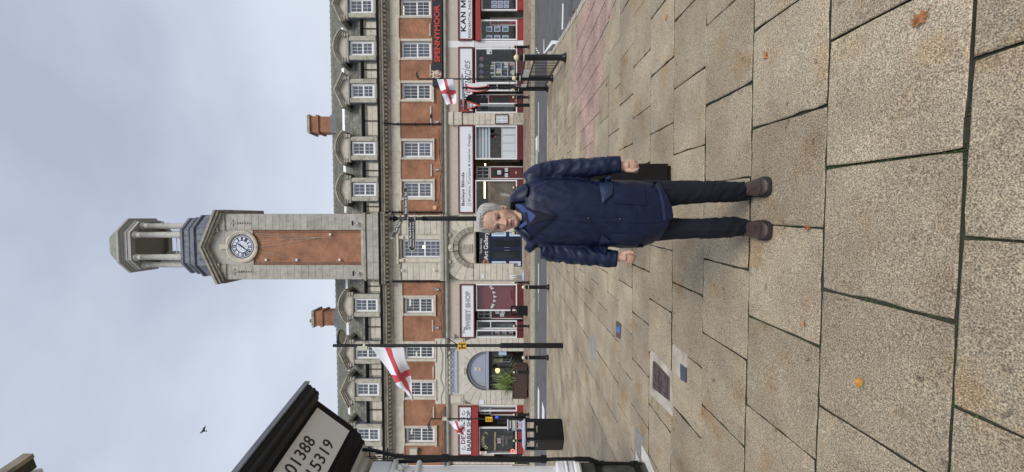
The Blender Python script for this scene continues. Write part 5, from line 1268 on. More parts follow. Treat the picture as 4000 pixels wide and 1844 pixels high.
for i, sname in enumerate(ROM):
    a = math.pi/2-2*math.pi*i/12; wd = {'I': .05, 'V': .13, 'X': .14}; tot = sum(wd[c_] for c_ in sname); x = -tot/2; mb = MB(); h0, h1 = .44, .665
    def st(xa, ra, xb, rb_, t=.021):
        d = Vector((xb-xa, rb_-ra)).normalized(); n = Vector((-d.y, d.x))*t
        pts = [(xa+n.x, ra+n.y), (xb+n.x, rb_+n.y), (xb-n.x, rb_-n.y), (xa-n.x, ra-n.y)]
        mb.add([(clx+px*math.cos(a-math.pi/2)-pr*math.sin(a-math.pi/2), yd-.003, clz+px*math.sin(a-math.pi/2)+pr*math.cos(a-math.pi/2)) for px, pr in pts], [(0, 1, 2, 3)])
    for c_ in sname:
        q = wd[c_]
        if c_ == 'I': st(x+q/2, h0, x+q/2, h1)
        if c_ == 'V': st(x+.015, h1, x+q/2, h0); st(x+q-.015, h1, x+q/2, h0, .012)
        if c_ == 'X': st(x+.015, h1, x+q-.015, h0); st(x+q-.015, h1, x+.015, h0, .012)
        x += q
    mb.build('numeral', navyb, clock)
mb = MB()
for i in range(6):
    a = math.pi/6+math.pi*i/3
    for r0, r1, da_ in ((.0, .22, 0), (.22, .4, .0), (.22, .30, .6)):
        p0 = (clx+r0*math.cos(a), yd, clz+r0*math.sin(a)); p1 = (clx+r1*math.cos(a+da_), yd, clz+r1*math.sin(a+da_)); mb.tube([p0, p1], .006, 4)
mb.build('glazing_bar', 'grey_metal', clock)
def hand(name, ang_deg, ln, wd):
    a = R(90-ang_deg); d = Vector((math.cos(a), 0, math.sin(a))); n = Vector((-d.z, 0, d.x)); c_ = Vector((clx, yd-.02, clz)); mb = MB()
    pts = [c_-d*.16-n*wd*.6, c_-d*.16+n*wd*.6, c_+d*ln*.6+n*wd, c_+d*ln, c_+d*ln*.6-n*wd]; mb.add(pts+[p+Vector((0, -.012, 0)) for p in pts], [(0, 1, 2, 3, 4), (9, 8, 7, 6, 5)]+[(i, (i+1) % 5, (i+1) % 5+5, i+5) for i in range(5)]); mb.build(name, navyb, clock)
hand('hour_hand', 34, .46, .05); hand('minute_hand', 218, .70, .03)
mb = MB(); mb.prism([(clx-.14, clz+.88), (clx+.14, clz+.88), (clx+.19, clz+1.5), (clx-.19, clz+1.5)], YC-.1, YC+.1); tb('keystone', 'stone', mb)
# capitals / imposts of the pilasters
for a, b in ((tx0-.12, bx0+.12), (bx1-.12, tx1+.12)):
    mb = MB(); mb.box(a+.06, b-.06, YC-.07, YC+.2, ztop-.12, ztop+.0); mb.box(a+.1, b-.1, YC-.04, YC+.2, ztop+.001, ztop+.3); mb.box(a, b, YC-.14, YC+.25, ztop+.301, ztop+.44); tb('capital', 'stone_dark', mb)
# pediments on the four sides, raking cornices
ze = ztop+.30; zap = ze+1.0; ov = .5
tb('pediment_wall', 'stone_weather', MB().prism([(tx0+.02, ztop), (tx1-.02, ztop), (tx1-.02, ze-.1), (tcx, zap), (tx0+.02, ze-.1)], YC+.04, YC+tw-.04))
mb = MB()
for lo_, hi, o, ex in ((.0, .16, .46, .28), (-.14, .0, .36, .2), (-.26, -.14, .22, .08)):
    for s_ in (-1, 1):
        e = tw/2+ex; mb.prism([(tcx, zap+lo_), (tcx+s_*e, ze-.1+lo_), (tcx+s_*e, ze-.1+hi), (tcx, zap+hi)], YC-o, YC+.1)
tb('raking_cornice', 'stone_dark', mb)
for s_ in (-1, 1):
    x = tcx+s_*tw/2; tb('eaves_cornice', 'stone_dark', MB().prism([(x-.02*s_, ze-.28), (x+.3*s_, ze-.22), (x+.3*s_, ze-.04), (x-.02*s_, ze+.02)], YC+.1, YC+tw+.1))
# lead roof below the lantern: gable planes then stepped ogee on a chamfered square
mb = MB()
for s_ in (-1, 1):
    e = tw/2+.28; mb.quad((tcx, YC-.44, zap+.17), (tcx+s_*e, YC-.44, ze+.07), (tcx+s_*e, YC+tw+.2, ze+.07), (tcx, YC+tw+.2, zap+.17))
tb('lead_roof', 'lead', mb)
def cham(hw, fl, z, cx=tcx, cy=tcy): return [(cx+a, cy+b, z) for a, b in ((-fl, -hw), (fl, -hw), (hw, -fl), (hw, fl), (fl, hw), (-fl, hw), (-hw, fl), (-hw, -fl))]
zb0 = zap-.66
mb = MB(); OG = [(2.18, zb0-.5), (2.20, zb0+.9), (2.17, zb0+1.3), (2.1, zb0+1.45), (2.22, zb0+1.52), (2.22, zb0+1.64), (2.1, zb0+1.75), (2.02, zb0+1.95), (2.06, zb0+2.0), (2.06, zb0+2.1), (1.95, zb0+2.2), (1.93, zb0+2.45), (2.0, zb0+2.5), (2.0, zb0+2.66), (1.7, zb0+2.7)]
mb.loft([cham(h, h*.60, z) for h, z in OG]); tb('lead_base', 'lead', mb)
mb = MB()
for i in range(7):
    a = -1.2+.4*i; mb.tube([(tcx+a*.95, tcy-1.94, zb0+2.4), (tcx+a*1.0, tcy-2.06, zb0+1.7), (tcx+a*1.1, tcy-2.24, zb0+1.2), (tcx+a*1.12, tcy-2.21, zb0+.7)], .02, 5)
tb('lead_roll', 'lead', mb)
zc0 = zb0+2.7; ztopc = CH+(2000-507)*(tcy-1.75)/F
colp = [(s1*a, s2*b) for a, b in ((.80, 1.42), (1.42, .80)) for s1 in (-1, 1) for s2 in (-1, 1)]
cm = MB(); hcol = ztopc-zc0
cm.lathe([(.27, 0), (.27, .08), (.24, .12), (.225, .16), (.215, hcol*.4), (.19, hcol-.55), (.215, hcol-.53), (.215, hcol-.48), (.19, hcol-.46), (.19, hcol-.22), (.23, hcol-.18), (.27, hcol-.1), (.27, hcol)], (0, 0, 0), 18)
cme = cm.mesh('column', mat('column_stone', (.50, .49, .44), .8, noise=.12, nscale=4., dirt=((.26, .27, .18), 1.5, .55)), True)
for a, b in colp:
    o = link('column', cme, CT); o.location = (tcx+a, tcy+b, zc0)
    mb = MB(); mb.box(tcx+a-.27, tcx+a+.27, tcy+b-.27, tcy+b+.27, zc0-.05, zc0+.02)
mb = MB(); zt = ztopc
EN = [(1.40, zt+.001), (1.75, zt+.001), (1.75, zt+.22), (1.79, zt+.24), (1.79, zt+.30), (1.73, zt+.31), (1.73, zt+.50), (1.82, zt+.54), (1.84, zt+.58), (1.94, zt+.62), (1.98, zt+.66), (1.98, zt+.82), (1.8, zt+.88)]
mb.loft([cham(h, h*.56, z) for h, z in EN], False); tb('entablature', mat('entab', (.44, .425, .385), .8, noise=.12, nscale=3., dirt=((.26, .25, .22), 1.5, .54)), mb)
mb = MB(); mb.loft([cham(1.5, .84, zt+.0), cham(1.4, .8, zt+.5)], False); mb.add(cham(1.42, .8, zt+.25), [tuple(range(8))]); tb('lantern_ceiling', mat('soffit', (.30, .285, .22), .9, noise=.1), mb)
mb = MB(); mb.loft([cham(1.82, 1.02, zt+.86), cham(1.6, .9, zt+1.35), cham(1.25, .7, zt+1.9), cham(.88, .5, zt+2.38), cham(.57, .32, zt+2.68), cham(.5, .28, zt+2.72)]); tb('lantern_roof', mat('lantern_roof', (.24, .25, .20), .8, noise=.25, nscale=4., dirt=((.14, .15, .1), 2., .5)), mb)
tb('finial', 'black', MB().tube([(tcx+.1, tcy, zt+2.7), (tcx+.1, tcy, zt+3.2)], .02, 5))
# white rails, ladder frame and bell inside the lantern
def rail(name, a, b): 
    mb = MB(); mb.tube([a, b], .03, 6); return tb(name, 'white_old', mb)
zf = zc0
for y in (tcy-1.0, tcy+1.0):
    for z in (zf+.5, zf+1.05): rail('lantern_rail', (tcx-.9, y, z), (tcx+.9, y, z))
    for x in (-.9, 0, .9): rail('lantern_post', (tcx+x, y, zf-.1), (tcx+x, y, zf+1.1))
rail('lantern_brace', (tcx-.8, tcy-1.02, zf), (tcx+.8, tcy-1.02, zf+1.0)); rail('lantern_brace', (tcx+.8, tcy-1.02, zf), (tcx-.8, tcy-1.02, zf+1.0))
for s_ in (-1, 1): rail('lantern_post', (tcx+s_*1.0, tcy-.6, zf-.1), (tcx+s_*1.0, tcy-.6, zf+1.6)); rail('lantern_rail', (tcx+s_*1.0, tcy-.9, zf+1.0), (tcx+s_*1.0, tcy+.9, zf+1.0))
tb('lantern_hatch', 'black_matt', MB().prism([(tcx-.35, zf), (tcx+.35, zf), (tcx+.1, zf+.55), (tcx-.1, zf+.5)], tcy-.3, tcy+.3))
# festoon cables hanging down the brick panel, floodlights and small white boxes
for k, pts in enumerate(([(905, 998), (925, 1010), (928, 1250), (931, 1325)], [(914, 1003), (921, 1140), (930, 1245)], [(940, 1003), (935, 1120), (929, 1240)], [(965, 1013), (948, 1130), (930, 1235)], [(982, 1012), (1000, 1100), (1015, 1180)], [(1024, 1010), (1023, 1200), (1026, 1330)], [(1029, 1005), (1022, 1030), (1018, 1000)])):
    q = []
    for i, (a, b) in enumerate(pts): q.append(Vector((fx(a, YC), YC+.05, TZ(b))))
    sm = []
    for p0, p1 in zip(q, q[1:]):
        for t in range(4): sm.append(p0.lerp(p1, t/4)+Vector((.02*math.sin(t+k), 0, 0)))
    tb('festoon_cable', 'cable_grey', MB().tube(sm+[q[-1]], .011, 5))
for Yc, X in ((916, 1290), (1015, 1037), (1015, 1157), (1015, 1325)): tb('junction_box', 'white', MB().box(fx(Yc, YC)-.07, fx(Yc, YC)+.07, YC-.02, YC+.09, TZ(X)-.07, TZ(X)+.07))
for i, Yc in enumerate((872, 1066)):
    x = fx(Yc, YC); zz = TZ(1390); f_ = thing('floodlight', 'black floodlight with white box at the '+['right', 'left'][i]+' foot of the clock tower', 'floodlight', (x, YC, zz))
    MB().box(x-.17, x+.17, YC-.36, YC-.28, zz+.02, zz+.12).build('lamp_body', 'black', f_); MB().box(x-.02, x+.02, YC-.3, YC, zz-.06, zz-.02).build('arm', 'black', f_); MB().box(x-.08, x+.08, YC-.2, YC-.06, zz-.22, zz-.07).build('control_box', 'white', f_)
for i, (Yc, X) in enumerate(((1056, 1574), (1056, 1700))):
    x = fx(Yc, YC); zz = fz(X, Yc, YC); f_ = thing('spot_lamp', ['upper', 'lower'][i]+' small white spot lamp on the stone left of the gallery window', 'lamp', (x, YC, zz)); MB().tube([(x-.07, YC-.02, zz), (x, YC-.12, zz+.02)], .02, 6).build('arm', 'white', f_); MB().ball((x+.02, YC-.16, zz+.02), .08, 8, 6, (1.4, 1, .8)).build('lamp_head', 'white', f_)
# ================================================================== things fixed to the facade
s = thing('theatre_sign', 'long black sign band with big red letters SPENNYMOOR above the shops', 'sign', (fx(120), YF-.2, 6.5))
a, b = seg(-95, 341); MB().box(a, b, YF-.3, YF-.12, 6.32, 7.0).build('sign_board', 'sign_black', s)
lettering('SPENNYMOOR', fx(250), fx(30), 6.46, 6.84, YF-.3, 'text_red', s, bold=.035, depth=.05)
lettering('T', fx(14), fx(-4), 6.46, 6.84, YF-.3, 'text_red', s, bold=.035, depth=.05)
mb = MB(); ex, ez = fx(297), 6.66; mb.lathe([(0, 0), (.28, 0), (.28, .02), (0, .02)], (ex, YF-.3, ez), 18, 'y'); mb.prism([(ex-.22, ez+.2), (ex+.22, ez+.2), (ex+.26, ez+.42), (ex+.1, ez+.3), (ex, ez+.46), (ex-.1, ez+.3), (ex-.26, ez+.42)], YF-.33, YF-.31); em = mb.build('emblem', mat('emblem_pale', (.6, .5, .4), .5), s)
mb = MB(); rr = random.Random(8)
for i in range(9): mb.ball((ex+rr.uniform(-.17, .17), YF-.33, ez+rr.uniform(-.2, .2)), rr.uniform(.03, .08), 7, 5, (1, .3, 1))
mb.build('emblem_figure', mat('emblem_red', (.36, .08, .05), .5), em)
# alarm boxes
mb = MB(); x, zz = fx(811), fz(1700, 811); mb.lathe([(0, 0), (.17, 0), (.17, .09), (.12, .12), (0, .12)], (x, YF-.0, zz), 6, 'y'); tag(mb.build('alarm_box', mat('alarm_orange', (.68, .42, .2), .4)), 'hexagonal pale orange alarm box on the brick right of the tower', 'alarm box')
x0, x1, z0, z1 = fx(1775), fx(1747), fz(1633, 1760), fz(1604, 1760); ab = tag(MB().block(x0, x1, YF-.28, YF-.01, z0, z1, .03).build('alarm_box', mat('cream_box', (.55, .54, .42), .5)), 'large cream metal box on the brick near the left end of the building', 'alarm box')
MB().tube([(x0+.2, YF-.12, z0), (x0+.2, YF-.1, z0-.12), (x0+.4, YF-.08, z0-.2), (x0+.44, YF-.08, z0-.05)], .02, 5).build('cable', 'black', ab)
for k, Yc in enumerate((478, 664, 1130, 1279)):
    x = fx(Yc); zz = fz(1708, Yc); f_ = thing('wall_lamp', 'small grey wall lamp on the brick '+['beside the downpipe above the notice case', 'over the blinds shop sign', 'left of the central downpipe over the sweet shop', 'over the left end of the sweet shop sign'][k], 'lamp', (x, YF, zz)); MB().box(x-.09, x+.09, YF-.12, YF, zz-.02, zz+.14).build('lamp_body', 'grey_metal', f_); MB().ball((x, YF-.1, zz-.08), .06, 8, 6).build('bulb', 'white', f_)
x = fx(1311); zz = fz(1774, 1311); f_ = thing('swan_lamp', 'round cream wall lamp above the left end of the sweet shop sign', 'lamp', (x, YF, zz)); MB().lathe([(.02, 0), (.1, .03), (.17, .16), (.15, .17), (0, .17)], (x, YF-.2, zz-.1), 12).build('lamp_shade', 'white_old', f_); MB().tube([(x, YF, zz+.02), (x, YF-.2, zz+.1)], .02, 5).build('arm', 'black', f_)
# ================================================================== STREET FURNITURE
def bollard(h, r, rb=1.55):
    root = bpy.data.objects.new('bollard', None); COL.objects.link(root)
    mb = MB(); mb.lathe([(r*rb, 0), (r*rb, .03), (r*1.35, .06), (r*1.05, .11), (r, .13), (r, h-.27), (r*1.12, h-.26), (r*1.12, h-.23), (r*.98, h-.22), (r*.98, h-.19), (r*1.1, h-.185), (r*1.05, h-.15), (r*.5, h-.13), (r*.4, h-.1)], (0, 0, 0), 16); o = mb.build('shaft', 'black', root); smooth_by_angle(o)
    o = MB().ball((0, 0, h-.062), .066 if r > .05 else .058, 14, 10).build('ball_finial', 'brass', root, True)
    o = MB(); o.lathe([(r*1.02, 0), (r*1.14, .005), (r*1.14, .02), (r*1.02, .025)], (0, 0, h-.25), 16); o.build('band', 'brass', root); return root
pb = bollard(1.0, .072)
spots = [(1122, 2145, 'black bollard with cream ball at the near kerb left of the man', 0), (1397, 2142.5, 'black bollard with cream ball at the near kerb left of the lamp post', 0),
  (1104, 2071, 'black bollard on the far pavement before the gallery and sweet shop pier', 1), (1274, 2072, 'black bollard on the far pavement left of the litter bin', 1), (1454, 2071, 'black bollard standing in front of the brown planter', 1),
  (1620, 2072, 'black bollard on the far pavement beside the barber board', 1), (1722, 2071, 'black bollard with its foot hidden behind the near litter bin', 1), (1808, 2068, 'black bollard at the left end of the far pavement behind the pipes', 1),
  (380, 2074, 'slim black bollard with ball before the gift shop door', 1), (183, 2064, 'black bollard ending the far rail beside the white pillar', 1), (291, 2066, 'black bollard in the middle of the far rail under the gift shop window', 1), (911, 2071, 'black bollard mostly hidden behind the man before the gallery', 1), (733, 2071, 'black bollard hidden behind the man before the blinds shop', 1)]
for i, (Y, X, lab, far) in enumerate(spots):
    p = gp(X, Y)
    if far: p.y = YK1+1.1; p.x = fx(Y, p.y); p.z = gz(p.x, p.y)
    o = pb if i == 0 else copy_tree(pb)
    o.location = p; tag(o, lab, 'bollard', 'black bollards with cream balls')
p = gp(2073, 411); p.y = YK1+.9; p.x = fx(411, p.y); p.z = gz(p.x, p.y)
tag(MB().lathe([(.1, 0), (.1, .86), (.085, .9), (0, .91)], p, 14).build('post', 'black'), 'plain black ball-less stub post below the give way sign', 'post')
# thin far rails between the far bollards
def pt(Y, D, z): return Vector((fx(Y, D), D, z))
yr = YK1+1.1
rl = thing('far_rail', 'thin black guard rail with upright bars on the far pavement', 'railing', (fx(280, yr), yr, gz(6, yr)), 0)
for X in (1990, 2012, 2048): MB().tube([pt(183, yr, fz(X, 280, yr)), pt(380, yr, fz(X, 280, yr))], .016, 6).build('rail', 'black', rl)
bar = MB().tube([(0, 0, fz(2047, 280, yr)), (0, 0, fz(2013, 280, yr))], .009, 5).mesh('bar', 'black')
for i in range(34):
    Y = 186+192*(i+.5)/34; o = link('bar', bar, rl); o.location = (fx(Y, yr), yr, 0)
# near guard rail: three posts with balls, two panels
post = [gp(2211, 225), gp(2160, 306), gp(2141, 347)]
gr = thing('guard_rail', 'black guard rail with slim bars, white plates and three ball posts', 'railing', post[1])
HP = 1.36
for i, p in enumerate(post):
    mb = MB(); mb.lathe([(.125, 0), (.125, .03), (.1, .06), (.085, .1), (.078, .12), (.078, HP-.3), (.088, HP-.29), (.088, HP-.26), (.07, HP-.24), (.07, HP-.2), (.085, HP-.19), (.08, HP-.16), (.03, HP-.14)], p, 16); o = mb.build('post', 'black', gr); smooth_by_angle(o); MB().ball(p+Vector((0, 0, HP-.075)), .075, 14, 10).build('ball_finial', 'brass', o, True)
    o2 = MB(); o2.lathe([(.08, 0), (.092, .006), (.092, .022), (.08, .028)], p+Vector((0, 0, HP-.28)), 16); o2.build('band', 'brass', o)
for a, b in zip(post, post[1:]):
    for h, r in ((1.06, .032), (.80, .026), (.14, .03)): MB().tube([a+Vector((0, 0, h)), b+Vector((0, 0, h))], r, 6).build('rail', 'black', gr)
    n = max(5, int((b-a).length/.2)); bm_ = MB().tube([(0, 0, .15), (0, 0, .79)], .010, 6).mesh('bar', 'black')
    for i in range(n): q = a.lerp(b, (i+.5)/n); o = link('bar', bm_, gr); o.location = q
    c, d = a.lerp(b, .55), a.lerp(b, .93); mb = MB(); nv = Vector((-(b-a).y, (b-a).x, 0)).normalized()*.006
    for s_ in (1,): mb.add([c+nv+Vector((0, 0, .83)), d+nv+Vector((0, 0, .83)), d+nv+Vector((0, 0, 1.03)), c+nv+Vector((0, 0, 1.03)), c-nv+Vector((0, 0, .83)), d-nv+Vector((0, 0, .83)), d-nv+Vector((0, 0, 1.03)), c-nv+Vector((0, 0, 1.03))], [(0, 1, 2, 3), (7, 6, 5, 4), (0, 4, 5, 1), (1, 5, 6, 2), (2, 6, 7, 3), (3, 7, 4, 0)])
    mb.build('white_plate', 'white_old', gr)
# --- lamp posts
def lamp_post(name, label, base, top_z, r0, r1, base_h, arm, lantern_c, lantern_r, tilt, collar=True):
    t = thing(name, label, 'lamp post', base); bz = base.z
    mb = MB(); mb.lathe([(r0*1.02, 0), (r0, .03), (r0, base_h), (r0*.9, base_h+.05), (r1, base_h+.09), (r1, top_z-bz-.0), (r1*.5, top_z-bz+.01)], base, 14); o = mb.build('post', 'black', t); smooth_by_angle(o)
    if collar: MB().lathe([(r1*1.05, 0), (r1*1.15, .01), (r1*1.15, .05), (r1*1.05, .06)], base+Vector((0, 0, (top_z-bz)*.86)), 14).build('collar', 'white_old', t)
    MB().tube(arm, .026, 8).build('arm', 'black', t)
    mb = MB(); mb.lathe([(.04, lantern_r*.55), (lantern_r*.6, lantern_r*.4), (lantern_r, lantern_r*.12), (lantern_r, 0), (lantern_r*.94, -.01)], (0, 0, 0), 20); lo = mb.build('lantern', 'black', t, world=True); gl = MB().lathe([(0, -.012), (lantern_r*.9, -.012), (lantern_r*.9, .0), (0, .0)], (0, 0, 0), 20).build('lens', mat(name+'_lens', (.42, .43, .36), .25), lo, world=False)
    lo.matrix_parent_inverse = Matrix.Translation(-base); lo.location = lantern_c; lo.rotation_euler = tilt; return t
p = gp(2199, 1350)
D1 = p.y; X1 = p.x
zt = fz(1302, 1347, D1)
lp = lamp_post('lamp_post', 'tall black lamp post with disc lantern, yellow hydrant sign and large flag', p, zt, .073, .042, fz(1962, 1348, D1)-p.z, [(X1, D1, fz(1325, 1347, D1)), (X1+.1, D1, fz(1318, 1347, D1)), (X1+.2, D1-.05, fz(1322, 1347, D1)), (X1+.26, D1-.1, fz(1336, 1347, D1))], (fx(1312, D1), D1-.12, fz(1342, 1312, D1)), .205, (R(-3), R(-4), 0))
# hydrant sign: yellow plate with black H
x0, x1, z0, z1 = fx(1361.5, D1), fx(1334, D1), fz(1823, 1348, D1), fz(1790, 1348, D1)
hs = thing('hydrant_sign', 'yellow square sign with a black letter H strapped to the tall lamp post', 'sign', ((x0+x1)/2, D1-.08, z0)); MB().block(x0, x1, D1-.09, D1-.075, z0, z1, .004).build('plate', 'yellow', hs)
mb = MB(); w_, h_ = x1-x0, z1-z0
for (a, b, c, d) in ((.16, .30, .15, .85), (.70, .84, .15, .85), (.30, .70, .43, .57), (.08, .38, .13, .2), (.62, .92, .13, .2), (.08, .38, .8, .87), (.62, .92, .8, .87)): mb.box(x0+w_*a, x0+w_*b, D1-.096, D1-.0905, z0+h_*c, z0+h_*d)
mb.build('letter', 'text_black', hs)
# hanging basket brackets: V stays and scroll either side of the lamp post
bk = thing('basket_bracket', 'black iron V shaped basket bracket on both sides of the tall lamp post', 'bracket', (X1, D1, fz(1790, 1348, D1)))
for s_ in (-1, 1):
    x = X1+s_*.42*(.55 if s_ > 0 else .8); MB().tube([(X1+s_*.03, D1, fz(1786, 1348, D1)), (x, D1-.05, fz(1748, 1348, D1))], .012, 6).build('stay', 'black', bk); MB().tube([(X1+s_*.03, D1, fz(1747, 1348, D1)), (x, D1-.05, fz(1747, 1348, D1))], .01, 6).build('arm', 'black', bk)
    pts = [(X1+s_*(.12+.05*math.cos(t)*(1-t/9)), D1, fz(1757, 1348, D1)+.05*math.sin(t)*(1-t/9)) for t in [i*.45 for i in range(16)]]; MB().tube(pts, .007, 5).build('scroll', 'black', bk)
tag(MB().box(fx(1366, D1), fx(1350, D1), D1-.05, D1+.02, fz(1437, 1350, D1), fz(1398, 1350, D1)).build('control_box', mat('box_green', (.55, .56, .42), .5)), 'small pale green box near the top of the tall lamp post', 'box')
# flags
def flag(name, label, D, hoist, top, bot, cross_u, nu=36, nv=16, wave=.05):
    """hoist on the post; top and bottom edges traced from hoist to fly on a vertical plane with depth waves"""
    def poly(pl, t):
        t *= len(pl)-1; i = min(int(t), len(pl)-2); f_ = t-i; return pl[i][0]+(pl[i+1][0]-pl[i][0])*f_, pl[i][1]+(pl[i+1][1]-pl[i][1])*f_
    mb = MB(); vs = []
    us = sorted(set([i/nu for i in range(nu+1)]+list(cross_u))); vv = sorted(set([i/nv for i in range(nv+1)]+[.40, .60]))
    for u in us:
        tX, tY = poly(top, u); bX, bY = poly(bot, u)
        for v in vv:
            X = tX+(bX-tX)*v; Y = tY+(bY-tY)*v; d = 1.5*wave*math.sin(u*8+v*4)*min(1, u*3)+wave*.9*math.sin(u*19-v*6)*u+.06*math.sin(v*8+u*3)*min(1, .3+u); X += .0; Y += 3.0*math.sin(v*9+u*5)*u*(1-abs(2*u-1))*(.5 < u < 2)
            vs.append((fx(Y, D)+.0*d, D-.1+d, fz(X, Y, D)))
    nvv = len(vv); fs = []; ms = []
    for i in range(len(us)-1):
        for j in range(nvv-1):
            fs.append((i*nvv+j, i*nvv+j+1, (i+1)*nvv+j+1, (i+1)*nvv+j)); um, vm = (us[i]+us[i+1])/2, (vv[j]+vv[j+1])/2
            ms.append(1 if (.40 < vm < .60 or cross_u[0] < um < cross_u[1]) else 0)
    for f_, m_ in zip(fs, ms): mb.f.append(f_); mb.m.append(m_)
    mb.v = vs; o = mb.build(name, ['flag_w', 'flag_r'], None, True); mo = o.modifiers.new('thickness', 'SOLIDIFY'); mo.thickness = .004; return tag(o, label, 'flag')
flag('flag', 'large white flag with red cross drooping from the tall lamp post', D1, None, [(1457, 1353), (1477, 1388), (1517, 1443), (1542, 1478), (1566, 1510), (1590, 1535), (1614, 1557)], [(1583, 1354), (1588, 1385), (1597, 1425), (1605, 1455), (1611, 1485), (1616, 1520), (1620, 1556)], (.42, .56))
D2 = YK1+.9
flag('flag', 'white flag with red cross flying from the thin lamp post before the gift shop', D2, None, [(1708, 312), (1716, 338), (1726, 365), (1736, 390), (1744, 411)], [(1772, 311), (1776, 335), (1781, 360), (1785, 385), (1788, 408)], (.42, .58), wave=.08)
flag('flag', 'small white flag with red cross hanging over the barber shop sign', D2, None, [(1753, 1643), (1766, 1662), (1783, 1683), (1802, 1699), (1820, 1707)], [(1811, 1642), (1812, 1656), (1814, 1672), (1817, 1688), (1822, 1705)], (.40, .58), wave=.06)
b_ = Vector((fx(308.5, D2), D2, gz(8, D2))); zt = fz(1637, 308, D2)
lamp_post('lamp_post', 'thin black lamp post with small disc lantern before the gift shop', b_, zt, .07, .04, 1.2, [(b_.x, D2, zt), (b_.x+.06, D2, zt+.04), (b_.x+.18, D2-.05, zt+.03)], (fx(294, D2), D2-.06, fz(1634, 296, D2)), .22, (0, 0, 0), False)
b_ = Vector((fx(1636, D2), D2, gz(-12, D2))); zt = fz(1684, 1636, D2)
lp3 = lamp_post('lamp_post', 'black lamp post with drooping lantern in front of the barber shop', b_, zt, .07, .04, 1.2, [(b_.x, D2, zt-.05), (b_.x, D2, zt), (fx(1650, D2), D2, zt+.12), (fx(1664, D2), D2, zt+.1)], (fx(1664, D2), D2-.05, fz(1679, 1668, D2)), .2, (0, R(-30), 0), False)
tag(MB().box(fx(1640, D2), fx(1629, D2), D2-.1, D2+.05, fz(1748, 1634, D2), fz(1729, 1634, D2)).build('control_box', bpy.data.materials['box_green']), 'small cream box on the lamp post in front of the barber shop', 'box')
yb = thing('yellow_sign', 'small yellow bent sign on the post at the barber shop doorway', 'sign', (fx(1635, D2), D2-.1, fz(1924, 1635, D2)))
mb = MB(); mb.box(fx(1633, D2), fx(1625, D2), D2-.12, D2-.1, fz(1924, 1630, D2), fz(1897, 1630, D2)); mb.box(fx(1643, D2), fx(1634, D2), D2-.14, D2-.1, fz(1924, 1638, D2), fz(1897, 1638, D2)); mb.build('plate', 'yellow', yb)
lines_on(yb, fx(1642, D2), fx(1627, D2), fz(1922, 1638, D2), fz(1900, 1638, D2), D2-.141, 3)
# --- give way sign group
D3 = YK1+.8; gx = fx(412, D3)
g = thing('give_way_sign', 'red and white triangular GIVE WAY sign on a grey post', 'road sign', (gx, D3, gz(gx, D3)))
MB().tube([(gx, D3+.06, gz(gx, D3)), (gx, D3+.06, fz(1800, 412, D3))], .038, 10).build('post', 'grey_metal', g)
A = [(fx(432, D3), fz(1821, 432, D3)), (fx(390, D3), fz(1819, 390, D3)), (fx(411, D3), fz(1876, 411, D3))]
def tri(k, y0, y1, m, name):
    cx_ = sum(p[0] for p in A)/3; cz_ = sum(p[1] for p in A)/3; MB().prism([(cx_+(x-cx_)*k, cz_+(z-cz_)*k) for x, z in A], y0, y1).build(name, m, g)
tri(1, D3, D3+.02, 'text_red', 'plate'); tri(.62, D3-.006, D3-.001, 'text_white', 'plate_face')
lettering('GIVE', gx-.17, gx+.17, fz(1838, 411, D3), fz(1829, 411, D3), D3-.007, 'text_black', g, bold=.03, depth=.004); lettering('WAY', gx-.12, gx+.12, fz(1849, 411, D3), fz(1841, 411, D3), D3-.007, 'text_black', g, bold=.03, depth=.004)
mb = MB(); mb.lathe([(0, 0), (.46, 0), (.46, .02), (0, .02)], (fx(395, D3), D3+.2, fz(1845, 395, D3)), 20, 'y'); tag(mb.build('road_sign', 'black_matt'), 'dark round back of a road sign behind the give way triangle', 'road sign')
for i, (Y0, Y1) in enumerate(((381, 402), (411, 426))):
    tag(MB().block(fx(Y1, D3), fx(Y0, D3), D3+.08, D3+.12, fz(1906, 400, D3), fz(1876, 400, D3), .01).build('road_sign', 'black_matt'), 'small dark square sign back '+['right', 'left'][i]+' of the give way post', 'road sign', 'small square sign backs under the give way sign')
mb = MB(); mb.prism([(fx(440, D3), fz(1812, 440, D3)), (fx(380, D3), fz(1806, 380, D3)), (fx(300, D3), fz(1803, 300, D3)), (fx(290, D3), fz(1807, 290, D3)), (fx(330, D3), fz(1811, 330, D3)), (fx(400, D3), fz(1815, 400, D3))], D3-.2, D3+.2); tag(mb.build('sign_canopy', mat('canopy_grey', (.22, .26, .28), .5)), 'long flat grey canopy edge above the give way sign', 'canopy')
# red and white chequered panel peeking behind
tag(MB().box(fx(437, D3+.4), fx(388, D3+.4), D3+.4, D3+.42, fz(1834, 412, D3+.4), fz(1796, 412, D3+.4)).build('chevron_board', mat('red_board', (.45, .07, .05), .5)), 'red and white board behind the give way triangle', 'board')
# two round signs seen almost edge-on on the near post
D4 = 14.8; rs = thing('round_sign', 'pair of round red rimmed road signs seen nearly edge on above the guard rail', 'road sign', (fx(342, D4), D4, gz(5, D4)))
MB().tube([(fx(343, D4), D4, gz(5, D4)), (fx(343, D4), D4, fz(1806, 343, D4))], .035, 10).build('post', 'black', rs)
for Yc, rot_, c in ((334.5, -62, 'text_red'), (350, -61, 'text_white')):
    for rad, m_, off in ((.43, 'text_red', 0), (.37, 'text_white', -.012)):
        mb = MB(); mb.lathe([(0, 0), (rad, 0), (rad, .014), (0, .014)], (0, 0, 0), 24, 'y'); o = mb.build('disc', m_, rs, world=False); zc = fz(1865, Yc, D4); o.location = Vector((fx(Yc, D4), D4, zc))-rs.location+Vector((-off*math.sin(R(-rot_)), off*math.cos(R(-rot_)), 0)); o.rotation_euler = (0, 0, -R(rot_))
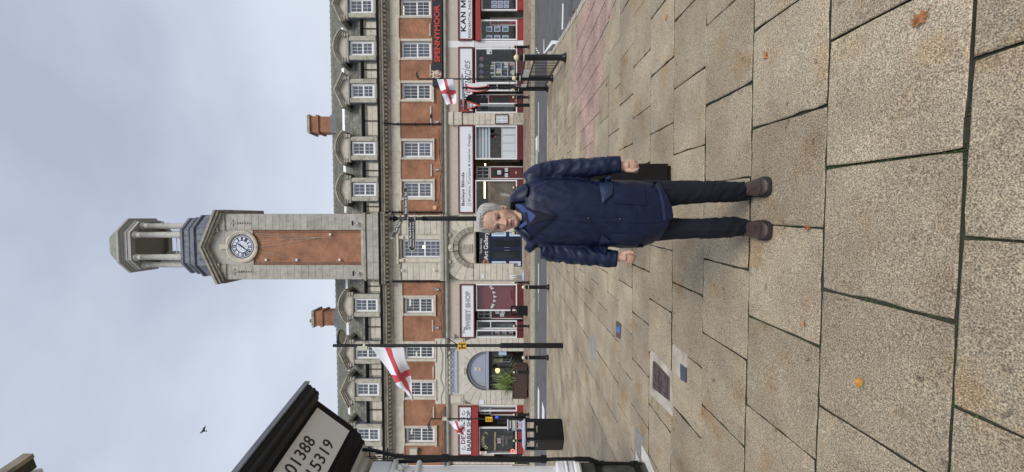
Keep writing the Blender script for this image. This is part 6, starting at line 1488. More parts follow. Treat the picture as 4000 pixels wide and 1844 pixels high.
# --- finger post behind the man
D5 = 10.0; px = fx(854, D5); FZ5 = lambda X: fz(X, 854, D5)
fp_ = thing('finger_post', 'black finger post with cream edged arms rising behind the man', 'signpost', (px, D5, gz(px, D5)))
b0 = gz(px, D5); mb = MB(); mb.lathe([(.1, b0), (.1, b0+.9), (.075, b0+.95), (.06, FZ5(1860)), (.06, FZ5(1652)), (.045, FZ5(1645)), (.045, FZ5(1560)), (.03, FZ5(1556)), (.05, FZ5(1549)), (.085, FZ5(1540)), (.085, FZ5(1537)), (.03, FZ5(1533)), (.055, FZ5(1527)), (.05, FZ5(1521)), (.02, FZ5(1517)), (.012, FZ5(1508)), (0, FZ5(1505))], (px, D5, 0), 16); o = mb.build('post', 'black', fp_); smooth_by_angle(o)
mb = MB(); mb.ball((px-.0, D5-.1, FZ5(1655)), .055, 10, 8); mb.tube([(px, D5, FZ5(1685)), (px-.02, D5-.06, FZ5(1668)), (px, D5-.09, FZ5(1655))], .02, 6); mb.build('scroll_ornament', 'black', fp_)
def finger(p0, direc, ln, zc, h, lines):
    """arm from the post along direc (unit, horizontal); text on the camera side"""
    d = Vector(direc).normalized(); s_ = 1 if d.x > 0 else -1; nrm = Vector((d.y, -d.x, 0)) if d.x > 0 else Vector((-d.y, d.x, 0))
    base = Vector((p0[0], p0[1], zc)); up_ = Vector((0, 0, 1)); tip = h*.45
    def slab(k, t0, t1, m, nm):
        out = [(0.04, -h/2*k), (ln-tip, -h/2*k), (ln-(1-k)*.1, -h*.18*k), (ln-(1-k)*.1, h*.18*k), (ln-tip, h/2*k), (.04, h/2*k)]; mb = MB(); n = len(out)
        mb.add([base+d*a+up_*b+nrm*t0 for a, b in out]+[base+d*a+up_*b+nrm*t1 for a, b in out], [tuple(range(n)), tuple(range(2*n-1, n-1, -1))]+[(i, i+n, (i+1) % n+n, (i+1) % n) for i in range(n)]); return mb.build(nm, m, fp_)
    slab(1, -.014, .014, mat('cream_edge%d' % len(bpy.data.materials), (.5, .48, .4), .5), 'finger_arm'); f_ = slab(.82, .0145, .018, 'sign_black', 'finger_face')
    nl = len(lines); hh = h*.82/nl*.62
    for i, (tx, a0, a1) in enumerate(lines):
        zc_ = h*.41-(i+.5)*h*.82/nl
        me = textmesh(tx, .02, 0, .5); xs_ = [v.co.x for v in me.vertices]; ys_ = [v.co.y for v in me.vertices]; ax, bxx, ay, by = min(xs_), max(xs_), min(ys_), max(ys_)
        for v in me.vertices:
            u_ = (v.co.x-ax)/(bxx-ax); u_ = u_ if d.x > 0 else 1-u_
            v.co = base+d*(a0+(a1-a0)*u_)+up_*(zc_-hh/2+hh*(v.co.y-ay)/(by-ay))+nrm*(.022 if v.co.z > 0 else .0185)
        me.materials.append(M['text_white']); link('lettering', me, fp_)
pxl = 10/F
finger((px, D5, 0), (1, .0, 0), (854-731)*pxl, FZ5(1586), 15.5*pxl, [('Police Station & Taxi', .12, .66)])
finger((px, D5, 0), (-1, -.0, 0), (981-854)*pxl, FZ5(1608.5), 30*pxl, [('Market Place & Buses', .10, .70), ('Leisure Centre & Library', .08, .72)])
finger((px, D5, 0), (-.46, -.86, 0), .96, FZ5(1571), 15*pxl, [('Car Park', .2, .7)])
MB().lathe([(.06, 0), (.072, .01), (.072, .03), (.06, .04)], (px, D5, FZ5(1626)), 12).build('collar', 'grey_metal', fp_); MB().lathe([(.05, 0), (.06, .01), (.06, .03), (.05, .04)], (px, D5, FZ5(1598)), 12).build('collar', 'grey_metal', fp_)
# --- litter bins
def litter_bin(rotz, loc, label, w_=.56, h_=1.12, lid='lilac'):
    t = thing('litter_bin', label, 'litter bin', loc, rotz)
    a = w_/2; o = MB().block(-a, a, -a, a, .03, h_*.70, .01).build('body', 'black', t, world=False)
    mb = MB(); c = .07
    for sx_ in (-1, 1):
        for sy_ in (-1, 1): x0, x1 = sorted((sx_*a, sx_*(a-c))); y0, y1 = sorted((sy_*a, sy_*(a-c))); mb.box(x0, x1, y0, y1, h_*.7, h_*.885)
    mb.box(-a, a, -a, a, h_*.885, h_*.925); mb.build('hood_frame', 'black', t, world=False)
    mb = MB(); mb.loft([[(-a, -a, h_*.926), (a, -a, h_*.926), (a, a, h_*.926), (-a, a, h_*.926)], [(-a*1.0, -a*1.0, h_*.95), (a, -a, h_*.95), (a, a, h_*.95), (-a, a, h_*.95)], [(-a*.72, -a*.72, h_), (a*.72, -a*.72, h_), (a*.72, a*.72, h_), (-a*.72, a*.72, h_)]]); mb.build('lid', lid, t, world=False)
    MB().box(-a+.02, a-.02, -a+.02, a-.02, 0, .035).build('foot', 'black_matt', t, world=False)
    for sd_ in (0, 1, 2, 3):
        me = textmesh('LITTER', .01, 0, .5); xs_ = [v.co.x for v in me.vertices]; wdt = max(xs_)
        for v in me.vertices:
            v.co = Matrix.Rotation(sd_*math.pi/2, 3, 'Z') @ Vector(((v.co.x-wdt/2)/wdt*.19, -a-(.004 if v.co.z > 0 else -.002), h_*.63+v.co.y*.045))
        me.materials.append(M['gold']); link('lettering', me, t, world=False)
        pl = MB(); pl.box(-a+.08, a-.08, -a-.006, -a+.001, .1, h_*.56); ob = pl.build('door_panel', 'black', t, world=False); ob.rotation_euler = (0, 0, sd_*math.pi/2)
    return t
p = gp(2197, 1697); p.z = gz(p.x, p.y)
litter_bin(R(-34), p, 'black litter bin with pale sloping lid on the near paving at the left', .60, 1.14)
p = Vector(camxy(.0, 25.3)+(0,)); p = Vector((fx(1213, 25.3), 25.3, gz(fx(1213, 25.3), 25.3)))
litter_bin(R(8), p, 'black litter bin on the far pavement before the sweet shop', .58, 1.08, 'black')
xy = camxy(.435, 4.02); p = Vector((xy[0], xy[1], gz(*xy)))
bn = litter_bin(R(2.6), p, 'black litter bin standing close behind the man', .50, 1.12, 'black')
# --- planter
D6 = YK1+1.35; x0, x1 = fx(1559, D6), fx(1433, D6); zg = gz(-8, D6)
pl = thing('planter', 'brown rectangular planter on short feet before the arch door', 'planter', ((x0+x1)/2, D6+.3, zg)); zt = zg+.98
MB().block(x0, x1, D6, D6+.75, zg+.1, zt, .02).build('trough', 'brown', pl); mb = MB(); mb.box(x0-.02, x1+.02, D6-.02, D6+.06, zt+.001, zt+.05); mb.box(x0-.02, x1+.02, D6+.69, D6+.77, zt+.001, zt+.05); mb.box(x0-.02, x0+.06, D6+.06, D6+.69, zt+.001, zt+.05); mb.box(x1-.06, x1+.02, D6+.06, D6+.69, zt+.001, zt+.05); mb.build('rim', 'brown', pl)
for x in (x0+.2, x1-.2): MB().box(x-.12, x+.12, D6+.08, D6+.65, zg, zg+.099).build('foot', 'black', pl)
MB().box(x0+.06, x1-.06, D6+.06, D6+.69, zt-.02, zt+.02).build('soil', 'moss', pl)
sp = thing('strap_leaf_plant', 'bushy green strap leaved plant growing in the brown planter', 'plant', ((x0+x1)/2, D6+.38, zt))
rr = random.Random(3); leaves = []
for i in range(230):
    an = rr.uniform(0, 2*math.pi); ln = rr.uniform(.7, 1.6); lean = rr.uniform(.05, 1.25)**1.1; d = Vector((math.cos(an), .55*math.sin(an), 0)); b0_ = Vector((x0+.5+(x1-x0-.9)*rr.random()*.75, D6+.38+rr.uniform(-.15, .15), zt)); w_ = rr.uniform(.022, .036); pts = []
    for q in range(7):
        t = q/6; out = ln*(math.sin(lean)*t+.25*t*t*lean); zz = ln*(math.cos(lean)*t-.42*lean*t*t*t); pts.append(b0_+d*out+Vector((0, 0, zz)))
    sd_ = Vector((-d.y, d.x, .0)).normalized(); mb = MB(); vs = []
    for q, pnt in enumerate(pts): ww = w_*(1-(q/6)**2.2)+.002; vs += [pnt-sd_*ww, pnt+Vector((0, 0, -.006)), pnt+sd_*ww]
    mb.add(vs, [(3*q+k, 3*q+k+1, 3*q+4+k, 3*q+3+k) for q in range(6) for k in range(2)]); mb.build('strap_leaf', 'plant', sp, True)
# --- barber A-board
D7 = 25.9; x0, x1 = fx(1681, D7), fx(1630, D7); zb = gz(-13, D7)
ab = thing('pavement_board', 'dark standing board with union flag and OPEN lettering outside the barber', 'sign board', ((x0+x1)/2, D7, zb)); zt = fz(1981, 1655, D7)
for s_ in (-1, 1):
    mb = MB(); mb.add([(x0, D7+s_*.28, zb), (x1, D7+s_*.28, zb), (x1, D7+s_*.04, zt), (x0, D7+s_*.04, zt), (x0, D7+s_*.25, zb), (x1, D7+s_*.25, zb), (x1, D7+s_*.01, zt), (x0, D7+s_*.01, zt)], [(0, 1, 2, 3), (7, 6, 5, 4), (0, 4, 5, 1), (1, 5, 6, 2), (2, 6, 7, 3), (3, 7, 4, 0)]); mb.build('board_leaf', 'sign_black', ab)
def onb(x, z): t = (z-zb)/(zt-zb); return D7-.28+.24*t-.008
hh = zt-zb
def bquad(a, b, c, d, m, nm, off=0.):
    mb = MB(); mb.add([(x0+(x1-x0)*u, onb(0, zb+hh*v)-off, zb+hh*v) for u, v in ((a, c), (b, c), (b, d), (a, d))], [(0, 1, 2, 3)]); mb.build(nm, m, ab)
bquad(.04, .96, .94, .99, 'text_white', 'stripe_band'); bquad(.04, .96, .05, .1, 'text_white', 'stripe_band'); bquad(.1, .9, .17, .2, 'text_white', 'print_line')
bquad(.2, .85, .22, .45, mat('uf_blue', (.03, .04, .25), .6), 'flag_ground')
for (ua, va, ub, vb) in ((.2, .22, .85, .45), (.2, .45, .85, .22)):
    mb = MB(); mb.add([(x0+(x1-x0)*u, onb(0, zb+hh*v)-.003, zb+hh*v) for u, v in ((ua, va-.02), (ub, vb-.02), (ub, vb+.02), (ua, va+.02))], [(0, 1, 2, 3)]); mb.build('flag_diagonal', 'text_white', ab)
bquad(.2, .85, .305, .365, 'text_white', 'flag_cross', .006); bquad(.48, .58, .22, .45, 'text_white', 'flag_cross', .006); bquad(.2, .85, .318, .352, 'text_red', 'flag_cross', .009); bquad(.5, .56, .22, .45, 'text_red', 'flag_cross', .009)
bquad(.08, .92, .52, .74, 'text_white', 'badge'); bquad(.12, .88, .54, .72, 'sign_black', 'badge_inner', .003); bquad(.16, .84, .57, .69, mat('badge_cream', (.5, .5, .42), .6), 'badge_text_band', .006); bquad(.2, .8, .82, .86, 'text_white', 'print_line')
xf = None
lettering('OPEN', x0+(x1-x0)*.28, x0+(x1-x0)*.78, zb+hh*.11, zb+hh*.16, onb(0, zb+hh*.16)-.004, 'text_white', ab)
# --- information pillar with pale drum at foot of the gallery pier
mb = MB(); x = fx(1078, YC-.3); zz = gz(x, YC-.4); st_ = thing('boot_stand', 'grey metal stand with round pale blue base by the gallery pier', 'stand', (x, YC-.4, zz))
MB().lathe([(.36, 0), (.36, .05), (.2, .12), (.06, .14)], (x, YC-.45, zz), 20).build('round_base', mat('pale_blue', (.42, .48, .6), .5), st_); MB().tube([(x, YC-.45, zz+.12), (x, YC-.4, zz+.95)], .07, 8).build('stem', 'grey_metal', st_); MB().box(x-.1, x+.1, YC-.47, YC-.37, zz+.5, zz+1.0).build('head', 'white_old', st_)
# --- bird
p = Vector(camxy((922-1683)/F*40, 40)+(CH+(2000-795)/F*40,)); bd = MB()
bd.ball((0, 0, 0), .12, 10, 8, (.8, 1.6, .8))
for s_ in (-1, 1):
    bd.add([(0, -.1, .02), (s_*.2, -.12, .14), (s_*.46, .0, .20 if s_ > 0 else .36), (s_*.24, .08, .12), (0, .1, .02)], [(0, 1, 3, 4), (1, 2, 3)]); bd.add([(0, .12, 0), (.08, .34, 0), (-.08, .34, 0)], [(0, 1, 2)])
o = bd.build('bird', mat('bird_grey', (.06, .065, .07), .7)); o.location = p; o.rotation_euler = (R(-30), R(25), R(20)); tag(o, 'dark bird gliding with raised wings in the cloudy sky', 'bird')
# ================================================================== CORNER SHOP AT THE LEFT
DV = Vector((.2655, .9641)); NV = Vector((.9641, -.2655)); W0 = Vector((-2.636, 4.875))
def cs(s, p, z):
    q = W0+DV*s+NV*p; x, y = camxy(q.x, q.y); return Vector((x, y, z))
CSH = thing('corner_shop', 'shop front at the left with black moulded cornice, white pilaster and iron pipes', 'building', cs(-1, 0, 0))
def sweep_s(name, prof, s0, s1, m, parent=None):
    n = len(prof); mb = MB(); mb.add([cs(s0, p, z) for p, z in prof]+[cs(s1, p, z) for p, z in prof], [tuple(range(n)), tuple(range(2*n-1, n-1, -1))]+[(i, i+n, (i+1) % n+n, (i+1) % n) for i in range(n)]); return mb.build(name, m, parent or CSH)
S1 = -5.0
sweep_s('wall', [(-.05, -.1), (-.05, 4.1), (-.9, 4.1), (-.9, -.1)], -.2, S1, 'white_old')
sweep_s('cream_moulding', [(-.05, 3.2), (.0, 3.22), (.06, 3.25), (.08, 3.29), (.14, 3.31), (.16, 3.35), (-.05, 3.35)], -.05, S1, mat('cream_paint', (.46, .44, .39), .5, noise=.1))
sweep_s('black_cove', [(-.05, 3.352), (.17, 3.352), (.19, 3.38), (.26, 3.39), (.29, 3.42), (.34, 3.44), (.35, 3.47), (-.05, 3.47)], .0, S1, 'black_matt')
sweep_s('fascia_frame', [(.345, 3.472), (.365, 3.462), (.735, 3.846), (.715, 3.87), (.3, 3.87)], .0, S1, 'black_matt')
sweep_s('cornice', [(.30, 3.872), (.69, 3.872), (.70, 3.842), (.75, 3.84), (.76, 3.828), (.81, 3.826), (.82, 3.815), (.86, 3.82), (.875, 3.845), (.905, 3.852), (.915, 3.885), (.945, 3.895), (.96, 3.93), (.96, 3.95), (.3, 4.0)], .0, S1, 'black')
sweep_s('lead_flashing', [(.965, 3.918), (.985, 3.918), (.985, 3.972), (.3, 4.06), (.3, 4.01), (.965, 3.955)], .02, S1, 'lead')
bd0 = (.372, 3.473); bd1 = (.712, 3.828); nb_ = Vector((bd1[1]-bd0[1], -(bd1[0]-bd0[0]))).normalized()
def bdp(s, q, o=0.): return cs(s, bd0[0]+(bd1[0]-bd0[0])*q+nb_.x*o, bd0[1]+(bd1[1]-bd0[1])*q+nb_.y*o)
sg = thing('phone_sign', 'canted white sign board with the digits 01388 and 15319 under the black cornice', 'sign', cs(-.8, .5, 3.6))
mb = MB(); mb.add([bdp(s, q, o) for o in (.004, .012) for s, q in ((-.09, .03), (S1, .03), (S1, .97), (-.09, .97))], [(0, 1, 2, 3), (7, 6, 5, 4), (0, 4, 5, 1), (1, 5, 6, 2), (2, 6, 7, 3), (3, 7, 4, 0)]); mb.build('sign_board', mat('board_grey_white', (.80, .80, .79), .45), sg)
for tx, s0, s1, q0, q1 in (('01388', -.90, -.46, .575, .845), ('15319', -.79, -.36, .18, .45)):
    me = textmesh(tx, .004, 0, .5, 1.05); xs_ = [v.co.x for v in me.vertices]; ys_ = [v.co.y for v in me.vertices]; ax, bxx, ay, by = min(xs_), max(xs_), min(ys_), max(ys_)
    for v in me.vertices: v.co = bdp(s0+(s1-s0)*(v.co.x-ax)/(bxx-ax), q0+(q1-q0)*(v.co.y-ay)/(by-ay), .016 if v.co.z > 0 else .0125)
    me.materials.append(mat('digit_dark', (.03, .012, .02), .5) if 'digit_dark' not in bpy.data.materials else bpy.data.materials['digit_dark']); link('digits', me, sg)
# white pilaster with carved capital and moulded foot, dark stone plinth
sweep_s('pilaster', [(-.05, .85), (.03, .85), (.03, 3.2), (-.05, 3.2)], -.235, -.62, 'white')
for z0, z1, p in ((.78, .86, .10), (.86, .93, .075), (.93, .96, .09), (.96, 1.06, .06), (2.62, 2.68, .07), (2.9, 2.96, .08), (2.96, 3.2, .06)): sweep_s('pilaster_moulding', [(-.05, z0), (p-.02, z0), (p, z0+.02), (p, z1-.02), (p-.02, z1), (-.05, z1)], -.235+p*.6, -.62, 'white')
mb = MB(); rr = random.Random(2)
for i in range(26): mb.ball(cs(-.24-rr.random()*.34, .05, 2.69+.2*rr.random()), rr.uniform(.02, .04), 7, 5)
mb.build('carved_capital', 'white', CSH, True)
sweep_s('plinth', [(-.05, -.05), (.05, -.05), (.05, .775), (-.05, .775)], -.205, S1, mat('dark_stone', (.05, .052, .048), .5, noise=.5, nscale=6., bump=.3))
for z in (.1, .55): sweep_s('plinth_band', [(.05, z), (.07, z), (.07, z+.07), (.05, z+.07)], -.2, S1, 'black_matt')
# iron pipes
def cpx(X, Y, D): xc = (922-Y)/F*D; x, y = camxy(xc, D); return Vector((x, y, CH-(X-2000)/F*D))
def pipe(name, pts, r, m='black'): MB().tube([cpx(*p) for p in pts], r, 10).build(name, m, CSH)
pipe('swan_neck_pipe', [(1418, 1757, 4.72), (1446, 1757, 4.7), (1480, 1764, 4.68), (1520, 1774, 4.66), (1556, 1783, 4.64), (1580, 1785, 4.63), (1740, 1785, 4.63)], .021)
pipe('downpipe', [(1440, 1808, 4.76), (1560, 1803, 4.74), (1740, 1797, 4.7)], .024)
pipe('downpipe', [(1735, 1791, 4.64), (1900, 1793, 4.64), (2130, 1795, 4.64)], .034)
pipe('downpipe', [(2120, 1796, 4.64), (2180, 1793, 4.63), (2250, 1793, 4.62)], .02)
pipe('pipe_collar', [(1725, 1789, 4.64), (1752, 1790, 4.64)], .045); pipe('pipe_collar', [(2112, 1793, 4.64), (2135, 1794, 4.64)], .045)
pipe('pipe_shoe', [(2245, 1793, 4.62), (2305, 1794, 4.62)], .027); pipe('pipe_offset', [(2300, 1794, 4.62), (2338, 1808, 4.62)], .027)
pipe('downpipe', [(2330, 1808, 4.63), (2505, 1812, 4.65)], .018)
for X in (2345, 2462): pipe('pipe_collar', [(X, 1808+(X-2330)*.02, 4.63), (X+14, 1808.3+(X-2330)*.02, 4.63)], .026)
pipe('twisted_rod', [(1930, 1777, 4.66), (2040, 1777, 4.66)], .010)
ch = MB()
for i in range(16):
    X = 1432+i*9; a = cpx(X, 1784-.06*(X-1432)+3*math.sin(i*.4), 4.7); b = cpx(X+10, 1784-.06*(X-1423)+3*math.sin(i*.4), 4.7); ch.tube([a, b], .008 if i % 2 else .004, 6)
    a = cpx(X, 1792-.02*(X-1432), 4.71); b = cpx(X+10, 1792-.02*(X-1432), 4.71); ch.tube([a, b], .004 if i % 2 else .008, 6)
ch.build('chain', 'black', CSH)
for X in (1444, 1514): pipe('bracket', [(X, 1752, 4.7), (X, 1812, 4.76)], .008)
# upper storey set back, with its eaves corner
E0 = Vector((-2.83, 5.2))
def es(s, p, z):
    q = E0+DV*s+NV*p; x, y = camxy(q.x, q.y); return Vector((x, y, z))
def ebox(name, s0, s1, p0, p1, z0, z1, m):
    mb = MB(); mb.add([es(s, p, z) for z in (z0, z1) for s, p in ((s0, p0), (s1, p0), (s1, p1), (s0, p1))], [(0, 3, 2, 1), (4, 5, 6, 7), (0, 1, 5, 4), (1, 2, 6, 5), (2, 3, 7, 6), (3, 0, 4, 7)]); return mb.build(name, m, CSH)
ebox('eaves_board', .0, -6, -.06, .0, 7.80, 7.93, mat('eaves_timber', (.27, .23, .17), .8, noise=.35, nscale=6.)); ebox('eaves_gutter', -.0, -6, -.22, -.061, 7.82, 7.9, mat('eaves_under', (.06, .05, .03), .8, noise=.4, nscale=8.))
ebox('soffit', -.02, -6, -.9, -.221, 7.86, 7.92, 'white_old'); ebox('upper_wall', -.12, -6, -1.3, -.88, 4.1, 7.859, 'white_old')
for i in range(5): ebox('eaves_tooth', .03, -.05, -.27-.15*i, -.33-.15*i, 7.80, 7.92, 'white_old')
# ================================================================== THE MAN
MD = 2.5; mxy = camxy(81/F*MD, MD); MG = gz(*mxy)
man = thing('person', 'grey haired man in a long navy quilted jacket standing facing the camera', 'person', (mxy[0], mxy[1], MG), YAW)
def m3(x, y, D=MD):
    X = 1700+x/1.84; Y = 580+y/1.84; return Vector((((922-Y)*D-81*MD)/F, D-MD, CH-(X-2000)*D/F-MG))
def evalmesh(me, voxel=None, smooth=0, name='tmp'):
    o = bpy.data.objects.new('tmp', me); COL.objects.link(o)
    if voxel: r_ = o.modifiers.new('r', 'REMESH'); r_.mode = 'VOXEL'; r_.voxel_size = voxel; r_.use_smooth_shade = True
    if smooth: s_ = o.modifiers.new('s', 'SMOOTH'); s_.iterations = smooth; s_.factor = .5
    dg = bpy.context.evaluated_depsgraph_get(); out = bpy.data.meshes.new_from_object(o.evaluated_get(dg)); bpy.data.objects.remove(o); out.name = name
    out.polygons.foreach_set('use_smooth', [True]*len(out.polygons)); out.materials.clear(); return out
def ringpts(cx, cy, z, a, b, n=28, e=2.3, tilt=0.):
    out = []
    for k in range(n):
        t = 2*math.pi*k/n; c, s = math.cos(t), math.sin(t); out.append((cx+a*math.copysign(abs(c)**(2/e), c), cy+b*math.copysign(abs(s)**(2/e), s), z+tilt*math.copysign(abs(c)**(2/e), c)))
    return out
nz = lambda x, y, z: mnoise.noise(Vector((x, y, z)))
cloth = lambda name, c, r_: mat(name, c, r_, noise=.12, nscale=14.)
mjack = mat('navy_nylon', (.0072, .0135, .042), .42, noise=.15, nscale=20., bump=.08, bscale=160., spec=.28); mtrou = mat('dark_trousers', (.008, .0105, .02), .8, noise=.15, nscale=60., spec=.3)
mflap = mat('navy_flap', (.016, .028, .075), .42, noise=.1, nscale=20., spec=.45); mshirt = mat('blue_shirt', (.03, .06, .19), .75, noise=.1, nscale=60.); mshoe = mat('brown_leather', (.055, .034, .03), .48, noise=.3, nscale=30., bump=.15, bscale=70.); msole = mat('shoe_sole', (.022, .019, .018), .7); mknit = mat('dark_knit', (.008, .009, .022), .9)
# --- jacket
jb = MB(); rings = []
for x, yL, yR, D, b in ((585, 560, 375, 2.54, .06), (612, 605, 325, 2.535, .075), (650, 672, 252, 2.53, .10), (700, 702, 214, 2.525, .125), (800, 706, 210, 2.52, .142), (900, 700, 215, 2.515, .15), (1050, 704, 226, 2.51, .155), (1200, 702, 230, 2.51, .16), (1350, 712, 232, 2.51, .165), (1460, 710, 236, 2.51, .16), (1540, 680, 240, 2.51, .152), (1588, 655, 246, 2.51, .148)):
    l, r_ = m3(x, yL, D), m3(x, yR, D); rings.append(ringpts((l.x+r_.x)/2, D-MD, l.z, (r_.x-l.x)/2, b, 32, 2.4))
jb.loft(rings)
ARM_R = [(676, 252, 2.53, .070), (720, 212, 2.525, .074), (780, 180, 2.52, .069), (850, 163, 2.515, .064), (950, 148, 2.50, .062), (1050, 142, 2.485, .061), (1130, 136, 2.47, .058), (1200, 129, 2.455, .057), (1270, 122, 2.445, .054), (1335, 116, 2.435, .053)]
ARM_L = [(676, 660, 2.53, .070), (720, 690, 2.525, .074), (780, 722, 2.52, .068), (850, 746, 2.515, .061), (950, 758, 2.50, .061), (1050, 769, 2.485, .060), (1130, 778, 2.47, .057), (1200, 786, 2.455, .055), (1270, 792, 2.445, .054), (1311, 796, 2.435, .053)]
for arm in (ARM_R, ARM_L): jb.tube([m3(*q[:3]) for q in arm], [q[3] for q in arm], 18)
me0 = jb.mesh('jacket', mjack); jme = evalmesh(me0, .0085, 5, 'jacket')
axes = [[(m3(*q[:3]), q[3]) for q in arm] for arm in (ARM_R, ARM_L)]
zc_cuff = [a[-1][0].z for a in axes]; zhem = m3(1588, 460).z
vs = [v.co.copy() for v in jme.vertices]; ns_ = [v.normal.copy() for v in jme.vertices]
for i, (p, n) in enumerate(zip(vs, ns_)):
    arm = None
    for k, ax in enumerate(axes):
        if p.z < ax[2][0].z+.02:
            d = min((Vector((p.x-a.x, p.y-a.y, (p.z-a.z)*.8)).length-r for a, r in ax[2:]))
            if d < .012 and abs(p.x) > .17: arm = k
    if arm is not None:
        lx = axes[arm]; f_ = nz(p.x*9+arm*7, p.y*9, p.z*20)+.6*nz(p.x*16, p.y*16+3, p.z*34+p.x*25*(1 if arm == 0 else -1)); d = .0085*(1-abs(f_)*1.6)*.9; amp = 1.
        d = .0095*(.35-abs(f_))*1.5
        zz = (p.z-zc_cuff[arm]); d *= min(1, max(.25, zz/.06)) if zz < .06 else 1
    else:
        f1 = nz(p.x*5, p.y*5, p.z*3.2); f2 = nz(p.x*14+5, p.y*10, p.z*7-p.x*6); f3 = nz(p.x*26, p.y*20, p.z*14+9)
        d = .009*f1+.0105*(.3-abs(f2))+.004*(.25-abs(f3))
        q = max(0, 1-abs(p.z-(m3(1440, 0).z))/.13)*max(0, 1-abs(p.x-.02)/.09); d += .005*q*(.3-abs(nz(p.x*30, 0, p.z*42+p.x*30)))*2
    jme.vertices[i].co = p+n*d
# front hem dips: lower the wearer's left front panel, raise the right
for v in jme.vertices:
    if v.co.z < zhem+.12 and v.co.z > zhem-.03 and -.21 < v.co.x < .26 and not any(Vector((v.co.x-a[-1][0].x, v.co.y-a[-1][0].y)).length < .075 for a in axes):
        t = 1-max(0, min(1, (v.co.z-zhem)/.12)); front = max(0, min(1, (.05-v.co.y)/.1))
        v.co.z -= t*front*(.055*max(0, 1-abs(v.co.x+.012-.0)/.20) if v.co.x > -.03 else .030*max(0, 1-abs(v.co.x+.03)/.10))
jme.materials.append(mjack); jacket = link('jacket', jme, man, world=False)
from mathutils.bvhtree import BVHTree
bvh = BVHTree.FromPolygons([v.co.copy() for v in jme.vertices], [tuple(p.vertices) for p in jme.polygons])
eye_l = Vector((-81*MD/F, -MD, CH-MG))
def onj(x, y, off=.004, dflt=2.4):
    tgt = m3(x, y, 2.3); d = (tgt-eye_l).normalized(); h = bvh.ray_cast(eye_l, d)
    if h[0] is None or (h[0].y+MD) > 2.62: return m3(x, y, dflt)-d*off
    return h[0]-d*off
def resample(pl, n):
    L_ = [0.]
    for a, b in zip(pl, pl[1:]): L_.append(L_[-1]+math.hypot(b[0]-a[0], b[1]-a[1]))
    out = []
    for i in range(n):
        t = L_[-1]*i/(n-1); k = 0
        while k < len(pl)-2 and L_[k+1] < t: k += 1
        f_ = (t-L_[k])/max(1e-6, L_[k+1]-L_[k]); out.append((pl[k][0]+(pl[k+1][0]-pl[k][0])*f_, pl[k][1]+(pl[k+1][1]-pl[k][1])*f_))
    return out
def patch(name, A, B, m, off=.006, th=.006, n=14, mm=6, puff=0., parent=jacket, dflt=2.4, offB=None):
    a, b = resample(A, n), resample(B, n); top = []; bot = []
    for i in range(n):
        for j in range(mm):
            t = j/(mm-1); x = a[i][0]+(b[i][0]-a[i][0])*t; y = a[i][1]+(b[i][1]-a[i][1])*t; e = puff*math.sin(math.pi*t)*math.sin(math.pi*i/(n-1)); oo = off+((offB-off)*t if offB is not None else 0)
            top.append(onj(x, y, oo+th+e, dflt)); bot.append(onj(x, y, oo-.003, dflt))
    N_ = n*mm; fs = []
    for i in range(n-1):
        for j in range(mm-1): q = (i*mm+j, i*mm+j+1, (i+1)*mm+j+1, (i+1)*mm+j); fs += [q, tuple(N_+k for k in reversed(q))]
    edge = [(i*mm, (i+1)*mm) for i in range(n-1)]+[((i+1)*mm+mm-1, i*mm+mm-1) for i in range(n-1)]+[(j+1, j) for j in range(mm-1)]+[((n-1)*mm+j, (n-1)*mm+j+1) for j in range(mm-1)]
    fs += [(p, q, N_+q, N_+p) for p, q in edge]
    mb = MB(); mb.add(top+bot, fs); o = mb.build(name, m, parent, True, ) if False else link(name, mb.mesh(name, m, True), parent, world=False); smooth_by_angle(o, 50); return o
patch('pocket_flap', [(1176, 226), (1186, 300), (1204, 392)], [(1255, 196), (1278, 262), (1272, 330), (1206, 394)], mflap, .008, .007, puff=.008)
patch('pocket_flap', [(1196, 618), (1176, 690), (1164, 700)], [(1262, 668), (1250, 700), (1222, 756)], mflap, .008, .007, puff=.006)
patch('patch_pocket', [(1280, 240), (1290, 395)], [(1500, 245), (1520, 408)], mjack, .003, .005, puff=.008)
patch('patch_pocket', [(1262, 612), (1262, 700)], [(1500, 612), (1495, 712)], mjack, .003, .005, puff=.006)
patch('placket', [(880, 478), (1060, 492), (1300, 500), (1500, 503), (1655, 512)], [(875, 515), (1060, 528), (1300, 532), (1500, 536), (1655, 524)], mjack, .003, .004, n=24, mm=4)
patch('hem_band', [(1560, 240), (1600, 300), (1625, 400), (1636, 512)], [(1585, 236), (1622, 296), (1648, 400), (1662, 520)], mflap, .004, .004, n=20, mm=4)
patch('seam', [(676, 296), (740, 258), (850, 224)], [(679, 301), (743, 263), (852, 229)], mflap, .001, .003, n=10, mm=3)
patch('seam', [(704, 648), (780, 688), (870, 700)], [(708, 643), (783, 683), (871, 695)], mflap, .001, .003, n=10, mm=3)
for x, y in ((1102, 503), (1330, 508), (1232, 240), (1238, 338), (1210, 668)):
    q = onj(x, y, .014); mb = MB(); mb.lathe([(.0, 0), (.009, 0), (.0085, .004), (.0, .005)], q, 12, 'y'); link('snap_button', mb.mesh('snap_button', mat('button%d%d' % (x, y), (.01, .02, .035), .3), True), jacket, world=False)
# collar: two broad wings round the neck, lapels below, dark knit and blue shirt in the opening
def grid_obj(name, rows, m, parent, th=.006):
    n, k = len(rows), len(rows[0]); mb = MB(); mb.add([p for r_ in rows for p in r_], [(i*k+j, i*k+j+1, (i+1)*k+j+1, (i+1)*k+j) for i in range(n-1) for j in range(k-1)]); me = mb.mesh(name, m, True)
    o = link(name, me, parent, world=False); md_ = o.modifiers.new('t', 'SOLIDIFY'); md_.thickness = th; md_.offset = 0; sb = o.modifiers.new('s', 'SUBSURF'); sb.levels = sb.render_levels = 1; return o
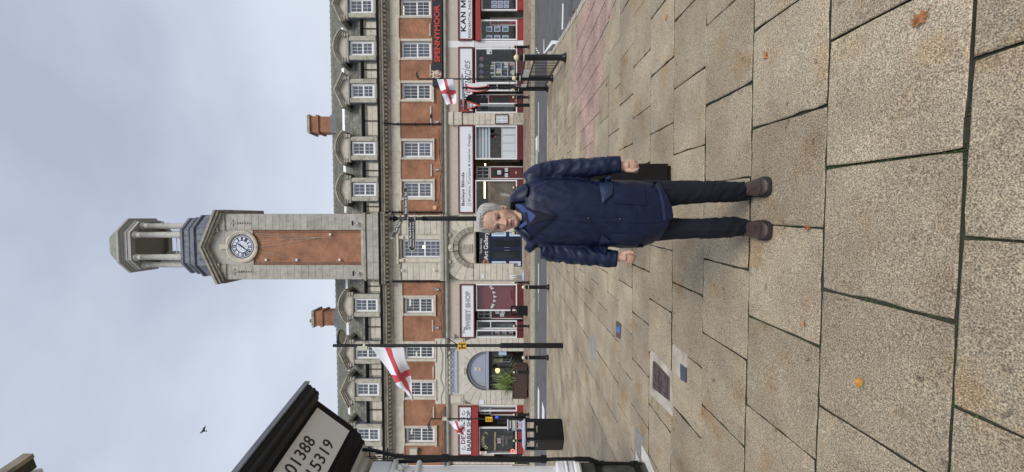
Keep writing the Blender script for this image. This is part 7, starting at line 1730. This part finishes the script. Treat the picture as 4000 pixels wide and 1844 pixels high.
# collar sections from wearer's left front tip, round the back, to the right front tip: (inner/top edge, fold, outer/lower edge)
def col(x1, y1, D1_, x2, y2, D2_, x3, y3, D3_): return [m3(x1, y1, D1_), m3(x2, y2, D2_), m3(x3, y3, D3_)]
rows = [col(650, 380, 2.425, 655, 355, 2.415, 668, 318, 2.41), col(610, 385, 2.435, 612, 340, 2.42, 676, 268, 2.42), col(575, 388, 2.45, 565, 330, 2.435, 660, 240, 2.46), col(552, 385, 2.485, 530, 330, 2.48, 615, 262, 2.51), col(545, 400, 2.53, 520, 362, 2.54, 585, 300, 2.58), col(548, 440, 2.58, 525, 430, 2.60, 590, 400, 2.65), col(550, 490, 2.59, 530, 495, 2.61, 600, 500, 2.67), col(560, 540, 2.575, 548, 560, 2.59, 610, 580, 2.63), col(575, 562, 2.53, 565, 588, 2.53, 618, 636, 2.55), col(590, 572, 2.48, 582, 596, 2.465, 648, 656, 2.47), col(605, 572, 2.455, 605, 596, 2.435, 690, 668, 2.42), col(640, 570, 2.435, 652, 592, 2.42, 700, 622, 2.41)]
grid_obj('collar', rows, mjack, jacket, .006)
patch('lapel', [(640, 345), (690, 362), (780, 415), (872, 478)], [(652, 408), (700, 440), (780, 462), (872, 490)], mjack, .012, .006, n=14, mm=5, offB=.02, dflt=2.42)
patch('lapel', [(690, 640), (740, 588), (800, 545), (872, 502)], [(648, 566), (700, 548), (790, 520), (872, 492)], mjack, .012, .006, n=14, mm=5, offB=.02, dflt=2.42)
patch('knit_front', [(640, 420), (700, 440), (872, 484)], [(660, 560), (730, 535), (872, 492)], mknit, .007, .002, n=12, mm=7, dflt=2.43)
rows = [[m3(562, 402, 2.455), m3(600, 396, 2.44), m3(625, 402, 2.435)], [m3(585, 425, 2.44), m3(625, 418, 2.428), m3(655, 424, 2.42)], [m3(620, 452, 2.425), m3(645, 446, 2.418), m3(664, 446, 2.414)], [m3(645, 470, 2.42), m3(655, 462, 2.416), m3(662, 458, 2.414)]]
sc1 = grid_obj('shirt', rows, mshirt, man, .004)
rows = [[m3(588, 558, 2.455), m3(600, 572, 2.445), m3(612, 580, 2.44)], [m3(615, 545, 2.435), m3(625, 556, 2.43), m3(640, 562, 2.425)], [m3(655, 522, 2.425), m3(665, 530, 2.42), m3(682, 532, 2.416)], [m3(690, 500, 2.42), m3(698, 504, 2.416), m3(704, 506, 2.414)]]
link('shirt_collar', grid_obj('shirt_collar', rows, mshirt, sc1, .004).data, sc1, world=False) if False else grid_obj('shirt_collar', rows, mshirt, sc1, .004)
patch('shirt_front', [(655, 440), (690, 455), (720, 480)], [(680, 535), (700, 515), (722, 488)], mshirt, .011, .002, n=8, mm=5, parent=sc1, dflt=2.425)
# --- trousers
tbm = MB()
LEG_R = [(1440, 345, 2.51, .10), (1560, 330, 2.51, .092), (1650, 326, 2.51, .084), (1760, 320, 2.505, .078), (1850, 315, 2.50, .072), (1950, 312, 2.495, .068), (2050, 311, 2.51, .066), (2150, 312, 2.53, .063), (2205, 308, 2.54, .058), (2238, 305, 2.545, .056)]
LEG_L = [(1440, 560, 2.51, .10), (1560, 572, 2.51, .085), (1650, 577, 2.51, .070), (1760, 577, 2.505, .066), (1850, 577, 2.50, .063), (1950, 576, 2.495, .063), (2050, 568, 2.51, .064), (2110, 565, 2.52, .066), (2160, 567, 2.535, .062), (2205, 570, 2.545, .057), (2224, 571, 2.55, .056)]
for lg in (LEG_R, LEG_L): tbm.tube([m3(*q[:3]) for q in lg], [q[3] for q in lg], 20)
tbm.loft([ringpts(.005, .01, m3(x, 460).z, a, .12, 24) for x, a in ((1300, .17), (1400, .185), (1480, .18))])
tme_ = evalmesh(tbm.mesh('trousers', mtrou), .008, 5, 'trousers')
for v in tme_.vertices:
    p, n = v.co, v.normal; h = p.z; k = max(0, 1-h/.42); f_ = nz(p.x*10+3, p.y*10, p.z*16+p.x*14); g_ = nz(p.x*5, p.y*5, p.z*4)
    side = 1 if p.x > .03 else -1; cxl = m3(1900, 312 if side > 0 else 577).x
    crease = math.exp(-((p.x-cxl-.012*side)/.008)**2)*(1 if p.y < .02 else 0)
    v.co = p+n*(.004*g_+(.007+.020*k)*(.3-abs(f_))+.005*crease)
tme_.materials.append(mtrou); link('trousers', tme_, man, world=False)
# --- shoes
def shoe(ax, ay, tx, ty, name='shoe'):
    """ankle and toe given in the photo's crop frame, sole on the ground"""
    heel = m3(ax, ay, 2.615); toe = m3(tx, ty, 2.352); heel.z = toe.z = gz(*mxy)-MG-.02+.02
    d = (toe-heel); ln = d.length; d.normalize(); s_ = Vector((-d.y, d.x, 0)); rings = []; so = []
    for t, w_, h_, z0 in ((0, .026, .055, .03), (.03, .034, .075, .024), (.12, .040, .098, .022), (.25, .041, .108, .022), (.40, .043, .098, .022), (.52, .047, .082, .022), (.65, .053, .066, .022), (.78, .056, .056, .022), (.88, .053, .050, .022), (.95, .043, .042, .023), (.985, .03, .034, .025), (1., .014, .028, .026)):
        c = heel+d*ln*t; rg = []
        for k in range(20):
            a = 2*math.pi*k/20; cx_, sz_ = math.cos(a), math.sin(a); hz_ = (h_-z0)/2; px = w_*math.copysign(abs(cx_)**.75, cx_)*(1-.18*max(0, sz_)*(1 if t < .6 else .3)); rg.append(c+s_*px+Vector((0, 0, z0+hz_+hz_*math.copysign(abs(sz_)**.8, sz_))))
        rings.append(rg)
        w2 = w_+.006; t2 = t+(.012 if t > .9 else -.01 if t < .05 else 0); c = heel+d*ln*t2; so.append([c+s_*w2+Vector((0, 0, .003)), c+s_*(w2+.001)+Vector((0, 0, .026)), c-s_*(w2+.001)+Vector((0, 0, .026)), c-s_*w2+Vector((0, 0, .003))])
    mb = MB(); mb.loft(rings); o = link(name, mb.mesh(name, mshoe, True), man, world=False); sb = o.modifiers.new('s', 'SUBSURF'); sb.levels = sb.render_levels = 1
    mb = MB(); mb.loft(so); o2 = link('sole', mb.mesh('sole', msole), o, world=False); bv = o2.modifiers.new('b', 'BEVEL'); bv.width = .005; bv.segments = 2
    mb = MB()
    for t, hh in ((.34, .106), (.42, .1), (.50, .09)):
        c = heel+d*ln*t; mb.tube([c+s_*.028+Vector((0, 0, hh-.012)), c+Vector((0, 0, hh+.001)), c-s_*.028+Vector((0, 0, hh-.012))], .0028, 6)
    c = heel+d*ln*.36
    for k in (-1, 1): mb.tube([c+Vector((0, 0, .108)), c+s_*k*.03+d*.01+Vector((0, 0, .112)), c+s_*k*.045+d*.04+Vector((0, 0, .088))], .0026, 6); mb.tube([c+Vector((0, 0, .108)), c+s_*k*.022+Vector((0, 0, .122)), c+s_*k*.012+d*.02+Vector((0, 0, .11))], .0026, 6)
    link('lace', mb.mesh('lace', msole, True), o, world=False)
    mb = MB(); c0 = heel+d*ln*.80
    mb.tube([c0+s_*(.055*math.sin(a))+d*(.04*math.cos(a)-.005)+Vector((0, 0, .048+.012*math.cos(a))) for a in [(-1.2+2.4*i/10) for i in range(11)]], .002, 5); link('toe_seam', mb.mesh('toe_seam', msole, True), o, world=False)
shoe(2230, 303, 2400, 268); shoe(2225, 568, 2388, 596)
# --- body: head, neck, hands and limbs as one skin surface
HEAD = m3(596, 530, 2.47)
HM = Matrix.Translation(m3(600, 515, 2.50)) @ Matrix.Rotation(R(4), 4, 'Y') @ Matrix.Rotation(R(-17), 4, 'Z') @ Matrix.Rotation(R(3), 4, 'X')
HS = 1.0
ZW = [(0, .022, .066, .0), (.010, .034, .077, .0), (.022, .044, .082, .005), (.04, .0505, .084, .02), (.06, .059, .084, .045), (.08, .0665, .084, .065), (.10, .0705, .083, .08), (.125, .0735, .083, .09), (.15, .0755, .087, .096), (.175, .0765, .087, .098), (.195, .075, .083, .095), (.215, .0685, .073, .085), (.232, .055, .055, .066), (.243, .036, .034, .043), (.249, .012, .012, .014)]
def prof(z):
    for (a, *pa), (b, *pb) in zip(ZW, ZW[1:]):
        if a <= z <= b: t = (z-a)/(b-a); return [x+(y-x)*t for x, y in zip(pa, pb)]
    return list(ZW[-1][1:]) if z > .249 else list(ZW[0][1:])
def head_pt(z, t, off=0.):
    w_, f_, b_ = prof(z); w_ += off; c, s = math.cos(t), math.sin(t); e = 2/2.25; y = -(f_+off) if s < 0 else (b_+off)
    return Vector((w_*math.copysign(abs(c)**e, c), (abs(y)*math.copysign(abs(s)**e, s)), z+(off*.6 if z > .2 else 0)))
bm_ = MB()
bm_.loft([[HM @ head_pt(z, 2*math.pi*k/36) for k in range(36)] for z in [.249*i/34 for i in range(35)]])
for s_ in (-1, 1):
    bm_.ball(HM @ Vector((s_*.077, .012, .105)), .03, 12, 8, (.28, .55, 1.05))
    bm_.ball(HM @ Vector((s_*.075, .004, .085)), .012, 8, 6, (.5, .8, 1))
nk0, nk1 = HM @ Vector((0, .025, .06)), m3(690, 490, 2.53)
bm_.tube([nk0, HM @ Vector((0, .022, .015)), m3(640, 485, 2.50), nk1], [.058, .056, .058, .075], 20)
# slim torso and limbs inside the clothes
bm_.loft([ringpts(.0, .02, m3(x, 460).z, a, b, 20) for x, a, b in ((655, .12, .05), (720, .17, .08), (900, .16, .1), (1100, .15, .1), (1300, .155, .1), (1450, .15, .09))])
for arm in (ARM_R, ARM_L): bm_.tube([m3(*q[:3]) for q in arm], [max(.026, q[3]*.62-.006*i*.3) for i, q in enumerate(arm)], 12)
for lg in (LEG_R, LEG_L): bm_.tube([m3(*q[:3]) for q in lg]+[m3(lg[-1][0]+25, lg[-1][1], 2.55)], [q[3]*.6 for q in lg]+[.033], 12)
def hand(wr, side, spread=1.):
    """wr wrist centre, side +1 = image right; back of the hand to the camera, fingers half curled"""
    bm_.tube([wr+Vector((0, 0, .05)), wr, wr+Vector((0, -.004, -.028))], [.028, .027, .03], 14)
    bm_.ball(wr+Vector((0, -.004, -.043)), .040, 14, 10, (.98, .46, 1.08))
    for i, (dx, l1, r_) in enumerate(((-.029, .036, .0088), (-.0098, .040, .0091), (.0098, .038, .0088), (.0285, .031, .0078))):
        b0_ = wr+Vector((side*dx, -.006, -.067+.004*abs(i-1.3))); d1 = Vector((-side*dx*.06, .021, -l1*.70)); p1 = b0_+d1; p2 = p1+Vector((-side*.002, .024, -.004)); p3 = p2+Vector((0, .008, .018))
        bm_.ball(b0_, r_*1.18, 8, 6); bm_.tube([b0_, p1], [r_*1.05, r_*.98], 10); bm_.ball(p1, r_*1.04, 8, 6); bm_.tube([p1, p2], [r_*.97, r_*.9], 10); bm_.ball(p2, r_*.92, 8, 6); bm_.tube([p2, p3], [r_*.9, r_*.78], 10); bm_.ball(p3, r_*.8, 8, 6)
    t0 = wr+Vector((-side*.027, -.012, -.026)); t1 = t0+Vector((-side*.006, -.014, -.028)); t2 = t1+Vector((side*.006, -.003, -.018)); t3 = t2+Vector((side*.006, .003, -.007))
    bm_.tube([wr+Vector((-side*.018, -.004, -.012)), t0, t1], [.016, .0155, .0115], 10); bm_.ball(t1, .0118, 8, 6); bm_.tube([t1, t2, t3], [.011, .0102, .0075], 10); bm_.ball(t3, .0078, 8, 6)
hand(m3(1352, 126, 2.432), 1); hand(m3(1332, 782, 2.432), -1)
me0 = bm_.mesh('body', 'white'); bme = evalmesh(me0, .0031, 1, 'body')
HI = HM.inverted(); g2 = lambda x, z, cx_, cz_, sx_, sz_: math.exp(-((x-cx_)/sx_)**2-((z-cz_)/sz_)**2)
zneck = (HM @ Vector((0, 0, -.02))).z
for v in bme.vertices:
    if v.co.z < zneck: continue
    p = HI @ v.co; x, z = p.x, p.z
    if p.y > -.02 or z < -.01: continue
    ax_ = abs(x); d = 0.
    if .07 < z < .142:                       # nose
        t = (z-.078)/.06; prot = .034*max(0, min(1, (1.08-t)))**.9 if t > 0 else .027*max(0, 1+t*7); sg_ = .0078+.0062*max(0, 1-t); d += prot*math.exp(-(x/sg_)**2)*(1 if t > -.14 else 0)
    d += .012*g2(ax_, z, .0145, .082, .0062, .0065)
    d -= .0150*g2(ax_, z, .0315, .123, .0165, .0105); d += .0085*g2(ax_, z, .031, .1425, .024, .0065); d += .003*g2(ax_, z, .031, .111, .016, .004)
    d += .006*g2(ax_, z, .05, .098, .02, .016); d -= .004*g2(ax_, z, .046, .06, .016, .02)
    d += .0055*g2(x, z, 0, .0545, .019, .0045)+.006*g2(x, z, 0, .0405, .017, .005); d -= .0075*g2(x, z, 0, .0475, .025, .0022); d -= .004*g2(x, z, 0, .031, .018, .004); d += .0065*g2(x, z, 0, .014, .019, .011)
    tl = (z-.044)/.04
    if -.1 < tl < 1: d -= .007*math.exp(-((ax_-(.031-.013*tl))/.0042)**2)
    for zc_ in (.168, .181, .194): d -= .0022*math.exp(-((z-zc_-.02*ax_)/.0022)**2)*(1 if ax_ < .045 else 0)
    d -= .003*math.exp(-((ax_-.006)/.003)**2)*(1 if .138 < z < .156 else 0)
    v.co = HM @ (p+Vector((0, -d, 0)))
mskin = mat('skin', (.56, .345, .26), .5, noise=.1, nscale=45., spec=.4, col2=None, dirt=((.52, .265, .2), 16., .58)); mlip = mat('lip', (.40, .19, .15), .5)
bsd = mskin.node_tree.nodes['Principled BSDF']; bsd.inputs['Subsurface Weight'].default_value = .08; bsd.inputs['Subsurface Radius'].default_value = (.01, .004, .002)
bme.materials.append(mskin); bme.materials.append(mlip)
for pg in bme.polygons:
    if pg.center.z < zneck: continue
    p = HI @ pg.center
    if p.y < -.06 and ((abs(p.x) < .021 and .0375 < p.z < .0465) or (abs(p.x) < .019 and .0485 < p.z < .0535)): pg.material_index = 1
body = link('body', bme, man, world=False)
meye = mat('eye_white', (.6, .57, .54), .2); miris = mat('iris', (.03, .035, .04), .15); mlash_shade = mat('lash_shade', (.07, .04, .03), .8); mbrow = mat('brow_grey', (.17, .14, .12), .9); mlid = mat('eyelid', (.37, .18, .13), .6)
def headpiece(name, mb, m, parent=body): 
    me = mb.mesh(name, m, True)
    for v in me.vertices: v.co = HM @ v.co
    return link(name, me, parent, world=False)
for s_ in (-1, 1):
    mb = MB(); mb.ball((s_*.0315, -.0645, .1215), .0118, 14, 10); e = headpiece('eye', mb, meye)
    mb = MB(); mb.ball((s_*.0315-.001, -.0735, .1210), .0058, 10, 8, (1, .75, 1)); headpiece('iris', mb, miris, e)
    mb = MB(); mb.tube([(s_*.0315-.0155, -.0705, .1235), (s_*.0315-.007, -.0785, .1278), (s_*.0315+.003, -.079, .128), (s_*.0315+.0155, -.071, .1235)], [.0016, .0030, .0030, .0018], 8); headpiece('eyelid', mb, mlash_shade)  # dark lash line also paints in the shade of the eye socket
    mb = MB(); mb.tube([(s_*.0315-.014, -.0705, .1175), (s_*.0315, -.077, .1145), (s_*.0315+.014, -.0705, .1175)], [.0016, .0032, .0016], 8); headpiece('eyelid', mb, mskin)
    mb = MB(); rr = random.Random(5+s_)
    for i in range(40):
        t = rr.random(); x = s_*(.014+.036*t); z = .1425+.006*math.sin(t*2.4)+rr.uniform(-.0028, .0028); y = -.089+.02*t*t; mb.tube([(x, y, z), (x+s_*.006, y-.001, z+.002)], .0008, 4)
    headpiece('eyebrow', mb, mbrow)
    mb = MB(); mb.ball((s_*.0115, -.1035, .0745), .0030, 8, 6, (1.2, .9, .7)); headpiece('nostril', mb, miris)
mb = MB(); mb.tube([(-.024, -.0845, .0445), (-.012, -.0925, .0468), (0, -.0945, .0474), (.012, -.0925, .0470), (.025, -.0845, .0455)], [.0008, .0016, .0017, .0016, .0008], 6); headpiece('mouth_line', mb, mlash_shade)  # dark tube paints in the shade between the parted lips
# --- hair: a thick combed cap cut from the skull surface plus loose locks
mh1 = mat('hair_grey', (.56, .545, .525), .6, nscale=9., col2=(.25, .235, .215), stretch=(11, 11, 2.2)); mh2 = mat('hair_white', (.70, .69, .67), .6); mh3 = mat('hair_dark', (.30, .275, .25), .65)
def hairline(t):
    """lowest height of the hair at angle t (front is -90 degrees)"""
    a = abs(((math.degrees(t)+90+180) % 360)-180)
    pts = [(0, .222), (28, .218), (42, .196), (56, .165), (66, .125), (76, .098), (88, .102), (95, .125), (105, .118), (118, .075), (140, .045), (180, .035)]
    for (a0, z0), (a1, z1) in zip(pts, pts[1:]):
        if a0 <= a <= a1: return z0+(z1-z0)*(a-a0)/(a1-a0)
    return .04
hm_ = MB(); nT = 150; nR = 30; outer = []; inner = []
for i in range(nT):
    t = 2*math.pi*i/nT; z0 = hairline(t)+.006*nz(math.cos(t)*9, math.sin(t)*9, 1.5)+.003*nz(t*25, 0, 4.); ro = []; ri = []
    for j in range(nR+1):
        u = j/nR; z = z0+(.2488-z0)*(1-(1-u)**1.6); a = abs(((math.degrees(t)+90+180) % 360)-180)
        th = (.0015+.0140*min(1, u*4))*(1.15 if a < 60 else .85+.25*(math.cos(t) > 0))+.006*max(0, math.cos(R(a)))*u; th += .0030*nz(math.cos(t)*5, math.sin(t)*5+z*3, z*26+6*t)+.0022*nz(t*16, z*14, 3.)
        q = head_pt(z, t, th); q.x += .004*u; ro.append(HM @ q); ri.append(HM @ head_pt(z, t, -.004))
    outer.append(ro); inner.append(ri)
vs = [p for r_ in outer for p in r_]+[p for r_ in inner for p in r_]; fs = []; K = nR+1
for i in range(nT):
    k = (i+1) % nT
    for j in range(nR): fs.append((i*K+j, k*K+j, k*K+j+1, i*K+j+1))
    fs.append((i*K, nT*K+i*K, nT*K+k*K, k*K))
hm_.add(vs, fs); hair = link('hair', hm_.mesh('hair', mh1, True), man, world=False)
rr = random.Random(11)
lk = {0: MB(), 1: MB(), 2: MB()}
for i in range(620):
    t = rr.uniform(0, 2*math.pi); a = abs(((math.degrees(t)+90+180) % 360)-180); z0 = hairline(t); u0 = rr.random()**.8; u0 = max(u0, .3) if a < 62 else u0; z = z0+(.246-z0)*u0; ln = rr.uniform(.018, .05); pts = []
    side = 1 if math.cos(t) > -.2 else -1
    if 58 < a < 80 and u0 < .55: continue
    for q in range(5):
        k = q/4
        if a < 75 and u0 > .15: tt = t-side*.0+k*ln*14*(-1)*(.6 if math.cos(t) > 0 else -.25); zz = min(.2475, z+k*ln*.45)
        else: tt = t+.12*k*(1 if math.cos(t) > 0 else -1); zz = max(z0-.006, z-k*ln*.8)
        pts.append(HM @ head_pt(zz, tt, .0150+.003*math.sin(k*3)+rr.uniform(-.0015, .001)-.003-.007*max(0, 1-u0*4)-(.004 if a > 60 else 0)))
    w_ = rr.uniform(.0006, .0015); lk[0 if rr.random() < .42 or a > 105 else 1].tube(pts, [w_*.5, w_, w_, w_*.8, w_*.2], 5)
for k, m_ in ((0, mh1), (1, mh2)):
    o = link('hair_locks', lk[k].mesh('hair_locks', m_, True), hair, world=False)
